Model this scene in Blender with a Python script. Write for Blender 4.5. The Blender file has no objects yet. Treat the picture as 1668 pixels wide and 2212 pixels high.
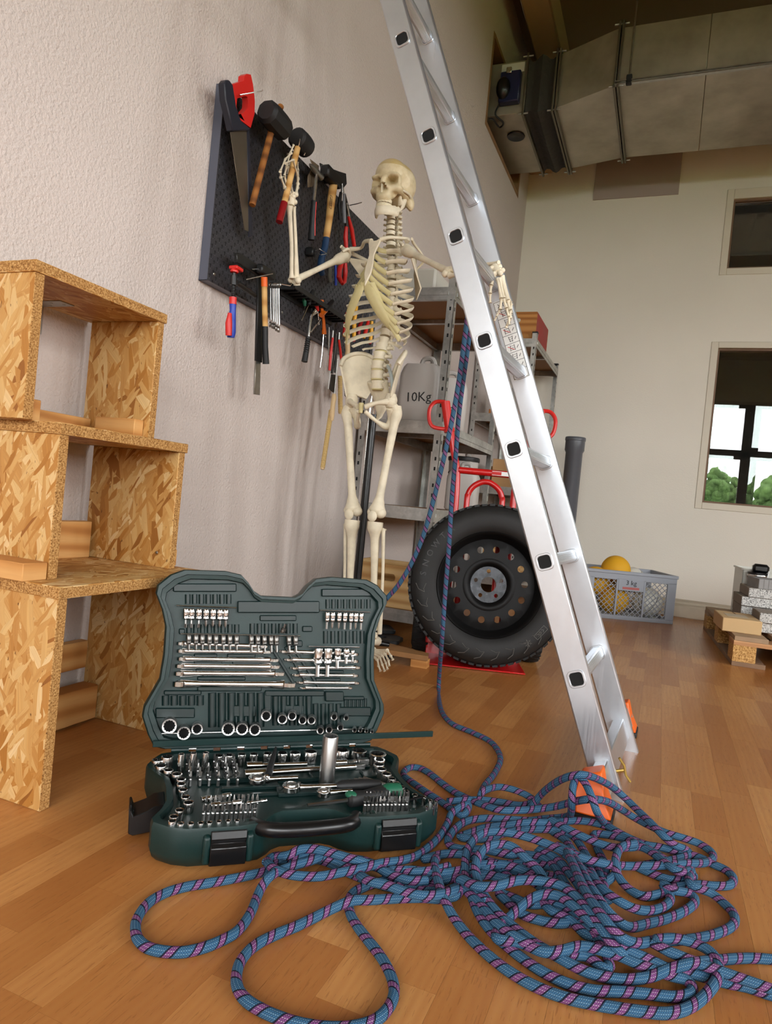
import bpy, math, random
import numpy as np
from mathutils import Vector as V, Matrix as Mx
random.seed(7)
SC = bpy.context.scene
COL = SC.collection
PI = math.pi
# ------------------------------------------------------------------ camera
FPX, IW, IH = 1487.0, 1668, 2212
CAMZ = 0.63
YAW, PITCH, ROLL = 0.3819, -0.0184, 0.0967
def _rot():
    c, s = math.cos, math.sin
    f = V((-s(YAW)*c(PITCH), c(YAW)*c(PITCH), s(PITCH)))
    r0 = V((c(YAW), s(YAW), 0)); u0 = r0.cross(f)
    r = c(ROLL)*r0 + s(ROLL)*u0; u = -s(ROLL)*r0 + c(ROLL)*u0
    return r, u, f
CR, CU, CF = _rot()
CO = V((0, 0, CAMZ))
cam_data = bpy.data.cameras.new('camera'); cam = bpy.data.objects.new('camera', cam_data); COL.objects.link(cam)
cam.matrix_world = Mx(((CR.x, CU.x, -CF.x, 0), (CR.y, CU.y, -CF.y, 0), (CR.z, CU.z, -CF.z, CAMZ), (0, 0, 0, 1)))
cam_data.sensor_fit = 'HORIZONTAL'; cam_data.sensor_width = 36.0; cam_data.lens = FPX/IW*36.0
cam_data.clip_start = 0.02; cam_data.clip_end = 200
SC.camera = cam
# ------------------------------------------------------------------ world and daylight
W = bpy.data.worlds.new('overcast_sky'); SC.world = W; W.use_nodes = True
wn = W.node_tree.nodes; wl = W.node_tree.links
bg = wn['Background']; bg.inputs['Color'].default_value = (0.965, 0.985, 1.0, 1); bg.inputs['Strength'].default_value = 10.5
SC.view_settings.view_transform = 'Standard'; SC.view_settings.look = 'None'
SC.view_settings.exposure = 0.82; SC.view_settings.gamma = 1.0; SC.view_settings.use_curve_mapping = False
SC.cycles.max_bounces = 5; SC.cycles.diffuse_bounces = 3; SC.cycles.glossy_bounces = 3; SC.cycles.transmission_bounces = 2; SC.cycles.transparent_max_bounces = 8
SC.cycles.caustics_reflective = False; SC.cycles.caustics_refractive = False; SC.cycles.adaptive_threshold = 0.05; SC.cycles.adaptive_min_samples = 16
# the room: left wall x, back wall y, right wall x, wall behind the camera y, ceiling z
XW, YB, XR, YF, ZC = -1.38, 6.03, 4.6, -4.4, 4.35
# daylight openings of the room: wall behind the camera (x0,x1) and right-hand wall (y0,y1)
FRONT_WIN = [(-1.07, 0.62), (0.73, 2.42), (2.53, 4.22)]; WZ0, WZ1 = 1.08, 3.40
RIGHT_WIN = [(-3.6, -2.0), (-1.4, 0.2), (1.7, 3.3)]  # last opening is an added window, put in to brighten the far end
def portal(loc, rot, sx, sy):
    l = bpy.data.lights.new('window_daylight', 'AREA'); l.shape = 'RECTANGLE'; l.size = sx; l.size_y = sy
    l.cycles.is_portal = True
    o = bpy.data.objects.new('window_daylight', l); COL.objects.link(o); o.location = loc; o.rotation_euler = rot
for a, b in FRONT_WIN: portal(((a+b)/2, YF-0.02, (WZ0+WZ1)/2), (PI/2, 0, 0), b-a, WZ1-WZ0)
for a, b in RIGHT_WIN: portal((XR+0.02, (a+b)/2, (WZ0+WZ1)/2), (PI/2, 0, PI/2), b-a, WZ1-WZ0)
# ------------------------------------------------------------------ pixel helpers (photo frame -> points on real planes)
def ray(u, v): return CR*((u-IW/2)/FPX) - CU*((v-IH/2)/FPX) + CF
def onZ(u, v, z=0.0): w = ray(u, v); return CO + w*((z-CAMZ)/w.z)
def onX(u, v, x): w = ray(u, v); return CO + w*(x/w.x)
def onY(u, v, y): w = ray(u, v); return CO + w*(y/w.y)
def at(u, v, d): return CO + ray(u, v)*d
# ------------------------------------------------------------------ mesh helpers
def lin(c): c /= 255.0; return c/12.92 if c <= 0.04045 else ((c+0.055)/1.055)**2.4
def rgb(r, g, b): return (lin(r), lin(g), lin(b), 1.0)
def frame(z, x=None):
    z = V(z).normalized()
    x = V(x) if x is not None else (V((1, 0, 0)) if abs(z.x) < .8 else V((0, 1, 0)))
    y = z.cross(x).normalized(); x = y.cross(z)
    return Mx(((x.x, y.x, z.x), (x.y, y.y, z.y), (x.z, y.z, z.z)))
def TRS(loc=(0, 0, 0), rot=(0, 0, 0), s=(1, 1, 1)):
    from mathutils import Euler
    if not hasattr(s, '__len__'): s = (s, s, s)
    return Mx.Translation(V(loc)) @ Euler(rot).to_matrix().to_4x4() @ Mx.Diagonal((*s, 1))
def FR(loc, z, x=None): return Mx.Translation(V(loc)) @ frame(z, x).to_4x4()
def smooth_path(P, k=8, closed=False):
    P = [V(p) for p in P]; n = len(P); out = []
    for i in range(n if closed else n-1):
        p0 = P[i-1] if (i > 0 or closed) else P[0]*2-P[1]
        p1 = P[i]; p2 = P[(i+1) % n]
        p3 = P[(i+2) % n] if (closed or i+2 < n) else P[-1]*2-P[-2]
        for j in range(k):
            t = j/k
            out.append(0.5*((2*p1)+(p2-p0)*t+(2*p0-5*p1+4*p2-p3)*t*t+(3*p1-p0-3*p2+p3)*t**3))
    if not closed: out.append(P[-1].copy())
    return out
class B:
    def __init__(s): s.v = []; s.f = []; s.uv = []; s.mi = []
    def add(s, vs, fs, m=None, uv=None, mi=0):
        o = len(s.v)
        s.v += [tuple(m @ V(p)) for p in vs] if m is not None else [tuple(p) for p in vs]
        s.f += [tuple(i+o for i in f) for f in fs]
        s.uv += uv if uv else [None]*len(fs)
        s.mi += [mi]*len(fs) if isinstance(mi, int) else mi
        return s
    def box(s, c, d, m=None, mi=0):
        x, y, z = d[0]/2, d[1]/2, d[2]/2; c = V(c)
        vs = [c+V((a*x, b*y, e*z)) for e in (-1, 1) for b in (-1, 1) for a in (-1, 1)]
        return s.add(vs, [(0, 2, 3, 1), (4, 5, 7, 6), (0, 1, 5, 4), (2, 6, 7, 3), (0, 4, 6, 2), (1, 3, 7, 5)], m, None, mi)
    def bx(s, x0, x1, y0, y1, z0, z1, m=None, mi=0): return s.box(((x0+x1)/2, (y0+y1)/2, (z0+z1)/2), (x1-x0, y1-y0, z1-z0), m, mi)
    def bar(s, a, b, w, h, up=(0, 0, 1), mi=0):          # box from a to b, width w across, height h along up
        a, b = V(a), V(b); z = (b-a); L = z.length; z = z/L
        y = V(up) - z*V(up).dot(z); y.normalize(); x = y.cross(z)
        m = Mx(((x.x, y.x, z.x, a.x), (x.y, y.y, z.y, a.y), (x.z, y.z, z.z, a.z), (0, 0, 0, 1)))
        return s.box((0, 0, L/2), (w, h, L), m, mi)
    def tube(s, P, r, n=8, closed=False, cap=True, flat=1.0, up=None, mi=0, vscale=1.0):
        P = [V(p) for p in P]; N = len(P)
        R = r if hasattr(r, '__len__') else [r]*N
        T = []
        for i in range(N):
            a = P[(i-1) % N] if (closed or i > 0) else P[0]
            b = P[(i+1) % N] if (closed or i < N-1) else P[-1]
            t = b-a; T.append(t.normalized() if t.length > 1e-9 else V((0, 0, 1)))
        x = V(up) if up is not None else (V((0, 0, 1)) if abs(T[0].z) < .9 else V((1, 0, 0)))
        x = (x - T[0]*x.dot(T[0])).normalized()
        vs = []; L = [0.0]
        for i in range(N):
            if i:
                L.append(L[-1]+(P[i]-P[i-1]).length)
                x = (x - T[i]*x.dot(T[i]))
                x = x.normalized() if x.length > 1e-6 else frame(T[i]).col[0]
            y = T[i].cross(x)
            for j in range(n):
                a = 2*PI*j/n
                vs.append(P[i] + (x*math.cos(a)+y*math.sin(a)*flat)*R[i])
        fs = []; uv = []
        M = N if closed else N-1
        Lt = L[-1]+(P[0]-P[-1]).length
        for i in range(M):
            i2 = (i+1) % N; l0 = L[i]*vscale; l1 = (L[i+1] if i+1 < N else Lt)*vscale
            for j in range(n):
                j2 = (j+1) % n
                fs.append((i*n+j, i*n+j2, i2*n+j2, i2*n+j)); uv.append([(j/n, l0), ((j+1)/n, l0), ((j+1)/n, l1), (j/n, l1)])
        if cap and not closed:
            fs.append(tuple(range(n-1, -1, -1))); fs.append(tuple((N-1)*n+j for j in range(n))); uv += [None, None]
        return s.add(vs, fs, None, uv, mi)
    def lathe(s, prof, n=24, m=None, mi=0, a0=0, a1=2*PI):  # (r, z) profile about local z
        full = abs(a1-a0-2*PI) < 1e-6; K = n if full else n+1
        vs = []
        for (r, z) in prof:
            for j in range(K):
                a = a0+(a1-a0)*j/n; vs.append((r*math.cos(a), r*math.sin(a), z))
        fs = []
        for i in range(len(prof)-1):
            for j in range(n):
                j2 = (j+1) % K
                f = (i*K+j, i*K+j2, (i+1)*K+j2, (i+1)*K+j)
                if prof[i][0] < 1e-7: f = (i*K+j, (i+1)*K+j2, (i+1)*K+j)
                elif prof[i+1][0] < 1e-7: f = (i*K+j, i*K+j2, (i+1)*K+j)
                fs.append(f)
        return s.add(vs, fs, m, None, mi)
    def prism(s, poly, h, m=None, mi=0, z0=0.0, taper=1.0):
        n = len(poly); cx = sum(p[0] for p in poly)/n; cy = sum(p[1] for p in poly)/n
        vs = [(x, y, z0) for x, y in poly]+[(cx+(x-cx)*taper, cy+(y-cy)*taper, z0+h) for x, y in poly]
        fs = [tuple(range(n-1, -1, -1)), tuple(range(n, 2*n))]+[(i, (i+1) % n, n+(i+1) % n, n+i) for i in range(n)]
        return s.add(vs, fs, m, None, mi)
    def ring(s, outer, inner, h, m=None, mi=0, z0=0.0):       # plate with one hole, same vertex count
        n = len(outer)
        vs = [(x, y, z0) for x, y in outer]+[(x, y, z0) for x, y in inner]+[(x, y, z0+h) for x, y in outer]+[(x, y, z0+h) for x, y in inner]
        fs = []
        for i in range(n):
            j = (i+1) % n
            fs += [(j, i, n+i, n+j), (2*n+i, 2*n+j, 3*n+j, 3*n+i), (i, j, 2*n+j, 2*n+i), (n+j, n+i, 3*n+i, 3*n+j)]
        return s.add(vs, fs, m, None, mi)
    def ell(s, c, r, n=12, k=8, m=None, mi=0):
        prof = [(max(0.0, math.sin(PI*i/k)), -math.cos(PI*i/k)) for i in range(k+1)]
        prof[0] = (0, -1); prof[-1] = (0, 1)
        if not hasattr(r, '__len__'): r = (r, r, r)
        mm = Mx.Translation(V(c)) @ Mx.Diagonal((*r, 1))
        return s.lathe(prof, n, (m @ mm) if m is not None else mm, mi)
    def loft(s, rings, cap=True, closed=True, mi=0, m=None):
        n = len(rings[0]); vs = [p for r in rings for p in r]; fs = []
        for i in range(len(rings)-1):
            for j in range(n if closed else n-1):
                fs.append((i*n+j, i*n+(j+1) % n, (i+1)*n+(j+1) % n, (i+1)*n+j))
        if cap: fs += [tuple(range(n-1, -1, -1)), tuple((len(rings)-1)*n+j for j in range(n))]
        return s.add(vs, fs, m, None, mi)
    def mesh(s, name, mats, inv=None, ang=40):
        me = bpy.data.meshes.new(name)
        vs = [tuple(inv @ V(p)) for p in s.v] if inv is not None else s.v
        me.from_pydata(vs, [], s.f)
        for q in (mats if isinstance(mats, (list, tuple)) else [mats]): me.materials.append(q)
        me.polygons.foreach_set('material_index', s.mi)
        uvl = me.uv_layers.new(name='UVMap'); dat = [0.0]*(2*len(me.loops))
        for p, u in zip(me.polygons, s.uv):
            if u is None:
                nx, ny, nz = (abs(q) for q in p.normal)
                ax = (1, 2) if nx >= ny and nx >= nz else ((0, 2) if ny >= nz else (0, 1))
                for li, vi in zip(p.loop_indices, p.vertices):
                    q = vs[vi]; dat[2*li] = q[ax[0]]; dat[2*li+1] = q[ax[1]]
            else:
                for li, t in zip(p.loop_indices, u): dat[2*li] = t[0]; dat[2*li+1] = t[1]
        uvl.data.foreach_set('uv', dat)
        if ang: me.polygons.foreach_set('use_smooth', [True]*len(me.polygons)); me.set_sharp_from_angle(angle=math.radians(ang))
        me.validate(); me.update()
        return me
    def build(s, name, mats, parent=None, world=True, bevel=0, seg=1, ang=40, label=None, cat=None, group=None, kind=None, sub=0):
        inv = None
        if parent is not None and world: inv = wm(parent).inverted()
        me = s.mesh(name, mats, inv, ang)
        return link(name, me, parent, bevel, seg, label, cat, group, kind, sub)
def wm(o):
    m = o.matrix_basis.copy(); p = o.parent
    while p is not None: m = p.matrix_basis @ m; p = p.parent
    return m
def link(name, me, parent=None, bevel=0, seg=1, label=None, cat=None, group=None, kind=None, sub=0, m=None):
    o = bpy.data.objects.new(name, me); COL.objects.link(o)
    if parent is not None: o.parent = parent
    if m is not None: o.matrix_basis = m
    if bevel:
        b = o.modifiers.new('bevel', 'BEVEL'); b.width = bevel; b.segments = seg; b.limit_method = 'ANGLE'; b.angle_limit = math.radians(40)
    if sub:
        b = o.modifiers.new('subdivision', 'SUBSURF'); b.levels = sub; b.render_levels = sub
    return tag(o, label, cat, group, kind)
def tag(o, label=None, cat=None, group=None, kind=None):
    if label: o['label'] = label
    if cat: o['category'] = cat
    if group: o['group'] = group
    if kind: o['kind'] = kind
    return o
def thing(name, label, cat, loc=(0, 0, 0), rz=0.0, group=None, m=None, kind=None):
    o = bpy.data.objects.new(name, None); COL.objects.link(o); o.empty_display_size = 0.05
    o.matrix_basis = m if m is not None else TRS(loc, (0, 0, rz))
    return tag(o, label, cat, group, kind)
def dup(root, m, label=None, group=None):
    r = root.copy(); COL.objects.link(r); r.matrix_basis = m
    if label: r['label'] = label
    if group: r['group'] = group
    def rec(a, b):
        for ch in [q for q in COL.objects if q.parent == a]:
            c = ch.copy(); COL.objects.link(c); c.parent = b; rec(ch, c)
    rec(root, r)
    return r
_fontcache = {}
def text(name, body, size, m, material, parent, depth=0.0003, world=True):
    cu = bpy.data.curves.new(name, 'FONT'); cu.body = body; cu.size = size; cu.extrude = depth; cu.align_x = 'CENTER'; cu.align_y = 'CENTER'; cu.resolution_u = 2
    t = bpy.data.objects.new(name, cu); COL.objects.link(t)
    bpy.context.view_layer.update()
    me = bpy.data.meshes.new_from_object(t.evaluated_get(bpy.context.evaluated_depsgraph_get()))
    COL.objects.unlink(t); bpy.data.objects.remove(t); bpy.data.curves.remove(cu)
    me.name = name; me.materials.clear(); me.materials.append(material)
    mm = (wm(parent).inverted() @ m) if (parent is not None and world) else m
    me.transform(mm)
    return link(name, me, parent)
def rrect(w, h, r, k=4):
    pts = []
    for (cx, cy, a) in ((w/2-r, h/2-r, 0), (-w/2+r, h/2-r, PI/2), (-w/2+r, -h/2+r, PI), (w/2-r, -h/2+r, 3*PI/2)):
        for i in range(k+1): pts.append((cx+r*math.cos(a+PI/2*i/k), cy+r*math.sin(a+PI/2*i/k)))
    return pts
def circle(r, n=24, cx=0, cy=0): return [(cx+r*math.cos(2*PI*i/n), cy+r*math.sin(2*PI*i/n)) for i in range(n)]
# ------------------------------------------------------------------ materials
class NT:
    def __init__(s, name):
        s.m = bpy.data.materials.new(name); s.m.use_nodes = True; s.t = s.m.node_tree
        s.p = s.t.nodes['Principled BSDF']; s.out = s.t.nodes['Material Output']
    def n(s, typ, **k):
        q = s.t.nodes.new(typ)
        for a, b in k.items():
            if a == 'i':
                for kk, vv in b.items():
                    if hasattr(vv, 'is_linked') or isinstance(vv, bpy.types.NodeSocket): s.t.links.new(vv, q.inputs[kk])
                    else: q.inputs[kk].default_value = vv
            else: setattr(q, a, b)
        return q
    def math(s, op, a, b=None, c=None):
        q = s.t.nodes.new('ShaderNodeMath'); q.operation = op
        for i, x in enumerate((a, b, c)):
            if x is None: continue
            if isinstance(x, bpy.types.NodeSocket): s.t.links.new(x, q.inputs[i])
            else: q.inputs[i].default_value = x
        return q.outputs[0]
    def mix(s, f, a, b, blend='MIX'):
        q = s.t.nodes.new('ShaderNodeMix'); q.data_type = 'RGBA'; q.blend_type = blend
        for i, x in ((0, f), (6, a), (7, b)):
            if isinstance(x, bpy.types.NodeSocket): s.t.links.new(x, q.inputs[i])
            else: q.inputs[i].default_value = x
        return q.outputs[2]
    def ramp(s, f, stops, interp='LINEAR'):
        q = s.t.nodes.new('ShaderNodeValToRGB'); q.color_ramp.interpolation = interp
        e = q.color_ramp.elements
        while len(e) > 1: e.remove(e[-1])
        e[0].position = stops[0][0]; e[0].color = stops[0][1]
        for p, c in stops[1:]:
            k = e.new(p); k.color = c
        s.t.links.new(f, q.inputs[0]); return q.outputs[0]
    def coord(s, which='Object', scale=(1, 1, 1), rot=(0, 0, 0), rnd=False):
        tc = s.t.nodes.new('ShaderNodeTexCoord')
        mp = s.n('ShaderNodeMapping', i={'Vector': tc.outputs[which], 'Scale': scale, 'Rotation': rot})
        if rnd:
            oi = s.t.nodes.new('ShaderNodeObjectInfo')
            q = s.math('MULTIPLY', oi.outputs['Random'], 37.0)
            s.t.links.new(q, mp.inputs['Location'])
        return mp.outputs[0]
    def noise(s, vec, scale, detail=3, rough=.5, out='Fac', dist=0):
        return s.n('ShaderNodeTexNoise', i={'Vector': vec, 'Scale': scale, 'Detail': detail, 'Roughness': rough, 'Distortion': dist}).outputs[out]
    def bump(s, h, strength=.3, dist=.002):
        q = s.n('ShaderNodeBump', i={'Height': h, 'Strength': strength, 'Distance': dist}); s.t.links.new(q.outputs[0], s.p.inputs['Normal'])
    def set(s, **k):
        for a, b in k.items():
            nm = {'col': 'Base Color', 'rough': 'Roughness', 'metal': 'Metallic', 'spec': 'Specular IOR Level', 'coat': 'Coat Weight', 'coatr': 'Coat Roughness', 'trans': 'Transmission Weight', 'alpha': 'Alpha', 'ior': 'IOR', 'sss': 'Subsurface Weight'}[a]
            if isinstance(b, bpy.types.NodeSocket): s.t.links.new(b, s.p.inputs[nm])
            else: s.p.inputs[nm].default_value = b
        return s.m
_mats = {}
def mat(name, col=None, rough=.5, metal=0.0, var=0.0, vs=20.0, bump=0.0, bs=60.0, coat=0.0, spec=.5, bd=.002):
    if name in _mats: return _mats[name]
    n = NT(name); c = rgb(*col)
    n.set(rough=rough, metal=metal, coat=coat, spec=spec)
    if var:
        f = n.noise(n.coord('Object', rnd=True), vs, 4)
        d = tuple(max(0, q*(1-var)) for q in c[:3])+(1,); l = tuple(min(1, q*(1+var)) for q in c[:3])+(1,)
        n.set(col=n.ramp(f, [(.3, d), (.7, l)]))
        r = n.math('MULTIPLY_ADD', f, .25, rough-.12); n.set(rough=r)
    else: n.set(col=c)
    if bump: n.bump(n.noise(n.coord('Object'), bs, 3), bump, bd)
    _mats[name] = n.m
    return n.m
# ================================================================== the setting
def wall_mat(name, col, strength, scale):
    n = NT(name); co = n.coord('Object')
    a = n.noise(co, scale, 2, .55); b = n.n('ShaderNodeTexVoronoi', i={'Vector': co, 'Scale': scale*.55}).outputs['Distance']
    h = n.math('ADD', n.math('MULTIPLY', a, 1.0), n.math('MULTIPLY', b, -.55))
    c = rgb(*col); f = n.noise(co, 1.3, 3)
    n.set(col=n.ramp(f, [(.3, tuple(q*.94 for q in c[:3])+(1,)), (.7, c)]), rough=.92, spec=.2)
    n.bump(h, strength, .004); return n.m
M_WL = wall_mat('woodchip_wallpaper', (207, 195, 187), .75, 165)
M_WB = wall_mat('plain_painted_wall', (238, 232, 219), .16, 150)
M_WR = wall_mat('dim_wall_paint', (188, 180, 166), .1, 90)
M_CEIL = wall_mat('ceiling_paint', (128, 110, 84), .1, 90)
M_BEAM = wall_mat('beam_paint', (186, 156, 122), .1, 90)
def parquet():
    n = NT('beech_laminate')
    oi = n.t.nodes.new('ShaderNodeObjectInfo'); ge = n.t.nodes.new('ShaderNodeNewGeometry')
    r = n.math('FRACT', n.math('ADD', oi.outputs['Random'], n.math('MULTIPLY', ge.outputs['Random Per Island'], 7.31)))
    tc = n.t.nodes.new('ShaderNodeTexCoord')
    off = n.n('ShaderNodeCombineXYZ', i={'X': n.math('MULTIPLY', r, 53.0), 'Y': n.math('MULTIPLY', r, 91.0), 'Z': n.math('MULTIPLY', r, 17.0)})
    ad = n.n('ShaderNodeVectorMath', operation='ADD', i={0: tc.outputs['Object'], 1: off.outputs[0]}).outputs[0]
    g1 = n.noise(n.n('ShaderNodeMapping', i={'Vector': ad, 'Scale': (42, 3.2, 1)}).outputs[0], 1.0, 4, .6, dist=1.2)
    g2 = n.noise(n.n('ShaderNodeMapping', i={'Vector': ad, 'Scale': (420, 28, 1)}).outputs[0], 1.0, 2, .6)
    ringv = n.n('ShaderNodeMapping', i={'Vector': ad, 'Scale': (16, 2.2, 1)}).outputs[0]
    wv = n.n('ShaderNodeTexWave', i={'Vector': ringv, 'Scale': 1.4, 'Distortion': 7.0, 'Detail': 2.0, 'Detail Scale': .7}).outputs['Fac']
    base = n.ramp(r, [(0, rgb(170, 112, 59)), (.35, rgb(183, 125, 68)), (.7, rgb(194, 137, 78)), (1, rgb(206, 151, 90))])
    c = n.mix(n.math('MULTIPLY', g1, .75), base, rgb(150, 86, 38), 'MIX')
    c = n.mix(.55, base, c)
    c = n.mix(n.math('MULTIPLY', wv, .22), c, rgb(160, 92, 44))
    fl = n.math('GREATER_THAN', g2, .63)
    c = n.mix(n.math('MULTIPLY', fl, .38), c, rgb(120, 66, 28))
    n.set(col=c, rough=n.math('MULTIPLY_ADD', g1, .10, .27), spec=.45)
    n.bump(g2, .06, .0006)
    return n.m
M_FLOOR = parquet()
# floor: beech strips, 67 mm wide, staggered; the 300 strips showing largest are single parts
floor = B().bx(XW, XR, YF, YB, -.06, -.0085).build('floor', mat('floor_underlay', (110, 72, 40), .8), kind='structure')
def in_view(x, y):
    d = V((x, y, 0))-CO; z = d.dot(CF)
    if z < .2: return None
    u = IW/2+FPX*d.dot(CR)/z; v = IH/2-FPX*d.dot(CU)/z
    return z if (-90 < u < IW+90 and v < IH+140) else None
strips = []; hidden = B()
SWD = 0.0672; x = 0.0575-SWD*22
k = 0
rs = random.Random(11)
while x < XR:
    y = YF + rs.random()*.4
    while y < YB:
        L = rs.choice((.22, .27, .33, .40, .40, .405))
        y1 = min(y+L, YB); x0 = max(x, XW); x1 = min(x+SWD, XR)
        if x1 > x0+.005 and y1 > y+.01:
            z = in_view((x0+x1)/2, (y+y1)/2)
            if z is None and -.4 < x < 1: z = in_view((x0+x1)/2, y1)
            full = (x >= XW and y1-y > L-.001)
            if z is not None and full and not (x1 < -1.0 and .9 < y < 1.3): strips.append((z, x0, y, L))
            else: hidden.bx(x0+.00012, x1-.00012, y+.00012, y1-.00012, -.0085, 0)
        y = y1
    x += SWD
strips.sort()
smesh = {}
for i, (z, x0, y, L) in enumerate(strips):
    if i < 300:
        if L not in smesh:
            smesh[L] = B().bx(-SWD/2+.00012, SWD/2-.00012, -L/2+.00012, L/2-.00012, -.0085, 0).mesh('floor_strip', M_FLOOR, ang=0)
        link('floor_strip', smesh[L], floor, m=TRS((x0+SWD/2, y+L/2, 0)))
    else: hidden.bx(x0+.00012, x0+SWD-.00012, y+.00012, y+L-.00012, -.0085, 0)
hidden.build('floor_strip_field', M_FLOOR, floor, ang=0, kind='stuff')
# walls
B().bx(XW-.25, XW, YF, 4.58, 0, ZC).bx(XW-.25, XW, 4.58, 5.68, 0, 3.27).bx(XW-.25, XW, 4.58, 5.68, 3.85, ZC).bx(XW-.25, XW, 5.68, YB, 0, ZC).build('wall_left', M_WL, kind='structure', ang=0)
WX0, WX1 = .222, 1.45
wb = B().bx(XW-.25, WX0, YB, YB+.22, 0, ZC).bx(WX1, XR, YB, YB+.22, 0, ZC)
wb.bx(WX0, WX1, YB, YB+.22, 0, .798).bx(WX0, WX1, YB, YB+.22, 2.13, 2.658).bx(WX0, WX1, YB, YB+.22, 3.336, ZC)
wb.build('wall_back', M_WB, kind='structure', ang=0)
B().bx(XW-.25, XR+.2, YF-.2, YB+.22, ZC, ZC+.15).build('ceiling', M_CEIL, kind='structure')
# wall behind the camera and right-hand wall, with their window openings
def pierced(spans, lo, hi, z0, z1, make):
    edges = [lo]+[q for s in spans for q in s]+[hi]
    b = B()
    for i in range(0, len(edges), 2): make(b, edges[i], edges[i+1], 0, ZC)
    for a, c in spans: make(b, a, c, 0, z0); make(b, a, c, z1, ZC)
    return b
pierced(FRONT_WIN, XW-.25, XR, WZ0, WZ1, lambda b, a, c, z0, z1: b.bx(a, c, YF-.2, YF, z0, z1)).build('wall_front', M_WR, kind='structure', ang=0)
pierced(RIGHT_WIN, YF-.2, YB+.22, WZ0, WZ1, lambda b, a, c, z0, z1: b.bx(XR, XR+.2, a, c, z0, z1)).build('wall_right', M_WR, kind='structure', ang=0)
M_FRAME = mat('dark_window_wood', (74, 58, 50), .5)
M_WFR = mat('cream_window_frame', (222, 214, 196), .55, var=.03, vs=3)
wi = [2]
def outer_window(a, c, place):
    wi[0] += 1
    t = thing('window_%d' % wi[0], 'tall daylight window with brown frame', 'window', kind='structure')
    b = B()
    for (p, q, z0, z1) in ((a, a+.07, WZ0, WZ1), (c-.07, c, WZ0, WZ1), (a+.07, c-.07, WZ0, WZ0+.07), (a+.07, c-.07, WZ1-.07, WZ1), ((a+c)/2-.16, (a+c)/2+.16, WZ0+.07, WZ1-.07), (a+.07, c-.07, 2.22, 2.42)):
        place(b, p, q, z0, z1)
    b.build('window_frame', M_FRAME, t, bevel=.006)
for a, c in FRONT_WIN: outer_window(a, c, lambda b, p, q, z0, z1: b.bx(p, q, YF-.12, YF-.04, z0, z1))
for a, c in RIGHT_WIN: outer_window(a, c, lambda b, p, q, z0, z1: b.bx(XR+.04, XR+.12, p, q, z0, z1))
# ceiling beam and its seat on the back wall
B().bx(-1.25, -1.05, YF, YB, 4.12, ZC).build('trim_1', M_BEAM, kind='structure', bevel=.012)
B().bx(-1.375, -1.17, YB-.16, YB, 3.585, ZC).build('trim_2', M_BEAM, kind='structure', bevel=.01)
# the two panes to the dim room next door
M_GLASS = NT('window_glass')
def _glass():
    n = M_GLASS
    gl = n.n('ShaderNodeBsdfGlossy', i={'Color': (1, 1, 1, 1), 'Roughness': 0.0}); tr = n.n('ShaderNodeBsdfTransparent', i={'Color': (.93, .95, .94, 1)})
    fr = n.n('ShaderNodeFresnel', i={'IOR': 1.52}); mx = n.n('ShaderNodeMixShader', i={0: fr.outputs[0], 1: tr.outputs[0], 2: gl.outputs[0]})
    n.t.links.new(mx.outputs[0], n.out.inputs['Surface']); return n.m
M_GLASS = _glass()
def inner_window(i, z0, z1, g0, g1):
    t = thing('window_%d' % i, None, None, (WX0, YB, z0), kind='structure')
    b = B()
    for (p, q, a, c) in ((WX0, WX0+.052, z0, z1), (WX1-.052, WX1, z0, z1), (WX0+.052, WX1-.052, z0, g0), (WX0+.052, WX1-.052, g1, z1)): b.bx(p, q, YB-.006, YB+.09, a, c)
    b.build('window_frame', M_WFR, t, bevel=.003)
    b = B()
    for (p, q, a, c) in ((WX0+.052, WX0+.066, g0, g1), (WX1-.066, WX1-.052, g0, g1), (WX0+.066, WX1-.066, g0, g0+.014), (WX0+.066, WX1-.066, g1-.014, g1)): b.bx(p, q, YB+.02, YB+.1, a, c)
    b.build('glazing_bead', mat('brown_reveal', (120, 92, 70), .6), t)
    for y, dy in ((YB+.05, .0), (YB+.075, .006)):
        bm = B().box((0, 0, 0), (WX1-WX0-.14, .004, g1-g0-.03), TRS(((WX0+WX1)/2, y, (g0+g1)/2), (dy*.6, 0, dy)))
        bm.build('pane', M_GLASS, t)
    return t
inner_window(1, 2.658, 3.336, 2.711, 3.258)
inner_window(2, .798, 2.13, .85, 2.08)
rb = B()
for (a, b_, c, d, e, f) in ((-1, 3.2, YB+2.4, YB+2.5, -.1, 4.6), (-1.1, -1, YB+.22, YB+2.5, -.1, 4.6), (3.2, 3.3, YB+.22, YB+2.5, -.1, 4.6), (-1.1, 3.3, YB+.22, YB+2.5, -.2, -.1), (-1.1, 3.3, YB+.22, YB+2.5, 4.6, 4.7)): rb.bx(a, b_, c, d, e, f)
rb.build('wall_neighbour_room', mat('painted_room_gloom', (24, 20, 17), .9), kind='structure', ang=0)  # near-black wall colour stands in for the unlit room's darkness
# pinkish grey cover panel under the duct
B().bx(-.81, -.14, YB-.012, YB-.0005, 3.325, 3.70).build('cover_panel', mat('mauve_panel', (176, 160, 152), .7), label='pinkish grey flat cover panel on the back wall under the duct', cat='panel', bevel=.001)
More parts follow.
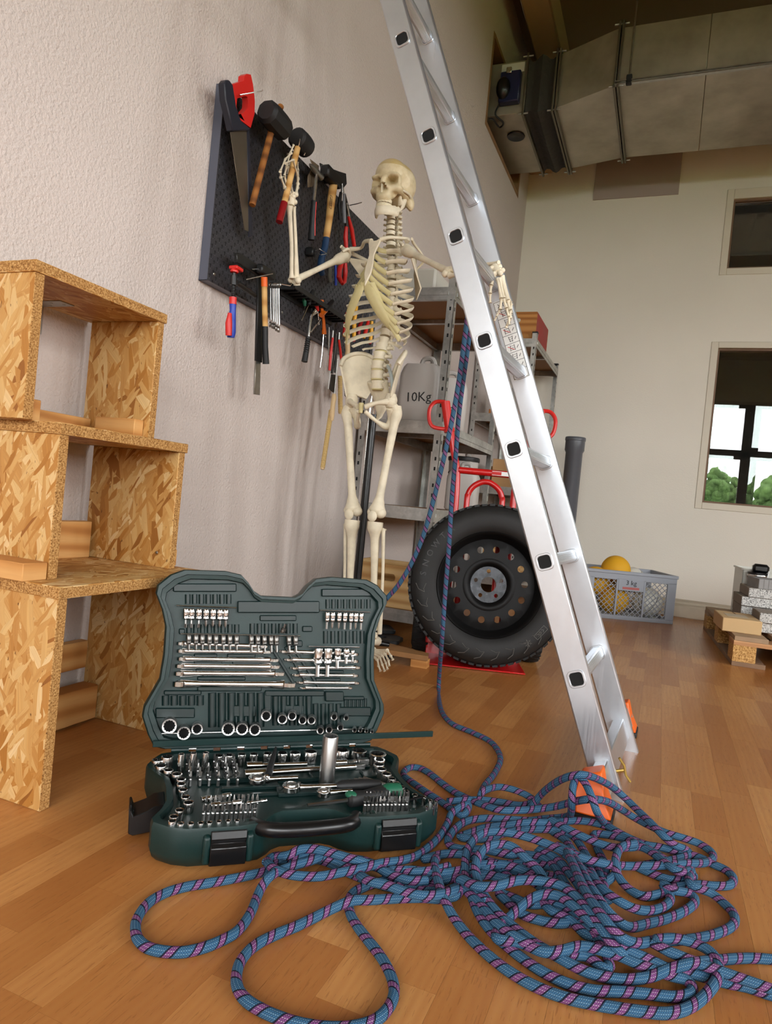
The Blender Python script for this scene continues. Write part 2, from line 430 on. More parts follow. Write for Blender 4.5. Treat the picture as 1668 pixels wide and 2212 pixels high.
# outdoors, seen only mirrored in the panes
lawn = B().bx(-30, 60, -60, YF-.2, -.5, -.4).bx(XR+.2, 60, YF-.2, 60, -.5, -.4).build('lawn', mat('lawn_green', (70, 92, 48), .9, var=.3, vs=2), kind='structure')
M_TREE = mat('tree_foliage', (92, 118, 62), .9, var=.5, vs=3)
rt = random.Random(3)
for i in range(10):
    b = B(); h = rt.uniform(3.0, 3.9)
    for q in range(230):
        a = rt.random()*6.28; rr = rt.random()**.5
        b.ell((math.cos(a)*rr*.62, math.sin(a)*rr*.62, h*(.2+.72*rt.random()*(1-.3*rr))), (rt.uniform(.10, .24),)*3, 7, 5)
    b.tube([(0, 0, -.45), (0, 0, h*.5)], .1, 7)
    o = b.build('garden_tree', M_TREE, None, label=('first', 'second', 'third', 'fourth', 'fifth', 'sixth', 'seventh', 'eighth', 'ninth', 'tenth')[i]+' green bushy tree along the garden behind the camera', cat='tree', group='garden trees outside')
    o.location = (-6.2+1.6*i, -14-(i % 2)*1.9, 0)
# ================================================================== OSB boxes
def osb():
    n = NT('osb_strand_board')
    oi = n.t.nodes.new('ShaderNodeObjectInfo')
    tc = n.t.nodes.new('ShaderNodeTexCoord')
    off = n.n('ShaderNodeCombineXYZ', i={'X': n.math('MULTIPLY', oi.outputs['Random'], 5.3), 'Y': n.math('MULTIPLY', oi.outputs['Random'], 3.1)})
    uv = n.n('ShaderNodeVectorMath', operation='ADD', i={0: tc.outputs['UV'], 1: off.outputs[0]}).outputs[0]
    wob = n.noise(uv, 9, 2, out='Color')
    uv = n.n('ShaderNodeVectorMath', operation='MULTIPLY_ADD', i={0: wob, 1: (.022, .022, 0), 2: uv}).outputs[0]
    stops = [(0, rgb(146, 92, 38)), (.08, rgb(178, 122, 54)), (.35, rgb(192, 142, 78)), (.65, rgb(205, 160, 95)), (.88, rgb(218, 182, 122)), (1, rgb(228, 198, 146))]
    col = None; hgt = None
    for k, (ang, sx, sy) in enumerate(((.25, 40, 7.5), (1.15, 50, 8.5), (-.75, 58, 10), (-.12, 66, 11), (.62, 120, 24))):
        mp = n.n('ShaderNodeMapping', i={'Vector': n.n('ShaderNodeVectorRotate', rotation_type='Z_AXIS', i={'Vector': uv, 'Angle': ang}).outputs[0], 'Scale': (sx, sy, 1), 'Location': (k*3.7, k*1.9, 0)}).outputs[0]
        vo = n.n('ShaderNodeTexVoronoi', i={'Vector': mp, 'Scale': 1.0, 'Randomness': 1.0})
        sep = n.n('ShaderNodeSeparateColor', i={0: vo.outputs['Color']})
        grain = n.noise(n.n('ShaderNodeMapping', i={'Vector': mp, 'Scale': (9, .5, 1)}).outputs[0], 1.0, 3, .6)
        cc = n.ramp(sep.outputs[0], stops)
        cc = n.mix(n.math('MULTIPLY', n.math('SUBTRACT', grain, .35), .9), cc, rgb(128, 76, 28))
        if col is None: col, hgt = cc, sep.outputs[1]
        else:
            f = n.math('GREATER_THAN', sep.outputs[2], .50 if k < 4 else .72)
            ed = n.math('GREATER_THAN', n.math('ABSOLUTE', n.math('SUBTRACT', vo.outputs['Distance'], .62)), .05)
            col = n.mix(f, col, cc); hgt = n.mix(f, hgt, sep.outputs[1])
    dark = n.math('GREATER_THAN', n.noise(n.n('ShaderNodeMapping', i={'Vector': uv, 'Scale': (120, 44, 1)}).outputs[0], 1.0, 2, .6), .70)
    col = n.mix(n.math('MULTIPLY', dark, .75), col, rgb(84, 44, 14))
    n.set(col=col, rough=.55, spec=.35); n.bump(hgt, .25, .0012)
    return n.m
def osb_edge():
    n = NT('osb_cut_edge'); co = n.coord('Object', rnd=True)
    a = n.noise(n.n('ShaderNodeMapping', i={'Vector': co, 'Scale': (260, 260, 330)}).outputs[0], 1.0, 3, .7)
    b = n.noise(co, 70, 3)
    c = n.ramp(a, [(.32, rgb(70, 40, 14)), (.44, rgb(150, 104, 54)), (.58, rgb(196, 154, 96)), (.75, rgb(222, 186, 130))])
    c = n.mix(n.math('MULTIPLY', b, .4), c, rgb(176, 128, 72))
    n.set(col=c, rough=.8, spec=.2); n.bump(a, .7, .002); return n.m
M_OSB, M_OSBE = osb(), osb_edge()
def pinewood(name, c0, c1, dark):
    n = NT(name); co = n.coord('Object', rnd=True)
    w = n.n('ShaderNodeTexWave', bands_direction='Z', i={'Vector': n.n('ShaderNodeMapping', i={'Vector': co, 'Scale': (3, 5, 30), 'Rotation': (.15, .1, 0)}).outputs[0], 'Scale': .22, 'Distortion': 6.0, 'Detail': 2.0, 'Detail Scale': .9}).outputs['Fac']
    g = n.noise(n.n('ShaderNodeMapping', i={'Vector': co, 'Scale': (20, 20, 300)}).outputs[0], 1.0, 3)
    c = n.ramp(w, [(.1, rgb(*c0)), (.62, rgb(*c1)), (.98, rgb(*[(a+b)//2 for a, b in zip(c1, dark)]))])
    c = n.mix(n.math('MULTIPLY', g, .22), c, rgb(*dark)); n.set(col=c, rough=.6, spec=.3); return n.m
M_PINE = pinewood('pine_batten', (216, 166, 104), (204, 148, 84), (160, 100, 48))
M_PALE = pinewood('pale_pine', (226, 190, 134), (214, 172, 112), (176, 122, 68))
M_ZINC = mat('zinc_plated_steel', (168, 166, 158), .38, 1.0, var=.12, vs=30)
OT = .022
def panel(name, parent, x0, x1, y0, y1, z0, z1, thin):
    b = B(); o = 'xyz'.index(thin)
    b.bx(x0, x1, y0, y1, z0, z1)
    norm = [2, 2, 1, 1, 0, 0]
    b.mi = [0 if q == o else 1 for q in norm]
    return b.build(name, [M_OSB, M_OSBE], parent, bevel=.0012, ang=30)
def screw(parent, p, d, r=.004):
    B().lathe([(0, .0016), (r*.3, .0018), (r, .0004), (r, 0)], 10, FR(p, d)).build('screw', M_ZINC, parent)
def osb_box(label, xf, y0, y1, z0, z1, rz, skew=0):
    t = thing('osb_box', label, 'box', (xf, y0, z0), rz, 'stacked strand board boxes')
    D = (XW+.02)-xf; H = z1-z0; L = y1-y0
    def pn(nm, *a):
        o = panel(nm, None, *a); o.parent = t; return o
    pn('top_panel', D, .004, -.004, L+.004, H-OT, H, 'z')
    pn('side_panel', D, 0, 0, OT, 0, H-OT, 'y'); pn('side_panel', D+.015, 0, L-OT, L, 0, H-OT, 'y')
    return t, D, H, L
def batten(t, c, d, m=None):
    b = B().box(c, d, m); o = b.build('batten', m and M_PINE or M_PINE, None, bevel=.0015); o.parent = t; return o
b1, D, H, L = osb_box('large bottom strand board box standing on the floor beside the tool case', -1.0, .941, 1.392, 0, .414, 0.0)
batten(b1, (D+.012, L/2, .16), (.024, L-2*OT-.01, .07)); batten(b1, (D+.05, L/2, .048), (.05, L-2*OT-.02, .085))
b2, D, H, L = osb_box('middle strand board box of the stack, set back on the bottom one', -1.078, .985, 1.356, .414, .716, 0.0)
batten(b2, (-.07, -.03, .017), (.14, .055, .034)); batten(b2, (D+.03, L/2-.01, .045), (.03, L-2*OT-.004, .09)); batten(b2, (-.05, L+.018, .022), (.05, .034, .04))
for p in ((-.04, L-OT-.0002, .035),): screw(b2, V(p)+V((-1.078, .985, .414)), (0, -1, 0))
b3, D, H, L = osb_box('topmost strand board box of the stack with a steel angle bracket inside', -1.14, .952, 1.315, .716, 1.017, 0.0)
batten(b3, (-.035, OT+.014, .021), (.045, .026, .042)); batten(b3, (D+.03, L/2, .02), (.026, L-2*OT-.004, .04)); batten(b3, (-.075, L-OT-.016, .022), (.12, .03, .044))
screw(b3, V((-1.14-.12, .952-.0002, .716+.03)), (0, -1, 0), .003)
yb0, yb1, zt_ = .172, .212, H-OT
br = B().bx(D, D+.002, yb0, yb1, zt_-.065, zt_).bx(D, D+.095, yb0, yb1, zt_-.002, zt_)
bo = br.build('angle_bracket', M_ZINC, None, bevel=.0006); bo.parent = b3
def dot(p, d, m):
    h = B().lathe([(0, .0012), (.0035, .0008), (.0035, 0)], 8, FR(p, d)).build('screw', m, None); h.parent = bo
for q in ((D+.002, yb0+.02, zt_-.055), (D+.002, yb0+.012, zt_-.035), (D+.002, yb0+.028, zt_-.02)): dot(q, (1, 0, 0), mat('dark_hole', (30, 28, 26), .7))
for q in ((D+.02, yb0+.012, zt_-.002), (D+.035, yb0+.028, zt_-.002), (D+.055, yb0+.012, zt_-.002), (D+.078, yb0+.026, zt_-.002)): dot(q, (0, 0, -1), M_ZINC)
# ================================================================== aluminium ladder leaning towards the left wall
def alu(name='brushed_aluminium', c=(206, 208, 210)):
    n = NT(name); co = n.coord('Object')
    s = n.noise(n.n('ShaderNodeMapping', i={'Vector': co, 'Scale': (300, 300, 2.0)}).outputs[0], 1.0, 3, .6)
    m = n.noise(co, 5, 4, .6)
    n.set(col=n.ramp(m, [(.25, tuple(q*.80 for q in rgb(*c)[:3])+(1,)), (.7, rgb(*c))]), metal=.88, rough=n.math('MULTIPLY_ADD', s, .22, .22))
    n.bump(s, .05, .0005); return n.m
M_ALU = alu(c=(214, 219, 225))
M_ORANGE = mat('orange_plastic', (238, 104, 28), .42, var=.06, vs=14)
M_BLACK = mat('black_rubber', (22, 22, 23), .62)
M_HOLE = mat('hollow_dark', (10, 10, 10), .85)
LD = V((.356, 0, -.934)).normalized(); LN = V((.934, 0, .356))
LP = V((-.748, 1.656, 1.827))                  # rung 0 at the outer face of the near rail
LY = V((.040, .999, 0)).normalized()
RT, RW, LW = .024, .061, .40                   # rail thickness, rail width, ladder width over the rails
S0, S1 = -1.45, 1.985
lad = thing('ladder', 'silver aluminium ladder with orange feet leaning in front of the skeleton', 'ladder', LP+LD*1.9)
def lpt(s, n, y): return LP+LD*s+LN*n+LY*y
def rail(y0, wid):
    # C profile: outer web with two flanges
    b = B(); fl = .0025; x = LY
    def rect(na, nb, ya, yb):
        vs = [lpt(s, n_, y) for s in (S0, S1) for (n_, y) in ((na, ya), (nb, ya), (nb, yb), (na, yb))]
        b.add(vs, [(0, 1, 2, 3), (7, 6, 5, 4), (0, 4, 5, 1), (1, 5, 6, 2), (2, 6, 7, 3), (3, 7, 4, 0)])
    rect(-wid/2, wid/2, y0, y0+RT)
    return b.build('rail', M_ALU, lad, bevel=.004, seg=2)
r1 = rail(0, RW); r2 = rail(LW-RT, RW+.006)
mL = lambda s, n, y: Mx.Translation(lpt(s, n, y)) @ Mx(((LN.x, LD.x, -LY.x), (LN.y, LD.y, -LY.y), (LN.z, LD.z, -LY.z))).to_4x4()
RP = rrect(.031, .031, .007, 2)
for k in range(-5, 7):
    s = k*.28
    ru = thing and B()
    prof = []
    for (px_, py_), (qx_, qy_) in zip(RP, RP[1:]+RP[:1]):
        nn_ = max(1, int(math.hypot(qx_-px_, qy_-py_)/.0014))
        for q in range(nn_):
            t_ = q/nn_; x_, y_ = px_+(qx_-px_)*t_, py_+(qy_-py_)*t_; r_ = 1+(.045 if q % 2 else 0); prof.append((x_*r_, y_*r_))
    ru.prism(prof, -(LW-2*RT+.004), mL(s, 0, RT-.002))
    ro = ru.build('rung', M_ALU, lad)
    B().ring(rrect(.0405, .0405, .012, 4), rrect(.030, .030, .008, 4), .0035, mL(s, 0, 0)).build('rung_collar', M_ALU, ro, bevel=.001)
    B().prism(rrect(.030, .030, .008, 4), .0012, mL(s, 0, 0)).build('rung_mouth', M_HOLE, ro)
    B().ring(rrect(.040, .040, .011, 4), rrect(.031, .031, .008, 4), .003, mL(s, 0, LW-RT)).build('rung_collar', M_ALU, ro, bevel=.001)
# cross bar through the rail ends with the two orange feet
s_c = 1.90
ya, yb = -.135, LW+.16
cb = B().add([lpt(s_c+ds, n_, y) for y in (ya, yb) for (ds, n_) in ((-.030, -.011), (-.030, .020), (.025, .020), (.025, -.011))],
             [(0, 1, 2, 3), (7, 6, 5, 4), (0, 4, 5, 1), (1, 5, 6, 2), (2, 6, 7, 3), (3, 7, 4, 0)])
cbo = cb.build('cross_bar', M_ALU, lad, bevel=.002)
for (y0, y1, sg) in ((-.155, -.065, -1), (LW+.09, LW+.18, 1)):
    c0 = lpt(s_c-.05, .004, y0 if sg > 0 else y1); 
    yc = (y0+y1)/2
    tops = [lpt(s_c-.045, -.02, yc-sg*.03), lpt(s_c-.045, .026, yc-sg*.03), lpt(s_c-.045, .026, yc+sg*.022), lpt(s_c-.045, -.02, yc+sg*.022)]
    def fl(p, z, o): return V((p.x+o[0], p.y+o[1], z))
    mid = [fl(p, .055, o) for p, o in zip(tops, ((-.006, 0), (.012, 0), (.012, sg*.02), (-.006, sg*.02)))]
    bot = [fl(p, .016, o) for p, o in zip(tops, ((0, -sg*.0), (.03, 0), (.03, sg*.03), (0, sg*.03)))]
    B().loft([tops, mid, bot] if sg > 0 else [tops, mid, bot]).build('foot_cap', M_ORANGE, cbo, bevel=.004, seg=2)
    pad = [V((p.x, p.y, .016)) for p in bot]
    c = sum(pad, V())/4
    B().loft([[c+(p-c)*1.06 for p in pad], [V((c.x+(p.x-c.x)*1.06, c.y+(p.y-c.y)*1.06, 0)) for p in pad]]).build('rubber_sole', M_BLACK, cbo, bevel=.003)
bolt = B().tube([lpt(s_c, .03, .012), lpt(s_c, .047, .012)], .004, 8).tube([lpt(s_c-.03, .045, .006), lpt(s_c-.01, .05, .012), lpt(s_c+.012, .047, .016), lpt(s_c+.03, .052, .02)], .003, 6)
bolt.build('wing_bolt', mat('brass_yellow', (190, 160, 84), .35, .8), lad)
# safety sticker on the inner face of the far rail
M_LABEL = mat('white_sticker', (226, 226, 222), .4); M_INK = mat('black_print', (24, 24, 24), .6); M_REDINK = mat('red_print', (196, 34, 30), .6)
yi = LW-RT-.0006
def stk(sa, sb, na, nb, material, dy=0.0, nm='sticker', par=None):
    vs = [lpt(s, n_, yi-dy-e) for e in (0, .0004) for (s, n_) in ((sa, na), (sa, nb), (sb, nb), (sb, na))]
    return B().add(vs, [(0, 1, 2, 3), (7, 6, 5, 4), (0, 4, 5, 1), (1, 5, 6, 2), (2, 6, 7, 3), (3, 7, 4, 0)]).build(nm, material, par or lad)
st = stk(.61, .86, -.022, .026, M_LABEL)
brd = B()
def ink(bb, sa, na, sb, nb, w=.0012):
    bb.bar(lpt(sa, na, yi-.0007), lpt(sb, nb, yi-.0007), w, .0003, LY)
nrow = 9
for i in range(nrow+1):
    s = .613+.244*i/nrow; ink(brd, s, -.0205, s, .0245)
for n_ in (-.0205, .0245): ink(brd, .613, n_, .857, n_)
brd.build('sticker_grid', M_INK, st)
pic = B(); red = B(); rp = random.Random(5)
for i in range(1, nrow):
    c = .613+.244*(i+.5)/nrow; a = rp.uniform(-.004, .004)
    for nn in (-.006, .006): ink(pic, c-.009, nn+a, c+.009, nn+a+rp.uniform(-.004, .004), .0014)
    for q in range(3): ink(pic, c-.006+.006*q, -.006+a, c-.006+.006*q, .006+a, .0010)
    ink(pic, c+.004, .012, c-.004, .018, .0016)
    if i % 2: ink(red, c-.007, -.014, c+.007, .004, .0016)
pic.build('pictogram', M_INK, st); red.build('pictogram_cross', M_REDINK, st)
text('sticker_lettering', 'XTP', .017, Mx.Translation(lpt(.627, .004, yi-.0006)) @ Mx(((LN.x, -LD.x, -LY.x), (LN.y, -LD.y, -LY.y), (LN.z, -LD.z, -LY.z))).to_4x4(), M_INK, st)
# ================================================================== open green socket case
M_CASE = mat('dark_green_plastic', (13, 42, 40), .42, bump=.12, bs=420, bd=.0008)
M_CASE2 = mat('dark_green_tray', (9, 32, 31), .36)
M_CHROME = mat('chrome_vanadium', (214, 214, 212), .16, 1.0)
M_SATIN = mat('satin_chrome', (176, 176, 174), .30, 1.0)
M_BITGREY = mat('grey_bit_steel', (132, 130, 126), .35, 1.0)
M_LATCH = mat('black_gloss_plastic', (16, 16, 17), .28)
M_GRIP = mat('black_soft_grip', (24, 24, 25), .55)
M_GREEN2 = mat('green_soft_grip', (22, 92, 66), .5)
CA = math.radians(41.5); EX = V((math.cos(CA), math.sin(CA), 0)); EY = V((-math.sin(CA), math.cos(CA), 0))
CH = EX*.318+EY*1.462                                           # hinge centre on the floor plan
case = thing('socket_case', 'open dark green plastic socket set case on the parquet floor', 'case', CH-EY*.16, CA)
half = [(0, .322), (.038, .322), (.055, .332), (.068, .35), (.085, .366), (.12, .372), (.205, .370), (.232, .358), (.256, .335), (.258, .318), (.243, .285), (.233, .25), (.232, .19), (.236, .14), (.262, .085), (.264, .066), (.250, .030), (.236, .006), (.215, 0), (.1, 0)]
OUT = half + [(-a, b) for a, b in reversed(half[1:])]
def scale_out(k, kv=None, c=.18): kv = kv or k; return [(a*k, c+(b-c)*kv) for a, b in OUT]
# ---- base
ZR = .068
def bp(u, v, z): return CH+EX*u-EY*(v*.90)+V((0, 0, z))
def ringpts(poly, z): return [bp(a, b, z) for a, b in poly]
sh = B()
o0, o1, o2, o3 = scale_out(.955, .93), scale_out(.985, .975), OUT, scale_out(.945, .925)
R = [ringpts(o0, 0), ringpts(o1, .010), ringpts(OUT, .022), ringpts(OUT, ZR-.006), ringpts(scale_out(.992), ZR), ringpts(o3, ZR), ringpts(scale_out(.935, .915), ZR-.012)]
sh.loft([list(reversed(r)) for r in R])
sh.build('base_shell', M_CASE, case, ang=35)
# tray ribs and dividers in the base (local u,v)
tr = B()
def trbox(u0, u1, v0, v1, h, z=ZR-.012):
    vs = [bp(u, v, zz) for zz in (z, z+h) for (u, v) in ((u0, v0), (u1, v0), (u1, v1), (u0, v1))]
    tr.add(vs, [(0, 1, 2, 3), (7, 6, 5, 4), (0, 4, 5, 1), (1, 5, 6, 2), (2, 6, 7, 3), (3, 7, 4, 0)])
for a in ((-.17, -.04, .150, .156, .010), (-.17, -.165, .06, .15, .006), (-.13, -.02, .185, .195, .008), (-.02, .09, .162, .168, .009), (-.01, .06, .225, .235, .008), (.05, .19, .10, .106, .005), (.05, .055, .10, .16, .005), (-.03, .0, .20, .235, .008), (-.13, .03, .218, .226, .006), (.16, .20, .12, .16, .004)): trbox(*a)
tr.build('tray_dividers', M_CASE2, case, bevel=.0015)
# front bosses that carry the latches and the recess for the handle
def latch(u, v, w, name='latch'):
    b = B(); z0, z1 = .004, .062
    pr = [(.000, z1), (.010, z1+.002), (.014, z1-.010), (.009, z1-.018), (.016, z1-.024), (.016, .010), (.004, .004), (.0, .006)]
    vs = []
    for uu in (u-w/2, u+w/2): vs += [CH+EX*uu-EY*(v*.90+d)+V((0, 0, z)) for d, z in pr]
    n = len(pr)
    b.add(vs, [tuple(range(n)), tuple(range(2*n-1, n-1, -1))]+[(i, n+i, n+(i+1) % n, (i+1) % n) for i in range(n)])
    b.build(name, M_LATCH, case, bevel=.001)
    c = B()
    for uu in (u-w/2-.006, u+w/2+.006):
        vs = [CH+EX*(uu+e)-EY*(v*.90+d)+V((0, 0, z)) for e in (-.006, .006) for (d, z) in ((-.03, .008), (.013, .010), (.013, .056), (-.03, .066))]
        c.add(vs, [(0, 1, 2, 3), (7, 6, 5, 4), (0, 4, 5, 1), (1, 5, 6, 2), (2, 6, 7, 3), (3, 7, 4, 0)])
    c.build('latch_boss', M_CASE, case, bevel=.004, seg=2)
latch(-.135, .366, .058); latch(.165, .366, .066)
# flipped side latch at the left waist
b = B(); p0 = bp(-.232, .21, .035)
pr = [(0, .022), (-.018, .020), (-.030, .012), (-.052, .004), (-.056, .016), (-.060, .015), (-.058, -.026), (-.050, -.030), (-.012, -.024), (0, -.018)]
vs = []
for dv in (-.028, .028): vs += [p0+EX*d+EY*dv+V((0, 0, z)) for d, z in pr]
n = len(pr); b.add(vs, [tuple(range(n)), tuple(range(2*n-1, n-1, -1))]+[(i, n+i, n+(i+1) % n, (i+1) % n) for i in range(n)])
b.build('latch', M_LATCH, case, bevel=.0015)
# carrying handle
hp = [bp(-.092, .338, .055), bp(-.080, .362, .058), bp(-.055, .378, .060), bp(0, .384, .061), bp(.06, .378, .060), bp(.083, .362, .058), bp(.094, .338, .055)]
b = B().tube(smooth_path(hp, 5), .0125, 12, up=(0, 0, 1)); b.build('handle', M_LATCH, case)
# hinge
b = B()
for i in range(9): B().tube([bp(-.215+.05*i, -.004, ZR+.002), bp(-.180+.05*i, -.004, ZR+.002)], .0045, 8).build('hinge_knuckle', M_CASE, case)
b = B()
for i in range(5): B().tube([bp(-.19+.09*i, -.006, ZR+.003), bp(-.15+.09*i, -.006, ZR+.003)], .0024, 8).build('hinge_pin', M_CHROME, case)
# ---- lid, opened past upright
TH = math.radians(8); LU = V((0, 0, math.cos(TH)))+EY*math.sin(TH); LB = (EY*math.cos(TH)-V((0, 0, math.sin(TH))))   # up in the lid, away from the viewer
LO = EX*.304+EY*1.46+V((0, 0, .074))
def lp(u, v, d=0.0): return LO+EX*u+LU*v+LB*d
def lring(poly, d): return [lp(a, b, d) for a, b in poly]
R = [lring(scale_out(.965, .955), .058), lring(scale_out(.99, .985), .048), lring(OUT, .036), lring(OUT, .004), lring(scale_out(.990), 0), lring(scale_out(.962, .950), 0), lring(scale_out(.957, .945), .005), lring(scale_out(.925, .905), .006), lring(scale_out(.918, .895), .020)]
lid = B().loft([list(reversed(r)) for r in R]).build('lid_shell', M_CASE, case, ang=35)
def lpx(px, py, d=0.0):       # photo point on the lid face, d metres behind the rim plane
    o = lp(0, 0, d); w = ray(px, py); return CO+w*((o-CO).dot(LB)/w.dot(LB))
def lz(zx, zy, d=0.0): return lpx(300+zx*.35971, 1210+zy*.35971, d)   # coordinates in an enlarged view of the lid
def ribs(xs, y0, y1, r, d=.020, nm='tray_ribs'):
    b = B()
    for x in xs: b.tube([lz(x, y0, d), lz(x, y1, d)], r, 10)
    return b
g = B()
for xs, y0, y1, r in ((range(293, 545, 41), 205, 262, .0062), (range(1133, 1380, 35), 235, 290, .0056), (range(300, 600, 41), 385, 435, .006), (range(680, 960, 43), 380, 440, .0062), (range(1120, 1350, 44), 425, 500, .0062),
                      (range(160, 380, 52), 812, 870, .008), (range(440, 760, 58), 795, 1000, .009), (range(820, 1060, 50), 815, 990, .0078), (range(1240, 1370, 24), 830, 890, .0042), (range(1060, 1200, 46), 860, 990, .007)):
    for x in xs: B().tube([lz(x, y0, .021), lz(x, y1, .021)], r, 10).build('tray_rib', M_CASE2, lid)
g = B()
def plate(x0, y0, x1, y1, t=.006, d=.020):
    a, b_, c, e = lz(x0, y0, d), lz(x1, y0, d), lz(x1, y1, d), lz(x0, y1, d); o = -LB*t
    B().add([a, b_, c, e, a+o, b_+o, c+o, e+o], [(0, 1, 2, 3), (7, 6, 5, 4), (0, 4, 5, 1), (1, 5, 6, 2), (2, 6, 7, 3), (3, 7, 4, 0)]).build('tray_plate', M_CASE2, lid, bevel=.002)
for q in ((590, 245, 1080, 315, .010), (205, 140, 585, 190, .006), (1095, 172, 1400, 218, .006), (725, 330, 945, 365, .004), (240, 410, 275, 445, .006), (980, 395, 1040, 430, .005), (885, 480, 980, 520, .006), (350, 755, 735, 785, .008), (755, 780, 1110, 815, .007), (1115, 785, 1225, 845, .009),
          (150, 780, 375, 808, .006), (100, 885, 335, 945, .007), (560, 870, 700, 938, .006), (865, 868, 990, 930, .006), (1195, 880, 1390, 935, .006), (1225, 815, 1350, 838, .006), (750, 790, 795, 900, .006),
          (330, 560, 470, 585, .004), (330, 605, 500, 630, .004), (340, 650, 520, 672, .004), (350, 697, 640, 722, .004), (530, 560, 700, 585, .004), (560, 605, 730, 628, .004), (1080, 560, 1180, 590, .004), (1070, 660, 1230, 680, .004), (1060, 705, 1210, 727, .004)): plate(*q)
g = B()
for (a, c) in (((800, 530), (930, 740)), ((880, 520), (1010, 745)), ((930, 530), (1080, 760))): g.bar(lz(*a, .017), lz(*c, .017), .006, .008, LB)
g.build('tray_webs', M_CASE2, lid, bevel=.001)
for nm, pts in (('rail_rod', ((225, 272), (585, 285))), ('rail_rod', ((250, 442), (970, 455))), ('rail_rod', ((1085, 300), (1390, 312))), ('rail_rod', ((1020, 518), (1325, 522))), ('rail_rod', ((90, 1043), (1400, 1012)))):
    B().tube([lz(*pts[0], .010), lz(*pts[1], .010)], .0017, 8).build(nm, M_CHROME, lid)
# raised outer strip along the hinge side and the loose flap sticking out to the right
e0, e1 = lpx(330, 1607, -.012), lpx(935, 1585, -.03)
B().bar(e0, e1, .0045, .013, V((0, 0, 1))).build('tray_flap', M_CASE, lid, bevel=.001)
# ---- small tools in the set: every one is a thing of its own
def copy_thing(root, m, label, group):
    if not root.get('used'):
        root['used'] = 1; root.matrix_basis = m; root['label'] = label
        if group: root['group'] = group
        return root
    return dup(root, m, label, group)
def clean(root):
    pass
ORD = ('first', 'second', 'third', 'fourth', 'fifth', 'sixth', 'seventh', 'eighth', 'ninth', 'tenth', 'eleventh', 'twelfth', 'thirteenth', 'fourteenth', 'fifteenth', 'sixteenth', 'seventeenth', 'eighteenth', 'nineteenth', 'twentieth')
def socket_mesh(r, h, sides=12):
    b = B(); n = 24; ri = r*.80
    b.lathe([(r*.93, 0), (r, .0012), (r, h-.0012), (r*.95, h), (ri*1.03, h-.0004)], n)
    star = [(ri*(1.0 if i % 2 else .86)*math.cos(2*PI*i/n), ri*(1.0 if i % 2 else .86)*math.sin(2*PI*i/n)) for i in range(n)]
    vs = [(r*.95*math.cos(2*PI*i/n), r*.95*math.sin(2*PI*i/n), h) for i in range(n)]+[(x, y, h-.0006) for x, y in star]+[(x, y, h*.45) for x, y in star]
    b.add(vs, [(i, (i+1) % n, n+(i+1) % n, n+i) for i in range(n)]+[(n+i, n+(i+1) % n, 2*n+(i+1) % n, 2*n+i) for i in range(n)])
    b.add([(x, y, h*.45) for x, y in star], [tuple(range(n))], mi=1)
    b.add([(r*.93*math.cos(2*PI*i/n), r*.93*math.sin(2*PI*i/n), 0) for i in range(n)], [tuple(range(n-1, -1, -1))])
    return b
SOCK = {}
def socket(p, r, h, label, group, z=(0, 0, 1), material=None):
    key = (round(r, 4), round(h, 3), material)
    if key not in SOCK: SOCK[key] = socket_mesh(r, h).mesh('socket', [material or M_CHROME, M_HOLE], ang=35)
    o = link('socket', SOCK[key], None, label=label, cat='socket', group=group, m=FR(p, z)); return o
def zL(zx, zy, z=.085): return onZ(280+zx/4.389, 1560+zy/4.389, z)
def zR(zx, zy, z=.085): return onZ(620+zx/4.389, 1560+zy/4.389, z)
TZ = ZR-.012
def put_sockets(pts, f, label, group, ztop=.084):
    for i, (x, y, rp) in enumerate(pts):
        p = f(x, y, ztop); r = rp/4.389/1487*((p-CO).dot(CF))
        socket(V((p.x, p.y, TZ)), r, ztop-TZ, label % ORD[i], group)
put_sockets([(265, 355, 52), (300, 410, 52), (370, 450, 48), (450, 487, 50), (490, 537, 46), (490, 582, 44), (508, 637, 44), (530, 705, 44), (560, 757, 52), (475, 830, 46), (420, 890, 46), (405, 931, 40)], zL,
            '%s chrome socket from the hinge in the curved left row of the case base', 'left row sockets', .074)
put_sockets([(485, 956, 35), (580, 956, 32), (675, 951, 30), (757, 947, 28), (847, 938, 27), (935, 932, 26), (1020, 928, 25)], zL, '%s small chrome socket from the left in the front row of the case base', 'front left sockets', .071)
put_sockets([(360, 322, 58), (845, 312, 50), (955, 308, 46), (1065, 300, 42), (1180, 298, 42), (1310, 292, 46), (1450, 288, 50), (1570, 284, 54)], zL, '%s chrome socket from the left in the back row of the case base', 'back row sockets', .080)
put_sockets([(225, 272, 64), (525, 258, 70), (683, 262, 76), (860, 292, 84)], zR, '%s large chrome socket from the left at the right end of the back row', 'large sockets', .080)
put_sockets([(880, 352, 54), (872, 397, 54), (897, 440, 50), (945, 486, 50), (996, 532, 40), (1042, 575, 38), (1088, 612, 33)], zR, '%s chrome socket from the hinge in the slanting right row of the case base', 'right row sockets', .075)
put_sockets([(1136, 652, 30), (1215, 686, 30), (1300, 706, 22), (1360, 741, 22), (1415, 752, 18), (1392, 786, 16), (1326, 800, 15)], zR, '%s tiny chrome socket from the back at the front right corner of the case base', 'tiny sockets', .074)
for i, (x, y) in enumerate(((490, 325), (605, 315), (722, 310))):
    p = zL(x, y, .094); socket(V((p.x, p.y, TZ-.006)), .0062, .105-TZ, ORD[i]+' slim spark plug socket from the left at the back left of the case base', 'slim sockets')
# big deep socket standing upright
p = zR(372, 592, TZ); socket(V((p.x, p.y, TZ)), .0155, .098, 'tall satin deep socket standing upright in the middle of the open case', None, material=M_SATIN)
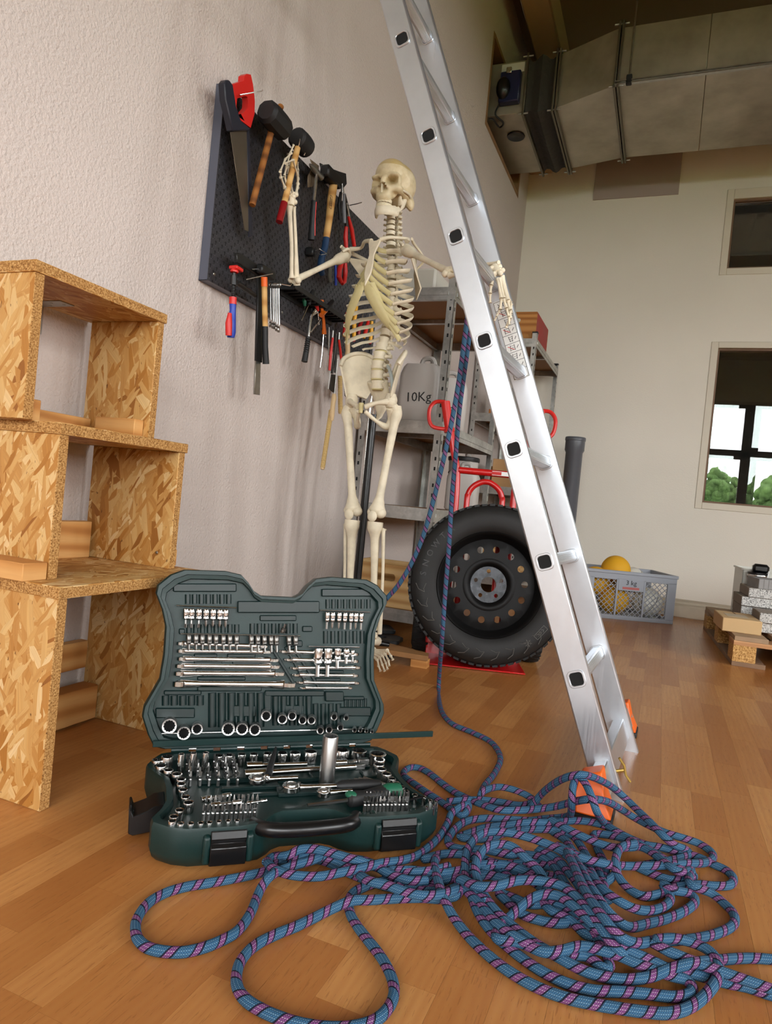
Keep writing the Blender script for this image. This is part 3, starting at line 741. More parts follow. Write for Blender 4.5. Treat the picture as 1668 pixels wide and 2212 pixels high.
# screwdriver bits
def bit_mesh(kind):
    b = B(); hx = [(.0032*math.cos(PI/3*i), .0032*math.sin(PI/3*i)) for i in range(6)]
    b.prism(hx, .012); b.lathe([(.0030, .012), (.0022, .0135), (.0022, .016), (.003, .0175)], 8)
    if kind == 0: b.lathe([(.003, .0175), (.003, .021), (.0004, .028)], 6)
    elif kind == 1: b.box((0, 0, .0225), (.0072, .0012, .010))
    elif kind == 2: b.prism([(.0024*math.cos(PI/3*i), .0024*math.sin(PI/3*i)) for i in range(6)], .010, z0=.0175)
    else:
        b.prism([((.0030 if i % 2 else .0016)*math.cos(PI/4*i), (.0030 if i % 2 else .0016)*math.sin(PI/4*i)) for i in range(8)], .010, z0=.0175, taper=.6)
    return b.mesh('screwdriver_bit', M_SATIN, ang=35)
BITS = [bit_mesh(k) for k in range(4)]
rb_ = random.Random(21)
def bit(p, k, label, group, z=(0, 0, 1)):
    return link('screwdriver_bit', BITS[k], None, label=label, cat='bit', group=group, m=FR(p, z) @ Mx.Rotation(rb_.random()*PI, 4, 'Z'))
for r_ in range(6):
    for c_ in range(6):
        p = zL(575+88*c_-8*r_+rb_.uniform(-6, 6), 612-(46-2.2*r_)*r_, TZ)
        bit(p+V((0, 0, .002)), rb_.choice((0, 1, 2, 3)), '%s bit from the left, %s row from the front, back left block' % (ORD[c_], ORD[r_]), 'back left bit block')
for r_ in range(2):
    for c_ in range(12):
        bit(zL(695+44*c_+r_*22, 905-62*r_+(26 if r_ == 0 else 0)-c_*1.5, TZ), rb_.randrange(4), 'bit %s from the left in the %s row at the front left of the case' % (ORD[c_], ('front', 'rear')[r_]), 'front left bit rows')
        bit(zR(733+36*c_+r_*12, 845-50*r_-c_*.5, TZ), rb_.randrange(4), 'bit %s from the left in the %s row below the green screwdriver grip' % (ORD[c_], ('front', 'rear')[r_]), 'front right bit rows')
# bars, ratchets, screwdriver
def bar_thing(name, label, a, b, r, material=M_CHROME, parts=None, cat='tool'):
    t = thing(name, label, cat, a); B().tube([a, b], r, 12).build('shaft', material, t, bevel=.0006)
    return t
def zl(x, y, z=.072): return zL(x, y, z)
def zr(x, y, z=.072): return zR(x, y, z)
t = thing('extension_bar', 'long thin chrome extension bar lying along the back of the case base', 'extension bar', zl(1110, 408)); a, b_ = zl(1110, 410), zr(190, 395)
B().tube([a, a.lerp(b_, .25)], .0075, 12).build('coupling', M_CHROME, t, bevel=.0008); B().tube([a.lerp(b_, .25), b_], .0045, 12).build('shaft', M_CHROME, t)
t = thing('extension_bar', 'thick chrome extension bar in front of the thin one', 'extension bar', zl(1090, 485)); a, b_ = zl(1090, 490, .070), zr(735, 415, .070)
B().tube([a, a.lerp(b_, .22)], .0085, 14).build('coupling', M_CHROME, t, bevel=.0008); B().tube([a.lerp(b_, .22), a.lerp(b_, .92)], .0062, 12).build('shaft', M_CHROME, t); B().bar(a.lerp(b_, .91), b_, .0105, .0105).build('square_drive', M_SATIN, t, bevel=.0012)
t = thing('universal_joint', 'chrome universal joint lying beside the tall deep socket', 'joint', zr(480, 380)); a, b_ = zr(455, 385), zr(770, 370)
B().tube([a, a.lerp(b_, .35)], .0062, 12).build('coupling', M_CHROME, t, bevel=.0008); B().box((0, 0, 0), (.012, .006, .018), FR(a.lerp(b_, .5), b_-a)).ell(a.lerp(b_, .6), .006).build('yoke', M_SATIN, t, bevel=.001); B().bar(a.lerp(b_, .68), b_, .013, .013).build('square_drive', M_SATIN, t, bevel=.0015)
def ratchet(label, hp, r, tail, grip, gm, z=.072):
    t = thing('ratchet', label, 'ratchet', hp)
    d = (tail-hp); d.z = 0; d.normalize(); m = FR(hp, (0, 0, 1), d)
    pl = [(r*1.25*math.cos(a)-.002 if abs(a) < 1.2 else r*math.cos(a), r*math.sin(a)) for a in [2*PI*i/24 for i in range(24)]]
    B().prism([(x, y) for x, y in pl], .012, m, z0=-.006).build('head', M_CHROME, t, bevel=.002, seg=2)
    B().lathe([(r*.62, .006), (r*.62, .008), (r*.5, .009), (r*.45, .0075), (0, .0075)], 20, m).build('drive_wheel', M_SATIN, t)
    B().lathe([(.0035, .006), (.0035, .0095), (0, .0095)], 10, m @ Mx.Translation((r*.9, 0, 0))).build('reverse_lever', M_BITGREY, t)
    L = (tail-hp).length; B().tube([hp+d*r, hp+d*(r+.01), hp+d*(L*grip)], [r*.42, .0052, .0045], 10).build('shaft', M_CHROME, t)
    if gm: B().tube([hp+d*(L*grip), hp+d*(L*grip+.01), hp+d*(L*.8), hp+d*L], [.006, .0105, .0115, .009], 12).build('grip', gm, t)
ratchet('large chrome ratchet with round head lying left of the deep socket', zl(1210, 545, .070), .017, zl(1600, 525, .070), .98, None)
t = thing('folding_lever', 'black folding ratchet lever standing upright over the large ratchet', 'lever', zl(1310, 520)); a = zl(1310, 530, .068); b_ = zl(1385, 250, .090)
B().tube([a, a.lerp(b_, .3), a.lerp(b_, .75), b_], [.0125, .0115, .008, .0045], 12, flat=.6).build('lever', M_GRIP, t)
B().lathe([(.006, 0), (.006, .003), (.0035, .004), (.003, .001), (0, .001)], 12, FR(a+V((.004, -.012, .006)), CO-a)).build('pivot_bolt', M_CHROME, t)
ratchet('middle chrome ratchet with knurled head and green collar grip', zl(1530, 620, .072), .0165, zr(880, 590, .072), .5, M_GRIP)
ratchet('small chrome ratchet beside the black and green screwdriver handle', zr(345, 672, .072), .0125, zr(720, 640, .072), .72, None)
t = thing('bit_driver', 'black and green bit screwdriver handle with steel shaft', 'screwdriver', zr(600, 720)); a, b_, c_ = zr(195, 788, .066), zr(575, 738, .070), zr(1075, 655, .072)
B().tube([a, b_], .0035, 6).build('shaft', M_SATIN, t)
d = c_-b_
B().tube([b_, b_+d*.04, b_+d*.16, b_+d*.3, b_+d*.5, b_+d*.75, b_+d*.94, c_], [.008, .0135, .0145, .0125, .0150, .0168, .0155, .009], 16).build('grip', M_GRIP, t)
B().ell(b_+d*.14+V((-.006, -.006, .008)), (.013, .009, .007), m=None).build('grip_inlay', M_GREEN2, t)
B().tube([b_+d*.55+V((0, 0, .003)), b_+d*.75+V((0, 0, .0035)), b_+d*.96, c_+d*.01], [.010, .0158, .0162, .008], 16).build('grip_inlay', M_GREEN2, t)
for i, (a, b_, r, lb) in enumerate((((680, 735), (960, 690), .0055, 'thin chrome extension piece with a round coupling near the front of the case'), ((770, 790), (1060, 760), .0058, 'short chrome wobble joint near the front left bits'), ((1110, 770), (1300, 740), .0035, 'small spiral steel drill bit near the front left bits'))):
    t = thing('adapter', lb, 'adapter', zl(*a)); A, C_ = zl(*a), zl(*b_)
    B().tube([A, A.lerp(C_, .3)], r, 10).build('coupling', M_CHROME, t, bevel=.0005); B().tube([A.lerp(C_, .3), A.lerp(C_, .7)], r*.6, 10).build('shaft', M_SATIN, t); B().tube([A.lerp(C_, .7), C_], r*.9, 8).build('tip', M_CHROME, t, bevel=.0005)
for i in range(4):
    B().tube([zr(590+45*i, 545-8*i, .066+.002*i), zr(900+14*i, 570+6*i, .068), zr(905+14*i, 590, .076)], .0012+.0003*i, 6).build('hex_key', M_SATIN, None, label=ORD[i]+' thin steel hex key from the back in the fan behind the screwdriver grip', cat='hex key', group='hex keys in the case')
B().tube([zr(1130, 740, .074), zr(1290, 708, .078)], .0022, 6).build('hex_key', M_LATCH, None, label='black hex key lying across the tiny sockets at the front right', cat='hex key')
# ---- tools in the lid
def bit_socket(p, down, L, r, tip, grey, label, group):
    t = thing('bit_socket', label, 'bit socket', p, group=group)
    m = FR(p, down)
    B().lathe([(r*.9, 0), (r, .001), (r, L*.34), (r*.86, L*.38), (r*.94, L*.42), (r*.94, L*.52), (r*.5, L*.6), (0, L*.6)], 16, m).build('body', M_BITGREY if grey else M_CHROME, t)
    bm = B()
    if tip == 0: bm.lathe([(r*.42, L*.58), (r*.42, L*.85), (0, L)], 6, m)
    elif tip == 1: bm.lathe([(r*.3, L*.58), (r*.3, L*.8), (0, L*.82)], 8, m).box((0, 0, L*.9), (r*.95, r*.2, L*.22), m)
    else: bm.prism([(r*.42*math.cos(PI/3*i), r*.42*math.sin(PI/3*i)) for i in range(6)], L*.42, m, z0=L*.58)
    bm.build('tip', M_SATIN if not grey else M_BITGREY, t)
DN = -LU
for i, x in enumerate((283, 318, 362, 405, 447, 488, 523)): bit_socket(lz(x, 290+i, .008), DN+EX*.05, .040, .0066, (1, 1, 1, 0, 0, 0, 0)[i], False, ORD[i]+' shiny bit socket from the left in the upper left row of the lid', 'upper left lid bits')
for i, x in enumerate((1133, 1166, 1205, 1240, 1276, 1306, 1338)): bit_socket(lz(x, 312+i, .008), DN+EX*.0, .038, .0058, (2, 0, 0, 2, 2, 0, 2)[i], False, ORD[i]+' shiny bit socket from the left in the upper right row of the lid', 'upper right lid bits')
for i, x in enumerate((300, 343, 381, 424, 463, 507, 546, 586, 675, 714, 753, 793, 825, 900, 940)): bit_socket(lz(x, 445+i*.8, .008), DN-LB*.25+EX*.06, .036, .0062, 2 if i > 7 else 0, True, ORD[i]+' grey bit socket from the left in the second row of the lid', 'second row lid bits')
bit_socket(lz(862, 436, .004), LU+EX*.25-LB*.2, .020, .006, 2, True, 'loose grey bit socket tipped upwards above the second row of the lid', None)
for i, (x, y, L, r) in enumerate(((1078, 530, .062, .0105), (1137, 530, .062, .0100), (1195, 530, .044, .0088), (1247, 530, .034, .0076), (1285, 540, .026, .0050))): bit_socket(lz(x, y, .006), DN-LB*.1, L, r, 2, False, ('largest', 'second largest', 'middle sized', 'second smallest', 'smallest')[i]+' chrome bit socket in the right middle row of the lid', 'right middle lid bits')
def spanner(a, b_, s, label, group):
    a, b_ = lz(*a, .010), lz(*b_, .010); d = (b_-a); L = d.length
    t = thing('combination_spanner', label, 'spanner', a, group=group, m=FR(a, d, -LB))
    w = .0052*s
    o = B().tube([(0, 0, .006), (0, 0, L*.2), (0, 0, L*.8), (0, 0, L-.008*s)], [w*1.15, w*.8, w*.85, w*1.3], 10, flat=.55, up=(0, 1, 0)).build('shank', M_CHROME, t, world=False)
    n = 12
    o = B().ring(circle(.0085*s, n), circle(.0052*s, n), .007*s, TRS((0, -.0, .004), (PI/2, 0, 0)) @ Mx.Translation((0, 0, -.0035*s))).build('ring_end', M_CHROME, t, world=False, bevel=.0008)
    q = .0092*s; mth = [(-q*.3, -q*.9), (q*.5, -q*1.05), (q*1.3, -q*.75), (q*1.35, -q*.42), (q*.35, -q*.42), (q*.1, 0), (q*.35, q*.42), (q*1.35, q*.42), (q*1.3, q*.75), (q*.5, q*1.05), (-q*.3, q*.9), (-q*.9, q*.3), (-q*.9, -q*.3)]
    o = B().prism(mth, .006*s, FR((0, 0, L), (0, 1, 0), (.26, 0, .97)) @ Mx.Translation((-q*.4, 0, -.003*s))).build('open_jaw', M_CHROME, t, world=False, bevel=.0008)
names = ('topmost', 'second', 'third', 'fourth', 'fifth', 'lowest')
for i, (a, b_, s) in enumerate((((240, 500), (750, 518), 1.0), ((242, 545), (770, 550), 1.05), ((245, 592), (815, 600), 1.1), ((235, 635), (820, 640), 1.15), ((230, 680), (845, 682), 1.25), ((228, 742), (905, 748), 1.55))): spanner(a, b_, s, names[i]+' long combination spanner in the left stack of the lid', 'left lid spanners')
for i, (a, b_, s) in enumerate((((1310, 565), (870, 548), .95), ((1310, 607), (900, 598), .92), ((1325, 645), (935, 648), .88), ((1310, 693), (945, 690), .85), ((1318, 738), (970, 734), .8), ((1280, 768), (985, 768), .65))): spanner(a, b_, s, names[i]+' short combination spanner in the right stack of the lid', 'right lid spanners')
for i, (x, y, rp) in enumerate(((183, 997, 45), (270, 1040, 40), (350, 1015, 34), (537, 1015, 40), (620, 1015, 37), (697, 1020, 35), (765, 936, 32), (862, 956, 30), (921, 937, 27), (983, 963, 25), (1037, 963, 25), (1090, 1025, 22), (1143, 1020, 21), (1173, 943, 20), (1210, 1007, 19), (1245, 950, 15), (1295, 1023, 13), (1330, 1023, 12), (1367, 1027, 11), (1400, 1032, 10))):
    tipp = lz(x, y, -.028); r = rp*.35971/1487*((tipp-CO).dot(CF)); z = ((CO-tipp).normalized()-LU*.12).normalized(); Ls = .052 if i < 6 else .046
    socket(tipp-z*Ls, r, Ls, ORD[i]+' deep socket from the left along the lower edge of the lid, '+('large' if i < 6 else 'medium' if i < 15 else 'tiny'), 'deep lid sockets', z, M_SATIN)
# ================================================================== climbing rope
def rope_mat():
    n = NT('woven_climbing_rope')
    tc = n.t.nodes.new('ShaderNodeTexCoord'); sp = n.n('ShaderNodeSeparateXYZ', i={0: tc.outputs['UV']})
    u, v = sp.outputs[0], sp.outputs[1]
    per = .0335
    t = n.math('FRACT', n.math('ADD', n.math('DIVIDE', v, per), n.math('MULTIPLY', u, 1.0)))
    # weave: small stitches, offset every other row
    row = n.math('MULTIPLY', u, 22.0); ri = n.math('FLOOR', row)
    st = n.math('FRACT', n.math('ADD', n.math('DIVIDE', v, .0030), n.math('MULTIPLY', ri, .5)))
    a = n.math('SUBTRACT', n.math('ABSOLUTE', n.math('SUBTRACT', n.math('FRACT', row), .5)), .0)
    b = n.math('ABSOLUTE', n.math('SUBTRACT', st, .5))
    dd = n.math('SQRT', n.math('ADD', n.math('MULTIPLY', a, a), n.math('MULTIPLY', b, b)))
    dot = n.math('SMOOTH_MIN', n.math('MAXIMUM', n.math('MULTIPLY', n.math('SUBTRACT', .52, dd), 3.2), 0.0), 1.0, .1)
    alt = n.math('FRACT', n.math('MULTIPLY', ri, .5))
    blue = n.mix(n.math('MULTIPLY', alt, 1.2), rgb(58, 108, 142), rgb(112, 152, 174))
    purple = n.mix(n.math('MULTIPLY', alt, 1.0), rgb(134, 76, 132), rgb(196, 166, 192))
    navy = rgb(20, 26, 50)
    blue = n.mix(dot, rgb(32, 62, 92), blue); purple = n.mix(dot, rgb(78, 40, 84), purple); nav = n.mix(dot, rgb(8, 10, 22), navy)
    def band(lo, hi): return n.math('MULTIPLY', n.math('GREATER_THAN', t, lo), n.math('LESS_THAN', t, hi))
    c = n.mix(band(.02, .10), blue, nav); c = n.mix(band(.10, .36), c, purple); c = n.mix(band(.36, .43), c, nav)
    n.set(col=c, rough=.72, spec=.25); n.bump(dot, .5, .0006)
    return n.m
M_ROPE = rope_mat()
RR = .0073
rope = B()
STR = []
def strand(pts, k=7, seed=0):
    P = smooth_path([onZ(u, v, RR+z) for (u, v, z) in pts], k)
    STR.append(P)
def A(*q): return [(270+x/2.285, 1600+y/2.285, z*.001) for (x, y, z) in q]
def Bz(*q): return [(850+x/2.039, 1600+y/2.039, z*.001) for (x, y, z) in q]
# the two loops at the left
strand(A((1490, 690, 12), (1400, 690, 14), (1300, 655, 14), (1200, 600, 14), (1080, 578, 14), (1000, 566, 14), (920, 592, 14), (850, 612, 14), (770, 640, 14), (715, 672, 14), (680, 715, 6), (655, 765, 0), (630, 830, 0), (600, 885, 0), (550, 945, 0), (480, 985, 0), (400, 1018, 0), (300, 1042, 0), (200, 1042, 0), (110, 1020, 0), (62, 975, 0), (52, 915, 0), (70, 860, 0), (120, 798, 0), (200, 752, 0), (300, 722, 0), (400, 705, 0), (500, 688, 0), (600, 668, 0), (690, 645, 0), (740, 610, 0), (800, 590, 1), (900, 580, 1), (1000, 600, 0), (1100, 650, 0), (1200, 690, 2), (1300, 720, 2), (1400, 735, 2), (1500, 745, 2)))
strand(A((1620, 770, 4), (1560, 782, 2), (1480, 776, 10), (1400, 776, 14), (1300, 781, 8), (1200, 787, 12), (1120, 790, 14), (1030, 826, 6), (950, 866, 0), (850, 915, 0), (750, 955, 0), (660, 1000, 0), (600, 1050, 0), (562, 1110, 0), (550, 1180, 0), (565, 1240, 0), (610, 1290, 0), (680, 1332, 0), (760, 1367, 0), (850, 1396, 0), (950, 1414, 0), (1050, 1420, 0), (1150, 1410, 0), (1240, 1378, 0), (1300, 1320, 0), (1328, 1250, 0), (1320, 1180, 0), (1290, 1110, 0), (1250, 1048, 0), (1200, 985, 0), (1150, 920, 0), (1115, 860, 0), (1104, 800, 0), (1120, 760, 0), (1160, 732, 0), (1230, 706, 0), (1320, 690, 0), (1420, 705, 0), (1520, 735, 0)))
strand(A((760, 570, 2), (730, 575, 4), (706, 598, 8), (730, 628, 14), (790, 655, 16), (870, 668, 16), (960, 670, 16), (1060, 652, 18), (1160, 632, 20), (1260, 606, 18), (1360, 592, 10), (1440, 568, 2), (1500, 525, 0), (1555, 470, 0), (1592, 410, 2), (1612, 360, 10), (1650, 330, 14), (1690, 315, 14)))
strand(A((700, 600, 0), (750, 575, 6), (810, 565, 16), (860, 538, 24), (930, 534, 26), (1000, 548, 26), (1080, 572, 26), (1160, 595, 24), (1250, 625, 12), (1330, 650, 6), (1420, 650, 10), (1520, 640, 12), (1600, 620, 12)))
strand(A((820, 600, 8), (900, 572, 12), (980, 575, 13), (1060, 600, 12), (1130, 640, 10), (1200, 690, 20), (1290, 712, 22), (1380, 745, 22), (1470, 765, 22), (1560, 760, 16), (1640, 735, 12)))
# case side bends
strand(Bz((300, 330, 4), (250, 296, 2), (200, 262, 0), (150, 230, 0), (90, 188, 0), (50, 158, 0), (48, 135, 0), (78, 118, 0), (120, 122, 0), (165, 148, 0), (212, 186, 0), (262, 222, 0), (320, 252, 4), (390, 280, 12), (470, 305, 20), (560, 306, 22), (640, 300, 22), (720, 288, 40), (800, 268, 70), (870, 258, 90), (940, 268, 70), (1000, 300, 36), (1060, 338, 14), (1130, 375, 12), (1200, 406, 10), (1280, 430, 6), (1350, 455, 2), (1402, 492, 0), (1405, 522, 0), (1370, 538, 4), (1300, 542, 12), (1200, 548, 14), (1110, 552, 10), (1030, 552, 6), (960, 545, 14), (880, 530, 20), (800, 500, 22), (740, 470, 22)))
strand(Bz((240, 268, 8), (320, 262, 8), (400, 262, 6), (480, 272, 4), (560, 285, 2), (620, 272, 4)))
strand(Bz((600, 300, 4), (625, 268, 16), (655, 232, 40), (690, 202, 68), (730, 176, 96), (780, 156, 120), (832, 150, 128), (890, 165, 112), (960, 202, 80), (1020, 252, 52), (1080, 310, 40), (1130, 358, 36), (1190, 420, 28), (1240, 460, 16), (1290, 480, 4), (1300, 502, 0), (1255, 520, 0), (1180, 535, 0), (1100, 550, 0)))
strand(Bz((800, 170, 112), (790, 210, 100), (786, 260, 80), (784, 306, 50), (775, 330, 20), (740, 338, 6), (670, 344, 8), (600, 352, 10), (500, 346, 10), (420, 342, 8), (350, 348, 6), (300, 366, 4), (262, 400, 2), (240, 440, 0), (262, 468, 0), (320, 480, 4), (400, 480, 8), (500, 500, 10)))
strand(Bz((828, 165, 118), (850, 195, 110), (872, 245, 98), (895, 310, 74), (912, 340, 44), (930, 362, 18), (985, 402, 16), (1060, 440, 14), (1130, 482, 14), (1190, 520, 16), (1250, 560, 12), (1320, 590, 4), (1300, 612, 0), (1220, 612, 0), (1150, 590, 0), (1080, 560, 0)))
strand(Bz((400, 700, 14), (330, 640, 12), (318, 580, 14), (320, 510, 22), (345, 450, 30), (390, 410, 34), (450, 400, 36), (530, 410, 34), (600, 428, 32), (680, 456, 30), (760, 492, 28), (840, 520, 24), (920, 540, 20), (980, 556, 12)))
strand(Bz((370, 610, 20), (362, 560, 26), (375, 510, 32), (410, 470, 38), (470, 455, 40), (530, 470, 40), (580, 515, 34), (630, 560, 28), (660, 600, 24), (680, 650, 12)))
strand(Bz((300, 420, 0), (400, 385, 6), (500, 372, 10), (600, 360, 14), (700, 360, 16), (800, 352, 14), (880, 360, 10), (950, 382, 12), (1030, 425, 10), (1110, 458, 6), (1180, 470, 4), (1250, 490, 0)))
strand(Bz((420, 430, 0), (520, 400, 4), (620, 390, 4), (720, 395, 6), (790, 420, 6), (830, 470, 4), (860, 520, 2), (900, 560, 0), (920, 620, 0)))
strand(Bz((700, 350, 22), (760, 385, 22), (830, 420, 20), (900, 450, 18), (970, 470, 18), (1040, 470, 14), (1090, 468, 14), (1150, 500, 16), (1220, 555, 18), (1270, 580, 14), (1310, 570, 6)))
# the right-hand loops
strand(Bz((1060, 455, 22), (1010, 465, 24), (985, 500, 22), (978, 555, 16), (1000, 612, 6), (1050, 662, 0), (1110, 686, 0), (1180, 672, 0), (1250, 645, 0), (1340, 634, 0), (1420, 640, 0), (1482, 636, 0), (1498, 606, 0), (1468, 572, 0), (1410, 545, 0), (1370, 525, 0)))
strand(Bz((1330, 646, 10), (1400, 672, 4), (1455, 715, 0), (1500, 765, 0), (1496, 812, 0), (1430, 848, 0), (1340, 870, 4), (1240, 880, 12), (1150, 882, 18), (1080, 892, 26), (1020, 876, 34), (975, 840, 42), (930, 785, 48), (890, 730, 50), (850, 670, 50), (820, 610, 48), (790, 540, 44), (766, 492, 38)))
strand(Bz((1240, 660, 10), (1310, 676, 2), (1328, 712, 0), (1280, 752, 0), (1200, 786, 0), (1120, 806, 4), (1050, 822, 10), (1000, 802, 20), (945, 752, 30), (900, 690, 36), (860, 630, 38), (835, 580, 36), (800, 520, 30)))
strand(Bz((1190, 640, 8), (1220, 690, 2), (1200, 726, 2), (1140, 748, 6), (1070, 742, 14), (1000, 710, 22), (930, 660, 26), (880, 610, 26)))
strand(Bz((700, 600, 4), (620, 590, 10), (540, 560, 14), (460, 545, 14), (400, 560, 10)))
strand(Bz((190, 520, 10), (182, 545, 12), (192, 600, 14), (210, 660, 14), (232, 715, 10), (262, 772, 4), (320, 850, 0), (400, 930, 0), (500, 1010, 0), (620, 1080, 0), (750, 1130, 0), (880, 1160, 0), (1000, 1180, 0), (1120, 1196, 0), (1220, 1200, 0), (1310, 1172, 0), (1380, 1115, 4), (1428, 1045, 10), (1428, 975, 16), (1390, 925, 18), (1320, 890, 18), (1240, 872, 22), (1160, 876, 24)))
strand(Bz((330, 620, 6), (345, 690, 6), (380, 770, 6), (440, 850, 4), (530, 930, 0), (640, 1008, 0), (760, 1068, 0), (880, 1100, 0), (1000, 1106, 0), (1120, 1116, 0), (1230, 1128, 0), (1300, 1118, 0), (1318, 1090, 0), (1290, 1055, 2), (1240, 1040, 4)))
strand(Bz((360, 600, 14), (400, 680, 14), (460, 760, 12), (540, 830, 10), (620, 890, 8), (720, 950, 6), (820, 1005, 4), (910, 1036, 2), (1020, 1052, 0), (1130, 1040, 4), (1220, 1005, 12), (1320, 980, 20), (1440, 966, 8), (1560, 958, 0), (1668, 964, 0), (1800, 985, 0)))
strand(Bz((1200, 1000, 4), (1330, 1030, 4), (1400, 1050, 0), (1480, 1070, 0), (1560, 1086, 0), (1668, 1122, 0), (1790, 1150, 0)))
strand(Bz((500, 790, 10), (560, 735, 18), (610, 695, 26), (670, 676, 32), (740, 690, 36), (810, 742, 36), (870, 800, 32), (920, 850, 26), (990, 900, 20), (1060, 935, 16), (1130, 965, 12), (1200, 1000, 10)))
strand(Bz((300, 610, 22), (370, 640, 28), (450, 640, 32), (550, 616, 36), (650, 618, 40), (740, 640, 42), (810, 690, 42), (860, 750, 40), (910, 820, 34), (960, 890, 24), (1000, 930, 16)))
strand(Bz((480, 880, 10), (560, 890, 12), (660, 930, 14), (740, 925, 16), (830, 905, 14), (920, 925, 12), (1000, 950, 10), (1080, 985, 8), (1150, 1010, 6)))
strand(Bz((300, 640, 10), (380, 720, 12), (450, 800, 14), (530, 860, 16), (600, 900, 14), (690, 930, 8), (770, 945, 4), (850, 950, 2), (920, 1000, 0)))
strand(Bz((640, 690, 4), (690, 745, 4), (740, 770, 4), (790, 800, 2), (850, 855, 0), (910, 870, 0)))
strand(Bz((470, 680, 4), (560, 760, 2), (640, 790, 0), (720, 805, 0), (790, 800, 0)))
strand(Bz((560, 500, 6), (640, 510, 8), (700, 545, 8), (740, 600, 8), (780, 660, 6), (840, 730, 4), (900, 790, 2)))
strand(Bz((640, 480, 14), (720, 520, 16), (780, 590, 18), (830, 660, 18), (880, 740, 16), (940, 820, 12), (1010, 870, 8)))
strand(Bz((400, 520, 4), (470, 560, 4), (560, 580, 2), (640, 640, 0), (720, 700, 0), (800, 740, 0), (860, 780, 0)))
strand(Bz((520, 690, 0), (600, 720, 0), (680, 720, 0), (760, 745, 0), (820, 800, 0), (880, 850, 4)))
strand(Bz((880, 420, 4), (900, 480, 2), (930, 540, 0), (935, 600, 0), (925, 660, 2), (900, 700, 6)))
strand(Bz((700, 400, 2), (760, 440, 2), (800, 500, 2), (860, 560, 6), (900, 630, 8), (950, 690, 8)))
# bundle entering from the left
strand(Bz((0, 572, 10), (90, 572, 10), (200, 585, 10), (300, 570, 12), (400, 545, 14), (520, 555, 12), (620, 580, 8)))
strand(Bz((-20, 600, 0), (90, 612, 0), (200, 618, 2), (300, 595, 6), (400, 590, 6), (500, 610, 4)))
strand(Bz((0, 648, 2), (100, 655, 2), (200, 668, 2), (270, 650, 6), (330, 610, 8), (420, 590, 4)))
strand(Bz((140, 520, 0), (220, 500, 0), (300, 500, 4), (380, 520, 8), (480, 545, 6), (600, 540, 4), (700, 555, 2)))
# strands run on into each other inside the pile: join neighbouring ends, then sweep each run once
def join_runs():
    ends = [(i, e) for i in range(len(STR)) for e in (0, 1)]
    def pt(i, e): return STR[i][0 if e == 0 else -1]
    def tg(i, e): return (STR[i][0]-STR[i][2]).normalized() if e == 0 else (STR[i][-1]-STR[i][-3]).normalized()
    pairs = sorted(((pt(*a)-pt(*b_)).length, a, b_) for a in ends for b_ in ends if a[0] < b_[0])
    used = set(); nxt = {}; grp = list(range(len(STR)))
    def find(x):
        while grp[x] != x: x = grp[x]
        return x
    for d, a, b_ in pairs:
        if d > .22: break
        if a in used or b_ in used or find(a[0]) == find(b_[0]): continue
        used.add(a); used.add(b_); nxt[a] = b_; nxt[b_] = a; grp[find(a[0])] = find(b_[0])
    done = set()
    for i in range(len(STR)):
        if i in done: continue
        cur = (i, 0); seen = {i}                      # walk to one free end
        while cur in nxt and nxt[cur][0] not in seen: q = nxt[cur]; seen.add(q[0]); cur = (q[0], 1-q[1])
        path = []; e = cur
        while True:
            j, side = e; done.add(j); path += STR[j] if side == 0 else STR[j][::-1]
            o = (j, 1-side)
            if o not in nxt or nxt[o][0] in done: break
            q = nxt[o]; a, b_ = pt(*o), pt(*q); L = (a-b_).length; ta, tb = tg(*o), tg(*q)
            for s_ in range(1, 8):
                t = s_/8; h = 1.1*max(L, .03)
                p = a*(2*t**3-3*t*t+1)+ta*h*(t**3-2*t*t+t)+b_*(3*t*t-2*t**3)-tb*h*(t**3-t*t)
                p.z = max(p.z, RR); path.append(p)
            e = q
        rope.tube(path, RR, 12)
join_runs()
# the two strands hanging down from the ladder rung
def hang(pts, d0, d1, tail):
    P = [at(u, v, d0+(d1-d0)*i/(len(pts)-1)) for i, (u, v) in enumerate(pts)]
    P += [onZ(u, v, RR+z) for (u, v, z) in tail]
    rope.tube(smooth_path(P, 8), RR, 12)
pt = LP+LD*.56+LY*.16
dtop = (pt-CO).dot(CF)
fl = onZ(948, 1500, RR); dfl = (fl-CO).dot(CF)
hang([(1030, 560), (1024, 640), (1012, 740), (1001, 820), (991, 900), (984, 990), (976, 1080), (970, 1180), (962, 1280), (955, 1380)], dtop+.02, dfl-.06, [(948, 1480, .002), (952, 1530, 0), (975, 1562, 0), (1020, 1582, 0), (1062, 1604, 0), (1081, 1636, 0), (1070, 1668, 0), (1048, 1696, .002), (1038, 1718, .004), (1046, 1708, .014), (1075, 1700, .014), (1110, 1706, .012), (1145, 1722, .008), (1165, 1742, .004)])
hang([(1024, 560), (1016, 640), (1004, 730), (992, 820), (978, 900), (960, 985), (938, 1075), (915, 1155), (890, 1215), (862, 1262), (838, 1290), (806, 1325), (780, 1375)], dtop, dtop+.32, [(760, 1470, .0), (735, 1520, 0), (700, 1540, 0)])
B.build(rope, 'climbing_rope', M_ROPE, None, label='blue and purple climbing rope piled in loops on the floor and hanging over the ladder', cat='rope', ang=60)
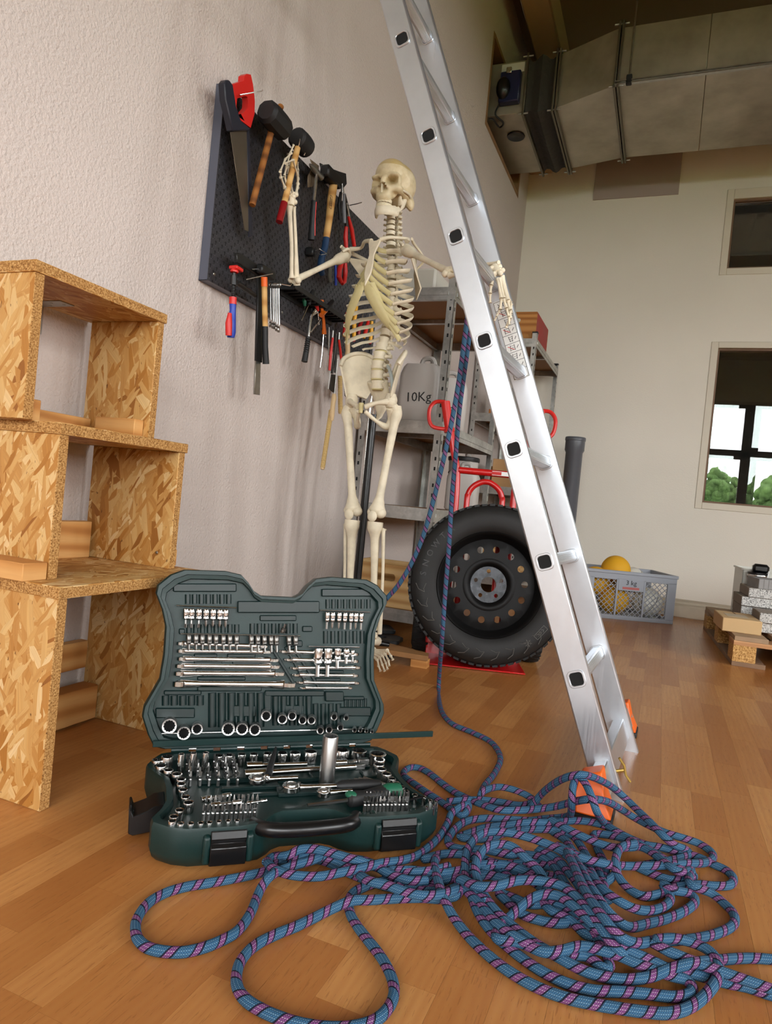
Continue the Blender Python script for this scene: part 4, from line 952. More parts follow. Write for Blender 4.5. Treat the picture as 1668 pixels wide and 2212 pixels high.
# ================================================================== anatomical skeleton
def bone_mat(name, c, v=.10):
    n = NT(name); co = n.coord('Object'); f = n.noise(co, 26, 4, .6); f2 = n.noise(co, 6, 2)
    cc = rgb(*c); d = tuple(q*(1-v*2.2) for q in cc[:3])+(1,)
    col = n.ramp(f, [(.25, d), (.6, cc)]); col = n.mix(n.math('MULTIPLY', f2, .25), col, rgb(206, 182, 132))
    n.set(col=col, rough=.48, spec=.4); n.bump(f, .12, .001); return n.m
M_BONE = bone_mat('ivory_bone', (234, 224, 200)); M_CART = bone_mat('yellow_cartilage', (206, 194, 142), .06); M_TOOTH = bone_mat('tooth_enamel', (236, 226, 196), .06)
def skull_mat():
    n = NT('skull_bone'); co = n.coord('Object'); z = n.n('ShaderNodeSeparateXYZ', i={0: co}).outputs[2]
    f = n.noise(co, 30, 4, .6); f2 = n.noise(co, 9, 2)
    k = n.math('MULTIPLY', n.math('GREATER_THAN', n.math('ADD', z, n.math('MULTIPLY', f2, .012)), .046), .55)
    k2 = n.math('MULTIPLY_ADD', f2, .35, k)
    c = n.mix(k2, n.ramp(f, [(.25, rgb(196, 178, 138)), (.6, rgb(230, 216, 182))]), rgb(186, 158, 96))
    n.set(col=c, rough=.42, spec=.45); n.bump(f, .1, .001); return n.m
SKF = V((-.18, -.98, 0)).normalized(); SKL = V((0, 0, 1)).cross(SKF); SKO = V((-1.045, 2.37, 0))
def K(a, b, c): return SKO+SKL*a-SKF*b+V((0, 0, c))
def Sp(u, v, y): return onY(u, v, y)
sk = thing('skeleton', 'life-size ivory anatomical skeleton holding a mallet and resting a hand on the ladder', 'skeleton', (SKO.x, SKO.y, 0))
def bone(name, pts, rad, par=None, n=10, k=5, m=None, flat=1.0, up=None, extra=None):
    P = smooth_path(pts, k); R = []
    for i in range(len(pts)-1):
        for j in range(k): t = j/k; t = t*t*(3-2*t); R.append(rad[i]*(1-t)+rad[i+1]*t)
    R.append(rad[-1])
    b = B().tube(P, R, n, flat=flat, up=up)
    for e in extra or []: b.ell(*e)
    return b.build(name, m or M_BONE, par or sk, ang=70)
# ---- skull: radial surface with orbits, nasal opening, cheek bones
def skull():
    ff = V((-.10, -.995, .0)).normalized(); ll = V((0, 0, 1)).cross(ff); c0 = V((-1.050, 2.372, 1.806))
    M = Mx(((ll.x, -ff.x, 0, c0.x), (ll.y, -ff.y, 0, c0.y), (0, 0, 1, c0.z), (0, 0, 0, 1)))
    ells = [((0, .022, .006), (.071, .088, .074)), ((0, -.022, .018), (.060, .058, .058)), ((0, .03, -.04), (.058, .055, .045)), ((0, -.050, -.040), (.051, .034, .046)), ((0, -.062, -.078), (.030, .026, .026)), ((.048, -.042, -.046), (.018, .024, .014)), ((-.048, -.042, -.046), (.018, .024, .014)), ((.05, .0, -.05), (.016, .05, .012)), ((-.05, .0, -.05), (.016, .05, .012)), ((.057, .042, -.066), (.014, .018, .026)), ((-.057, .042, -.066), (.014, .018, .026)), ((.031, -.066, -.002), (.026, .012, .008)), ((-.031, -.066, -.002), (.026, .012, .008)), ((0, -.074, -.022), (.010, .015, .02)), ((.051, -.050, -.024), (.009, .014, .026)), ((-.051, -.050, -.024), (.009, .014, .026))]
    NU, NV = 88, 66; vs = []
    for i in range(NV+1):
        th = PI*i/NV
        for j in range(NU):
            ph = 2*PI*j/NU
            d = np.array((math.sin(th)*math.cos(ph), math.sin(th)*math.sin(ph), -math.cos(th)))
            s = 0.0
            for (c, r) in ells:
                c = np.array(c); r = np.array(r); A = ((d/r)**2).sum(); Bq = -2*((d*c)/(r*r)).sum(); Cq = ((c/r)**2).sum()-1
                D = Bq*Bq-4*A*Cq
                if D >= 0:
                    t = (-Bq+math.sqrt(D))/(2*A)
                    if t > 0: s += t**26
            r = s**(1/26.0) if s > 0 else .02
            p = d*r
            for sx in (-1, 1):
                q = (p-np.array((sx*.0300, -.080, -.025)))/np.array((.0175, .05, .0160)); e = (q**2).sum()
                if e < 1.4: r -= .046*max(0.0, 1-(e/1.4)**2.4)
                q = (p-np.array((sx*.072, -.028, -.012)))/np.array((.03, .03, .03)); e = (q**2).sum()
                if e < 1: r -= .008*(1-e)
                q = (p-np.array((sx*.042, -.058, -.075)))/np.array((.014, .025, .016)); e = (q**2).sum()
                if e < 1: r -= .014*(1-e)
            w = .0105+.0085*max(0, min(1, (-.040-p[2])/.022))
            q = np.array((p[0]/w, (p[1]+.085)/.04, (p[2]+.053)/.0165)); e = (q**2).sum()
            if e < 1.25: r -= .038*max(0, 1-(e/1.25)**2.5)
            vs.append(d*r)
    fs = [(i*NU+j, i*NU+(j+1) % NU, (i+1)*NU+(j+1) % NU, (i+1)*NU+j) for i in range(NV) for j in range(NU)]
    me = B().add(vs, fs).mesh('cranium', skull_mat(), ang=80)
    cr = link('cranium', me, sk, m=wm(sk).inverted() @ M)
    def X(a, b, c): return M @ V((a, b, c))
    # dark depth of the nasal opening and orbits comes from shade; a thin septum
    B().bar(X(0, -.080, -.038), X(0, -.078, -.068), .0018, .016, ff).build('nasal_septum', M_BONE, cr)
    for s in (-1, 1):
        bone('cheek_arch', [X(s*.050, -.052, -.046), X(s*.066, -.028, -.050), X(s*.070, 0, -.050), X(s*.064, .022, -.050)], [.0055, .0048, .0042, .006], cr, 8)
    # mandible
    b = B()
    L = [(-.050, .006, -.058), (-.052, -.002, -.082), (-.049, -.012, -.108), (-.041, -.034, -.121), (-.027, -.062, -.129), (-.013, -.076, -.132), (0, -.079, -.133)]
    L = L+[(-a, b_, c) for a, b_, c in reversed(L[:-1])]
    P = smooth_path([X(*p) for p in L], 5); n = len(P); rings = []
    for i, p in enumerate(P):
        t = i/(n-1); side = min(t, 1-t)*2
        tan = (P[min(i+1, n-1)]-P[max(i-1, 0)]).normalized()
        out = tan.cross(V((0, 0, 1))); out = out.normalized() if out.length > .05 else ll
        upv = V((0, 0, 1)) if side > .42 else (-ff*.75+V((0, 0, .5))).normalized()
        hgt = .0175 if side > .45 else .0185
        th = .0062
        mv = p+V((0, 0, .002 if side > .5 else -.002))
        rings.append([mv+upv*hgt*math.cos(a)+out*th*math.sin(a) for a in [2*PI*q/10 for q in range(10)]])
    b.loft(rings)
    md = b.build('mandible', M_BONE, cr, ang=70)
    for s in (-1, 1): bone('coronoid', [X(s*.047, -.012, -.092), X(s*.046, -.022, -.070), X(s*.045, -.020, -.056)], [.012, .007, .003], md, 8, flat=.35, up=ll)
    # teeth
    for row, (z, dz, k) in enumerate(((-.0945, -1, 1.04), (-.1085, 1, 1.06))):
        for i in range(14):
            a = (i-6.5)/6.5*1.22
            p = X(math.sin(a)*.0275*k, -.052-.026*math.cos(a)*k+.012*(1-math.cos(a)), z)
            o = V((p-X(0, -.045, z))).normalized()
            wd = .0052 if abs(i-6.5) < 3 else .0062
            B().box((0, 0, 0), (wd*1.06, .0052, .0118), Mx.Translation(p) @ Mx(((-o.y, o.x, 0), (o.x, o.y, 0), (0, 0, 1))).transposed().to_4x4()).build('tooth', M_TOOTH, cr if row == 0 else md, bevel=.0012)
    return X
SX = skull()
# spring wire beside the neck
# ---- spine
def vertebra(kind, s):
    b = B()
    if kind == 'lumbar': b.lathe([(0, -.014), (.024, -.014), (.0245, -.011), (.0205, 0), (.0245, .011), (.024, .014), (0, .014)], 18, Mx.Diagonal((1, .78, 1, 1)))
    elif kind == 'thoracic': b.lathe([(0, -.0105), (.0165, -.0105), (.0168, -.008), (.0145, 0), (.0168, .008), (.0165, .0105), (0, .0105)], 16, Mx.Diagonal((1, .85, 1, 1)))
    else: b.lathe([(0, -.0065), (.0125, -.0065), (.0128, -.005), (.0115, 0), (.0128, .005), (.0125, .0065), (0, .0065)], 16, Mx.Diagonal((1, .75, 1, 1)))
    w = {'lumbar': .040, 'thoracic': .033, 'cervical': .026}[kind]; sp = {'lumbar': (.062, -.008), 'thoracic': (.052, -.028), 'cervical': (.038, -.010)}[kind]; h = {'lumbar': .010, 'thoracic': .007, 'cervical': .0055}[kind]
    for sg in (-1, 1):
        b.tube(smooth_path([(sg*.008, .014, 0), (sg*w*.6, .022, .002), (sg*w, .024 if kind != 'cervical' else .008, .002)], 3), [h, h*.9, h*.8, h*.7, h*.65, h*.7, h*.75], 8)
        b.ell((sg*.013, .020, .008), (.006, .006, .008), 8, 6); b.ell((sg*.013, .020, -.009), (.006, .006, .008), 8, 6)
    b.tube([(0, .014, 0), (0, sp[0]*.6, sp[1]*.5), (0, sp[0], sp[1])], [h*1.0, h*.7, h*.8], 8)
    return b.mesh('vertebra', M_BONE, ang=60)
VM = {k: vertebra(k, 1) for k in ('cervical', 'thoracic', 'lumbar')}
DISC = B().lathe([(0, -.004), (.021, -.004), (.0232, -.002), (.0232, .002), (.021, .004), (0, .004)], 18, Mx.Diagonal((1, .8, 1, 1))).mesh('disc', M_CART, ang=60)
SKM = Mx(((SKL.x, -SKF.x, 0, 0), (SKL.y, -SKF.y, 0, 0), (0, 0, 1, 0), (0, 0, 0, 1)))
ISK = wm(sk).inverted()
def setv(kind, c, tilt, s): link('vertebra', VM[kind], sk, m=ISK @ Mx.Translation(c) @ SKM @ Mx.Rotation(tilt, 4, 'X') @ Mx.Diagonal((s, s, s*(.70 if kind == 'cervical' else 1), 1)))
for i in range(7): setv('cervical', K(.002*i-.006, .006-.004*math.sin(i/6*PI), 1.700-.0202*i), .05-.03*i, 1.38+.03*i)
TZs = []
for i in range(12):
    z = 1.552-.0268*i-.0003*i*i; TZs.append(z)
    setv('thoracic', K(.008, .008+.026*math.sin(i/11*PI*.9), z), .18-.032*i, .92+.025*i)
for i in range(5):
    z = 1.196-.0345*i*1.02; b_ = .008-.014*math.sin(i/4*PI)
    setv('lumbar', K(.006, b_, z), -.1+.05*i, 1.0+.02*i)
    link('disc', DISC, sk, m=ISK @ Mx.Translation(K(.006, b_, z-.0175)) @ SKM)
# ---- ribs with cartilage, sternum
ST0, ST1 = K(.008, -.098, 1.548), K(-.002, -.128, 1.395)
for i in range(12):
    z = TZs[i]; w = (.060, .086, .104, .116, .124, .130, .134, .136, .134, .128, .116, .095)[i]
    dep = (.085, .108, .124, .134, .142, .148, .150, .148, .140, .128, .11, .08)[i]
    drop = (.032, .052, .068, .082, .094, .104, .112, .118, .120, .118, .104, .08)[i]
    end = (1.0, 1.0, .98, .95, .92, .89, .86, .82, .78, .74, .55, .40)[i]
    b0 = .008+.026*math.sin(i/11*PI*.9)+.012
    for sg in (-1, 1):
        pts = []
        for q in range(13):
            t = q/12*end; ph = t*PI*.86
            a = .008+sg*(w*math.sin(ph)**.82 if ph > 0 else 0)
            bb = b0+.022*math.sin(min(1, t*3)*PI)*.9-dep*(1-math.cos(ph))/1.9
            pts.append(K(a+(sg*.012 if q == 0 else 0), bb, z+.004-drop*(t**.85)))
        fr = [pts[0].lerp(pts[1], .0)]+pts[1:]
        r = .0086 if i < 10 else .007
        b = B().tube(smooth_path(fr, 3), [r*1.05]*(len(fr)*3-2), 8, flat=.36, up=(0, 0, 1))
        b.build('rib', M_BONE, sk, ang=70)
        if i < 10:
            e = pts[-1]
            if i < 6: tgt = ST0.lerp(ST1, min(1, .10+.17*i)); mid = e.lerp(tgt, .5)+V((0, 0, -.004))
            else:
                tgt = ST1+V((0, 0, -.004))+SKL*sg*(.004+.010*(i-6)); mid = e.lerp(tgt, .45)+SKL*sg*.004+V((0, 0, -.016))
            bone('costal_cartilage', [e, mid, tgt], [.0088, .0088, .0085] if i < 6 else [.0085, .010, .010], None, 8, 5, M_CART, .45, (0, 0, 1))
# broad cartilage of the costal arch
for sg in (-1, 1):
    bone('costal_arch', [ST1+SKL*sg*.004, K(sg*.030, -.128, 1.352), K(sg*.062, -.115, 1.300), K(sg*.088, -.090, 1.256), K(sg*.102, -.06, 1.232)], [.014, .020, .019, .014, .008], None, 10, 5, M_CART, .30, SKL)
stp = [(-.026, 0), (-.020, .012), (-.008, .006), (.008, .006), (.020, .012), (.026, 0), (.016, -.030), (.011, -.052), (.014, -.075), (.016, -.1), (.014, -.125), (.006, -.150), (0, -.172), (-.006, -.150), (-.014, -.125), (-.016, -.1), (-.014, -.075), (-.011, -.052), (-.016, -.030)]
d = (ST0-ST1).normalized(); B().prism(stp, .008, FR(ST0-d*.002, -SKF*-1 if False else SKL.cross(d), SKL)).build('sternum', M_BONE, sk, bevel=.003, seg=2)
# ---- shoulder girdle
shR, shL = V((-1.203, 2.325, 1.522)), V((-.938, 2.292, 1.522))
bone('clavicle', [ST0+SKL*-.018+V((0, 0, .008)), K(-.055, -.078, 1.566), K(-.105, -.030, 1.566), shR+V((.012, .018, .034))], [.009, .0065, .006, .009])
bone('clavicle', [ST0+SKL*.018+V((0, 0, .008)), K(.055, -.078, 1.568), K(.10, -.030, 1.575), shL+V((-.012, .02, .040))], [.009, .0065, .006, .009])
for sg, sh in ((-1, shR), (1, shL)):
    p = [sh+V((0, .022, .006)), K(sg*.075, .085, 1.545), K(sg*.062, .10, 1.49), K(sg*.088, .092, 1.388), K(sg*.108, .08, 1.43)]
    b = B(); c = sum(p, V())/5; nn = (p[1]-c).cross(p[3]-c).normalized()*.0028
    b.add([q+nn for q in p]+[q-nn for q in p], [(0, 1, 2, 3, 4), (9, 8, 7, 6, 5)]+[(i, 5+i, 5+(i+1) % 5, (i+1) % 5) for i in range(5)])
    sc_ = b.build('scapula', M_BONE, sk, bevel=.002)
    bone('scapula_spine', [K(sg*.07, .10, 1.51), K(sg*.11, .082, 1.54), sh+V((sg*.012, .03, .036)), sh+V((sg*.016, .0, .040))], [.004, .006, .009, .007], sc_, 8, flat=.6)
    bone('coracoid', [sh+V((-sg*.012, .018, .014)), sh+V((-sg*.022, -.012, .024)), sh+V((-sg*.006, -.026, .010))], [.008, .006, .005], sc_, 8)
    bone('glenoid', [sh+V((-sg*.010, .018, .014)), sh+V((-sg*.004, .014, -.014))], [.010, .010], sc_, 8)
# ---- arms
elR = V((-1.262, 2.085, 1.357)); wrR = onX(629, 445, -1.252)
def humerus(a, b_):
    d = (b_-a).normalized(); s = frame(d).col[0]
    bone('humerus', [a, a+d*.03, a+d*.075, a.lerp(b_, .55), b_-d*.04, b_-d*.012, b_+d*.006], [.021, .0205, .0122, .0098, .0115, .0155, .013], None, 12, 5, extra=[(a-d*.002, (.0225, .0225, .0225)), (b_+s*.016, (.012, .012, .012)), (b_-s*.017, (.011, .011, .011))])
def forearm(a, b_, side):
    d = (b_-a).normalized(); s = (side-d*side.dot(d)).normalized()
    bone('ulna', [a-d*.018+s*.010, a+d*.03+s*.010, a.lerp(b_, .5)+s*.013, b_-d*.02+s*.013, b_+s*.014], [.012, .0095, .0062, .0055, .0068], None, 10)
    bone('radius', [a+d*.008-s*.012, a+d*.03-s*.012, a.lerp(b_, .5)-s*.006, b_-d*.03-s*.008, b_-s*.008], [.0105, .007, .0068, .0085, .013], None, 10)
humerus(shR, elR); forearm(elR, wrR, V((.3, 1, 0)))
elL = V((-.706, 2.105, 1.372)); wrL = V((-.523, 1.985, 1.342))
humerus(shL, elL); forearm(elL, wrL, V((.2, .3, 1)))
def hand(wr, chains, cc, cr_):
    h = bone('carpals', [wr, cc], [.012, .012], None, 8, 2)
    rc = random.Random(4)
    for i in range(8):
        B().ell(wr.lerp(cc, .25+.7*(i // 4))+V((rc.uniform(-.013, .013), rc.uniform(-.008, .008), rc.uniform(-.011, .011))), (.0085, .0085, .0085), 8, 6).build('carpal_bone', M_BONE, h)
    for ch in chains:
        for i in range(len(ch)-1):
            a, b_ = ch[i], ch[i+1]; g = (b_-a).normalized()*.0012; r = (.0052, .0046, .0040, .0034)[min(i, 3)]
            bone('metacarpal' if i == 0 else 'phalanx', [a+g, a.lerp(b_, .2), a.lerp(b_, .5), a.lerp(b_, .82), b_-g], [r*1.35, r*.9, r*.78, r*.95, r*1.4], h, 8, 3)
def hz(*q): return [onX(440+x*.27578, 140+y*.27578, xx) for (x, y, xx) in q]
hand(wrR, [hz((665, 1030, -1.262), (635, 960, -1.262), (605, 880, -1.258), (600, 835, -1.25), (640, 740, -1.262), (690, 690, -1.255)),
           hz((690, 1025, -1.262), (650, 940, -1.27), (632, 870, -1.268), (650, 800, -1.26), (675, 700, -1.27), (705, 625, -1.262))[:5]+hz((705, 625, -1.265)),
           hz((705, 1025, -1.262), (680, 940, -1.285), (660, 860, -1.285), (668, 790, -1.28), (700, 720, -1.27)),
           hz((720, 1020, -1.258), (735, 960, -1.275), (740, 890, -1.275), (738, 820, -1.268), (735, 760, -1.262)),
           hz((725, 1010, -1.25), (738, 930, -1.262), (735, 860, -1.255), (700, 745, -1.236), (640, 772, -1.232))], onX(440+695*.27578, 140+1025*.27578, -1.255), None)
def lzz(*q): return [onY(780+x*.27578, 560+y*.27578, yy) for (x, y, yy) in q]
hand(lzz((1045, 60, 1.985))[0], [lzz((1045, 130, 1.965), (1020, 205, 1.962), (1012, 270, 1.962), (1012, 345, 1.965)),
           lzz((1070, 150, 1.965), (1100, 310, 1.955), (1090, 395, 1.957), (1062, 445, 1.96), (1045, 485, 1.962)),
           lzz((1085, 150, 1.965), (1118, 310, 1.957), (1140, 385, 1.957), (1158, 450, 1.96), (1162, 515, 1.963)),
           lzz((1098, 140, 1.97), (1150, 325, 1.96), (1168, 400, 1.962), (1172, 465, 1.965), (1145, 520, 1.967)),
           lzz((1108, 130, 1.975), (1160, 335, 1.967), (1178, 345, 1.967), (1175, 425, 1.97), (1135, 540, 1.97))], lzz((1075, 105, 1.97))[0], None)
# ---- pelvis
def wing(sg):
    rows = []
    prof = [  # (outline a, b, z) from rear sacroiliac edge round the crest to the front
        [(.030, .060, 1.085), (.048, .066, 1.150), (.080, .050, 1.178), (.112, .012, 1.176), (.132, -.030, 1.150), (.128, -.055, 1.115)],
        [(.034, .050, 1.060), (.052, .050, 1.110), (.080, .036, 1.132), (.108, .004, 1.132), (.122, -.030, 1.112), (.118, -.050, 1.085)],
        [(.040, .040, 1.035), (.058, .036, 1.060), (.078, .022, 1.072), (.096, -.002, 1.072), (.106, -.028, 1.062), (.104, -.046, 1.045)],
        [(.052, .030, 1.000), (.066, .022, 1.004), (.080, .008, 1.006), (.090, -.008, 1.004), (.096, -.026, 1.000), (.094, -.040, .992)]]
    for r in prof: rows.append(smooth_path([K(sg*a*1.0, b_, z) for a, b_, z in r], 4))
    b = B(); nr = len(rows); nc = len(rows[0]); th = SKL*sg*.006+SKF*.003
    top = [p for r in rows for p in r]; bot = [p+th for p in top]; fs = []
    N = len(top)
    for i in range(nr-1):
        for j in range(nc-1):
            q = (i*nc+j, i*nc+j+1, (i+1)*nc+j+1, (i+1)*nc+j); fs += [q, tuple(N+k for k in reversed(q))]
    edge = [j for j in range(nc)]+[i*nc+nc-1 for i in range(1, nr)]+[(nr-1)*nc+j for j in range(nc-2, -1, -1)]+[i*nc for i in range(nr-2, 0, -1)]
    for i in range(len(edge)): a, c = edge[i], edge[(i+1) % len(edge)]; fs.append((a, N+a, N+c, c))
    b.add(top+bot, fs)
    w = b.build('hip_bone', M_BONE, sk, ang=70, sub=1)
    bone('iliac_crest', [K(sg*a, b_, z) for a, b_, z in prof[0]], [.007, .008, .0075, .008, .009, .008], w, 8)
    hc = K(sg*.088, -.018, .985)
    bone('acetabulum', [hc+V((0, 0, .03)), hc+V((0, 0, .008)), hc+V((0, 0, -.018))], [.018, .025, .018], w, 12)
    bone('pubic_ramus', [hc+SKF*.012, K(sg*.055, -.060, .975), K(sg*.016, -.075, .958)], [.014, .008, .010], w, 8)
    bone('ischium', [hc+V((0, 0, -.02)), K(sg*.078, .012, .925), K(sg*.066, .004, .898), K(sg*.040, -.035, .915), K(sg*.014, -.070, .942)], [.016, .014, .014, .007, .008], w, 8)
wing(-1); wing(1)
bone('sacrum', [K(0, .012, 1.068), K(0, .035, 1.035), K(0, .055, .985), K(0, .050, .945), K(0, .035, .925)], [.046, .042, .028, .014, .006], None, 12, flat=.45, up=SKL)
bone('pubic_symphysis', [K(0, -.078, .972), K(0, -.076, .935)], [.010, .008], None, 8, m=M_CART)
# ---- legs
def leg(sg, hip, tro, kn, an):
    d = (kn-tro).normalized(); s = SKL
    fe = bone('femur', [tro+V((0, 0, .012)), tro-V((0, 0, .02)), tro.lerp(kn, .18), tro.lerp(kn, .5), tro.lerp(kn, .8), kn-d*.045, kn-d*.018, kn], [.015, .0205, .0158, .0138, .0148, .022, .031, .024], None, 14, extra=[(kn-d*.008+s*.018, (.020, .024, .020)), (kn-d*.008-s*.018, (.020, .024, .020))])
    bone('femoral_neck', [hip, hip.lerp(tro, .45), tro-V((0, 0, .008))], [.0225, .0145, .018], fe, 12, extra=[(hip, (.0235, .0235, .0235))])
    B().ell(kn+SKF*.026-V((0, 0, .006)), (.019, .010, .021), 12, 8).build('patella', M_BONE, sk)
    t0 = kn-V((0, 0, .036))+d*.0
    d2 = (an-t0).normalized()
    bone('tibia', [t0+V((0, 0, .010)), t0-V((0, 0, .012)), t0.lerp(an, .16), t0.lerp(an, .5), t0.lerp(an, .85), an], [.029, .029, .0165, .0125, .0115, .019], None, 12)
    q = SKL*sg*.034
    bone('fibula', [t0+q+V((0, .012, -.012)), t0+q+V((0, .012, -.035)), t0.lerp(an, .5)+q*.95+V((0, .012, 0)), an+q*.8+V((0, .008, -.012))], [.0105, .0068, .0056, .0088], None, 10)
kR, kL = onY(763, 1108, 2.345), onY(813, 1112, 2.335)
aR, aL = onY(752, 1375, 2.40), onY(806, 1360, 2.375)
leg(-1, K(-.088, -.020, .985), onY(750, 884, 2.372), kR, aR)
leg(1, K(.088, -.020, .985), onY(858, 884, 2.350), kL, aL)
def foot(an, toes):
    f = bone('talus', [an+V((0, .004, -.012)), an+V((0, -.006, -.030))], [.020, .020], None, 10, 3)
    bone('calcaneus', [an+V((0, .055, -.052)), an+V((0, .02, -.045)), an+V((0, -.03, -.045))], [.018, .019, .015], f, 10)
    mid = an+V((0.004, -.052, -.058))
    rc = random.Random(9)
    for i in range(5): B().ell(mid+V((-.02+.011*i, .004, rc.uniform(-.004, .004))), (.011, .012, .010), 8, 6).build('tarsal_bone', M_BONE, f)
    for i, ch in enumerate(toes):
        ch = [mid+V((-.022+.011*i, -.010, -.004))]+ch
        for j in range(len(ch)-1):
            a, b_ = ch[j], ch[j+1]; r = .0062 if j == 0 else .0050-.0004*j
            bone('metatarsal' if j == 0 else 'toe_phalanx', [a, a.lerp(b_, .2), a.lerp(b_, .5), a.lerp(b_, .85), b_], [r*1.3, r*.9, r*.75, r*.95, r*1.35], f, 8, 3)
def fz(*q): return [onY(680+x*.3345, 740+y*.3345, yy) for (x, y, yy) in q]
foot(aL, [fz((405, 2045, 2.285), (412, 2090, 2.27), (425, 2122, 2.262)), fz((420, 2030, 2.28), (436, 2080, 2.265), (452, 2122, 2.255)), fz((438, 2020, 2.275), (460, 2070, 2.26), (470, 2110, 2.25)), fz((455, 2010, 2.275), (476, 2055, 2.26), (482, 2090, 2.252)), fz((470, 1990, 2.275), (492, 2025, 2.262), (505, 2048, 2.255))])
foot(aR, [[aR+V((-.022+.012*i, -.12, -.085)), aR+V((-.024+.013*i, -.145, -.10)), aR+V((-.025+.014*i, -.165, -.112))] for i in range(5)])
# ---- stand of the skeleton
M_CHR = M_CHROME
stn = thing('skeleton_stand', 'black and chrome pole stand behind the skeleton', 'stand', (-1.085, 2.47, 0))
B().tube([(-1.085, 2.47, .05), (-1.085, 2.47, .955)], .0155, 14).build('pole', M_LATCH, stn)
B().tube([(-1.105, 2.478, .06), (-1.105, 2.478, 1.06)], .006, 10).build('chrome_rod', M_CHROME, stn)
B().tube([(-1.085, 2.47, .94), (-1.08, 2.455, 1.02), (-1.075, 2.425, 1.06)], .0085, 10).build('upper_rod', M_CHROME, stn)
B().tube(smooth_path([onY(842, 870, 2.36), onY(848, 845, 2.33), onY(845, 810, 2.34), onY(838, 790, 2.38)], 5), .0065, 8).build('hose', mat('grey_tube', (176, 186, 184), .4), stn)
for i in range(5):
    a = 2*PI*i/5+.5; c = V((-1.085, 2.47, 0)); dd = V((math.cos(a), math.sin(a), 0)); R_ = .15
    lg = B().tube([c+V((0, 0, .075)), c+dd*R_+V((0, 0, .058))], [.016, .011], 10).build('leg', M_LATCH, stn)
    B().lathe([(0, -.009), (.021, -.009), (.024, -.006), (.024, .006), (.021, .009), (0, .009)], 16, FR(c+dd*R_+V((0, 0, .0242)), dd.cross(V((0, 0, 1))))).build('castor', M_BLACK, lg)
B().lathe([(0, .03), (.032, .03), (.032, .09), (0, .09)], 16, Mx.Translation((-1.085, 2.47, 0))).build('hub', M_LATCH, stn)
# ================================================================== pegboard with hand tools
def peg_mat():
    n = NT('perforated_black_steel'); uv = n.coord('UV')
    sp = n.n('ShaderNodeSeparateXYZ', i={0: uv}); u, v = sp.outputs[0], sp.outputs[1]
    def lattice(du, dv, w, h, ou, ov):
        cu = n.math('DIVIDE', n.math('ADD', u, ou), du); col = n.math('FLOOR', cu)
        cv = n.math('ADD', n.math('DIVIDE', n.math('ADD', v, ov), dv), n.math('MULTIPLY', col, .5))
        a = n.math('DIVIDE', n.math('MULTIPLY', n.math('SUBTRACT', n.math('FRACT', cu), .5), du), w)
        b = n.math('DIVIDE', n.math('MULTIPLY', n.math('SUBTRACT', n.math('FRACT', cv), .5), dv), h)
        return n.math('LESS_THAN', n.math('ADD', n.math('POWER', n.math('ABSOLUTE', a), 2.0), n.math('POWER', n.math('ABSOLUTE', b), 2.0)), 1.0)
    s1 = lattice(.016, .030, .0028, .0062, 0, 0); s2 = lattice(.016, .030, .0040, .0036, 0, -.0045); s3 = lattice(.016, .015, .0014, .0014, .008, .004)
    rim = lattice(.016, .030, .0036, .0070, 0, .0012)  # edge highlight of each slot, painted into the panel colour
    hole = n.math('MAXIMUM', n.math('MAXIMUM', s1, s2), s3)
    f = n.noise(n.coord('Object'), 3.0, 3)
    base = n.mix(f, rgb(50, 49, 54), rgb(70, 69, 73)); base = n.mix(n.math('MULTIPLY', rim, .55), base, rgb(112, 112, 116))
    n.set(col=n.mix(hole, base, rgb(9, 9, 10)), rough=n.math('MULTIPLY_ADD', hole, .4, .42), metal=n.math('MULTIPLY_ADD', hole, -.35, .35))
    n.bump(n.math('SUBTRACT', 1.0, hole), .8, .002); return n.m
M_PEG = peg_mat(); M_PEGF = mat('blue_grey_steel_flange', (92, 96, 110), .45, .3)
PX = XW+.034                    # front face of the pegboard
y0, y1, zb, zt = 1.722, 2.944, 1.240, 1.835
peg = thing('pegboard', 'dark perforated steel pegboard full of hand tools on the left wall', 'pegboard', (XW, y0, zb))
for i in range(3):
    a = y0+(y1-y0)*i/3; c = y0+(y1-y0)*(i+1)/3-.0012
    B().bx(PX-.0015, PX, a, c, zb, zt).build('perforated_panel', M_PEG, peg)
    b = B().bx(XW+.001, PX-.0015, a, a+.0015, zb, zt).bx(XW+.001, PX-.0015, c-.0015, c, zb, zt).bx(XW+.001, PX-.0015, a, c, zb, zb+.0015).bx(XW+.001, PX-.0015, a, c, zt-.0015, zt)
    b.build('panel_flange', M_PEGF, peg)
    for (yy, zz) in ((a+.03, zb+.028), (c-.03, zb+.028), (a+.03, zt-.028), (c-.03, zt-.028)):
        B().lathe([(0, .0022), (.004, .0018), (.0052, 0)], 12, FR((PX, yy, zz), (1, 0, 0))).build('panel_screw', M_ZINC, peg)
def t1(x, y, d=.03): return onX(440+x*.27578, 140+y*.27578, PX+d)
def t2(x, y, d=.03): return onX(440+x*.27578, 500+y*.27578, PX+d)
def t3(x, y, d=.03): return onX(640+x*.12658, 580+y*.12658, PX+d)       # close view of the lower right cluster
def plateX(name, pts, f, d, th, m, par, bevel=.0015):
    P = [f(x, y, d) for x, y in pts]; n = len(P); b = B()
    b.add(P+[p+V((th, 0, 0)) for p in P], [tuple(range(n)), tuple(range(2*n-1, n-1, -1))]+[(i, n+i, n+(i+1) % n, (i+1) % n) for i in range(n)])
    return b.build(name, m, par, bevel=bevel)
def stick(name, f, pts, rad, m, par, d=.03, n=10, flat=1.0):
    P = [f(*(p if len(p) == 3 else (p[0], p[1], d))) for p in pts]
    return B().tube(P, rad, n, flat=flat, up=(1, 0, 0)).build(name, m, par)
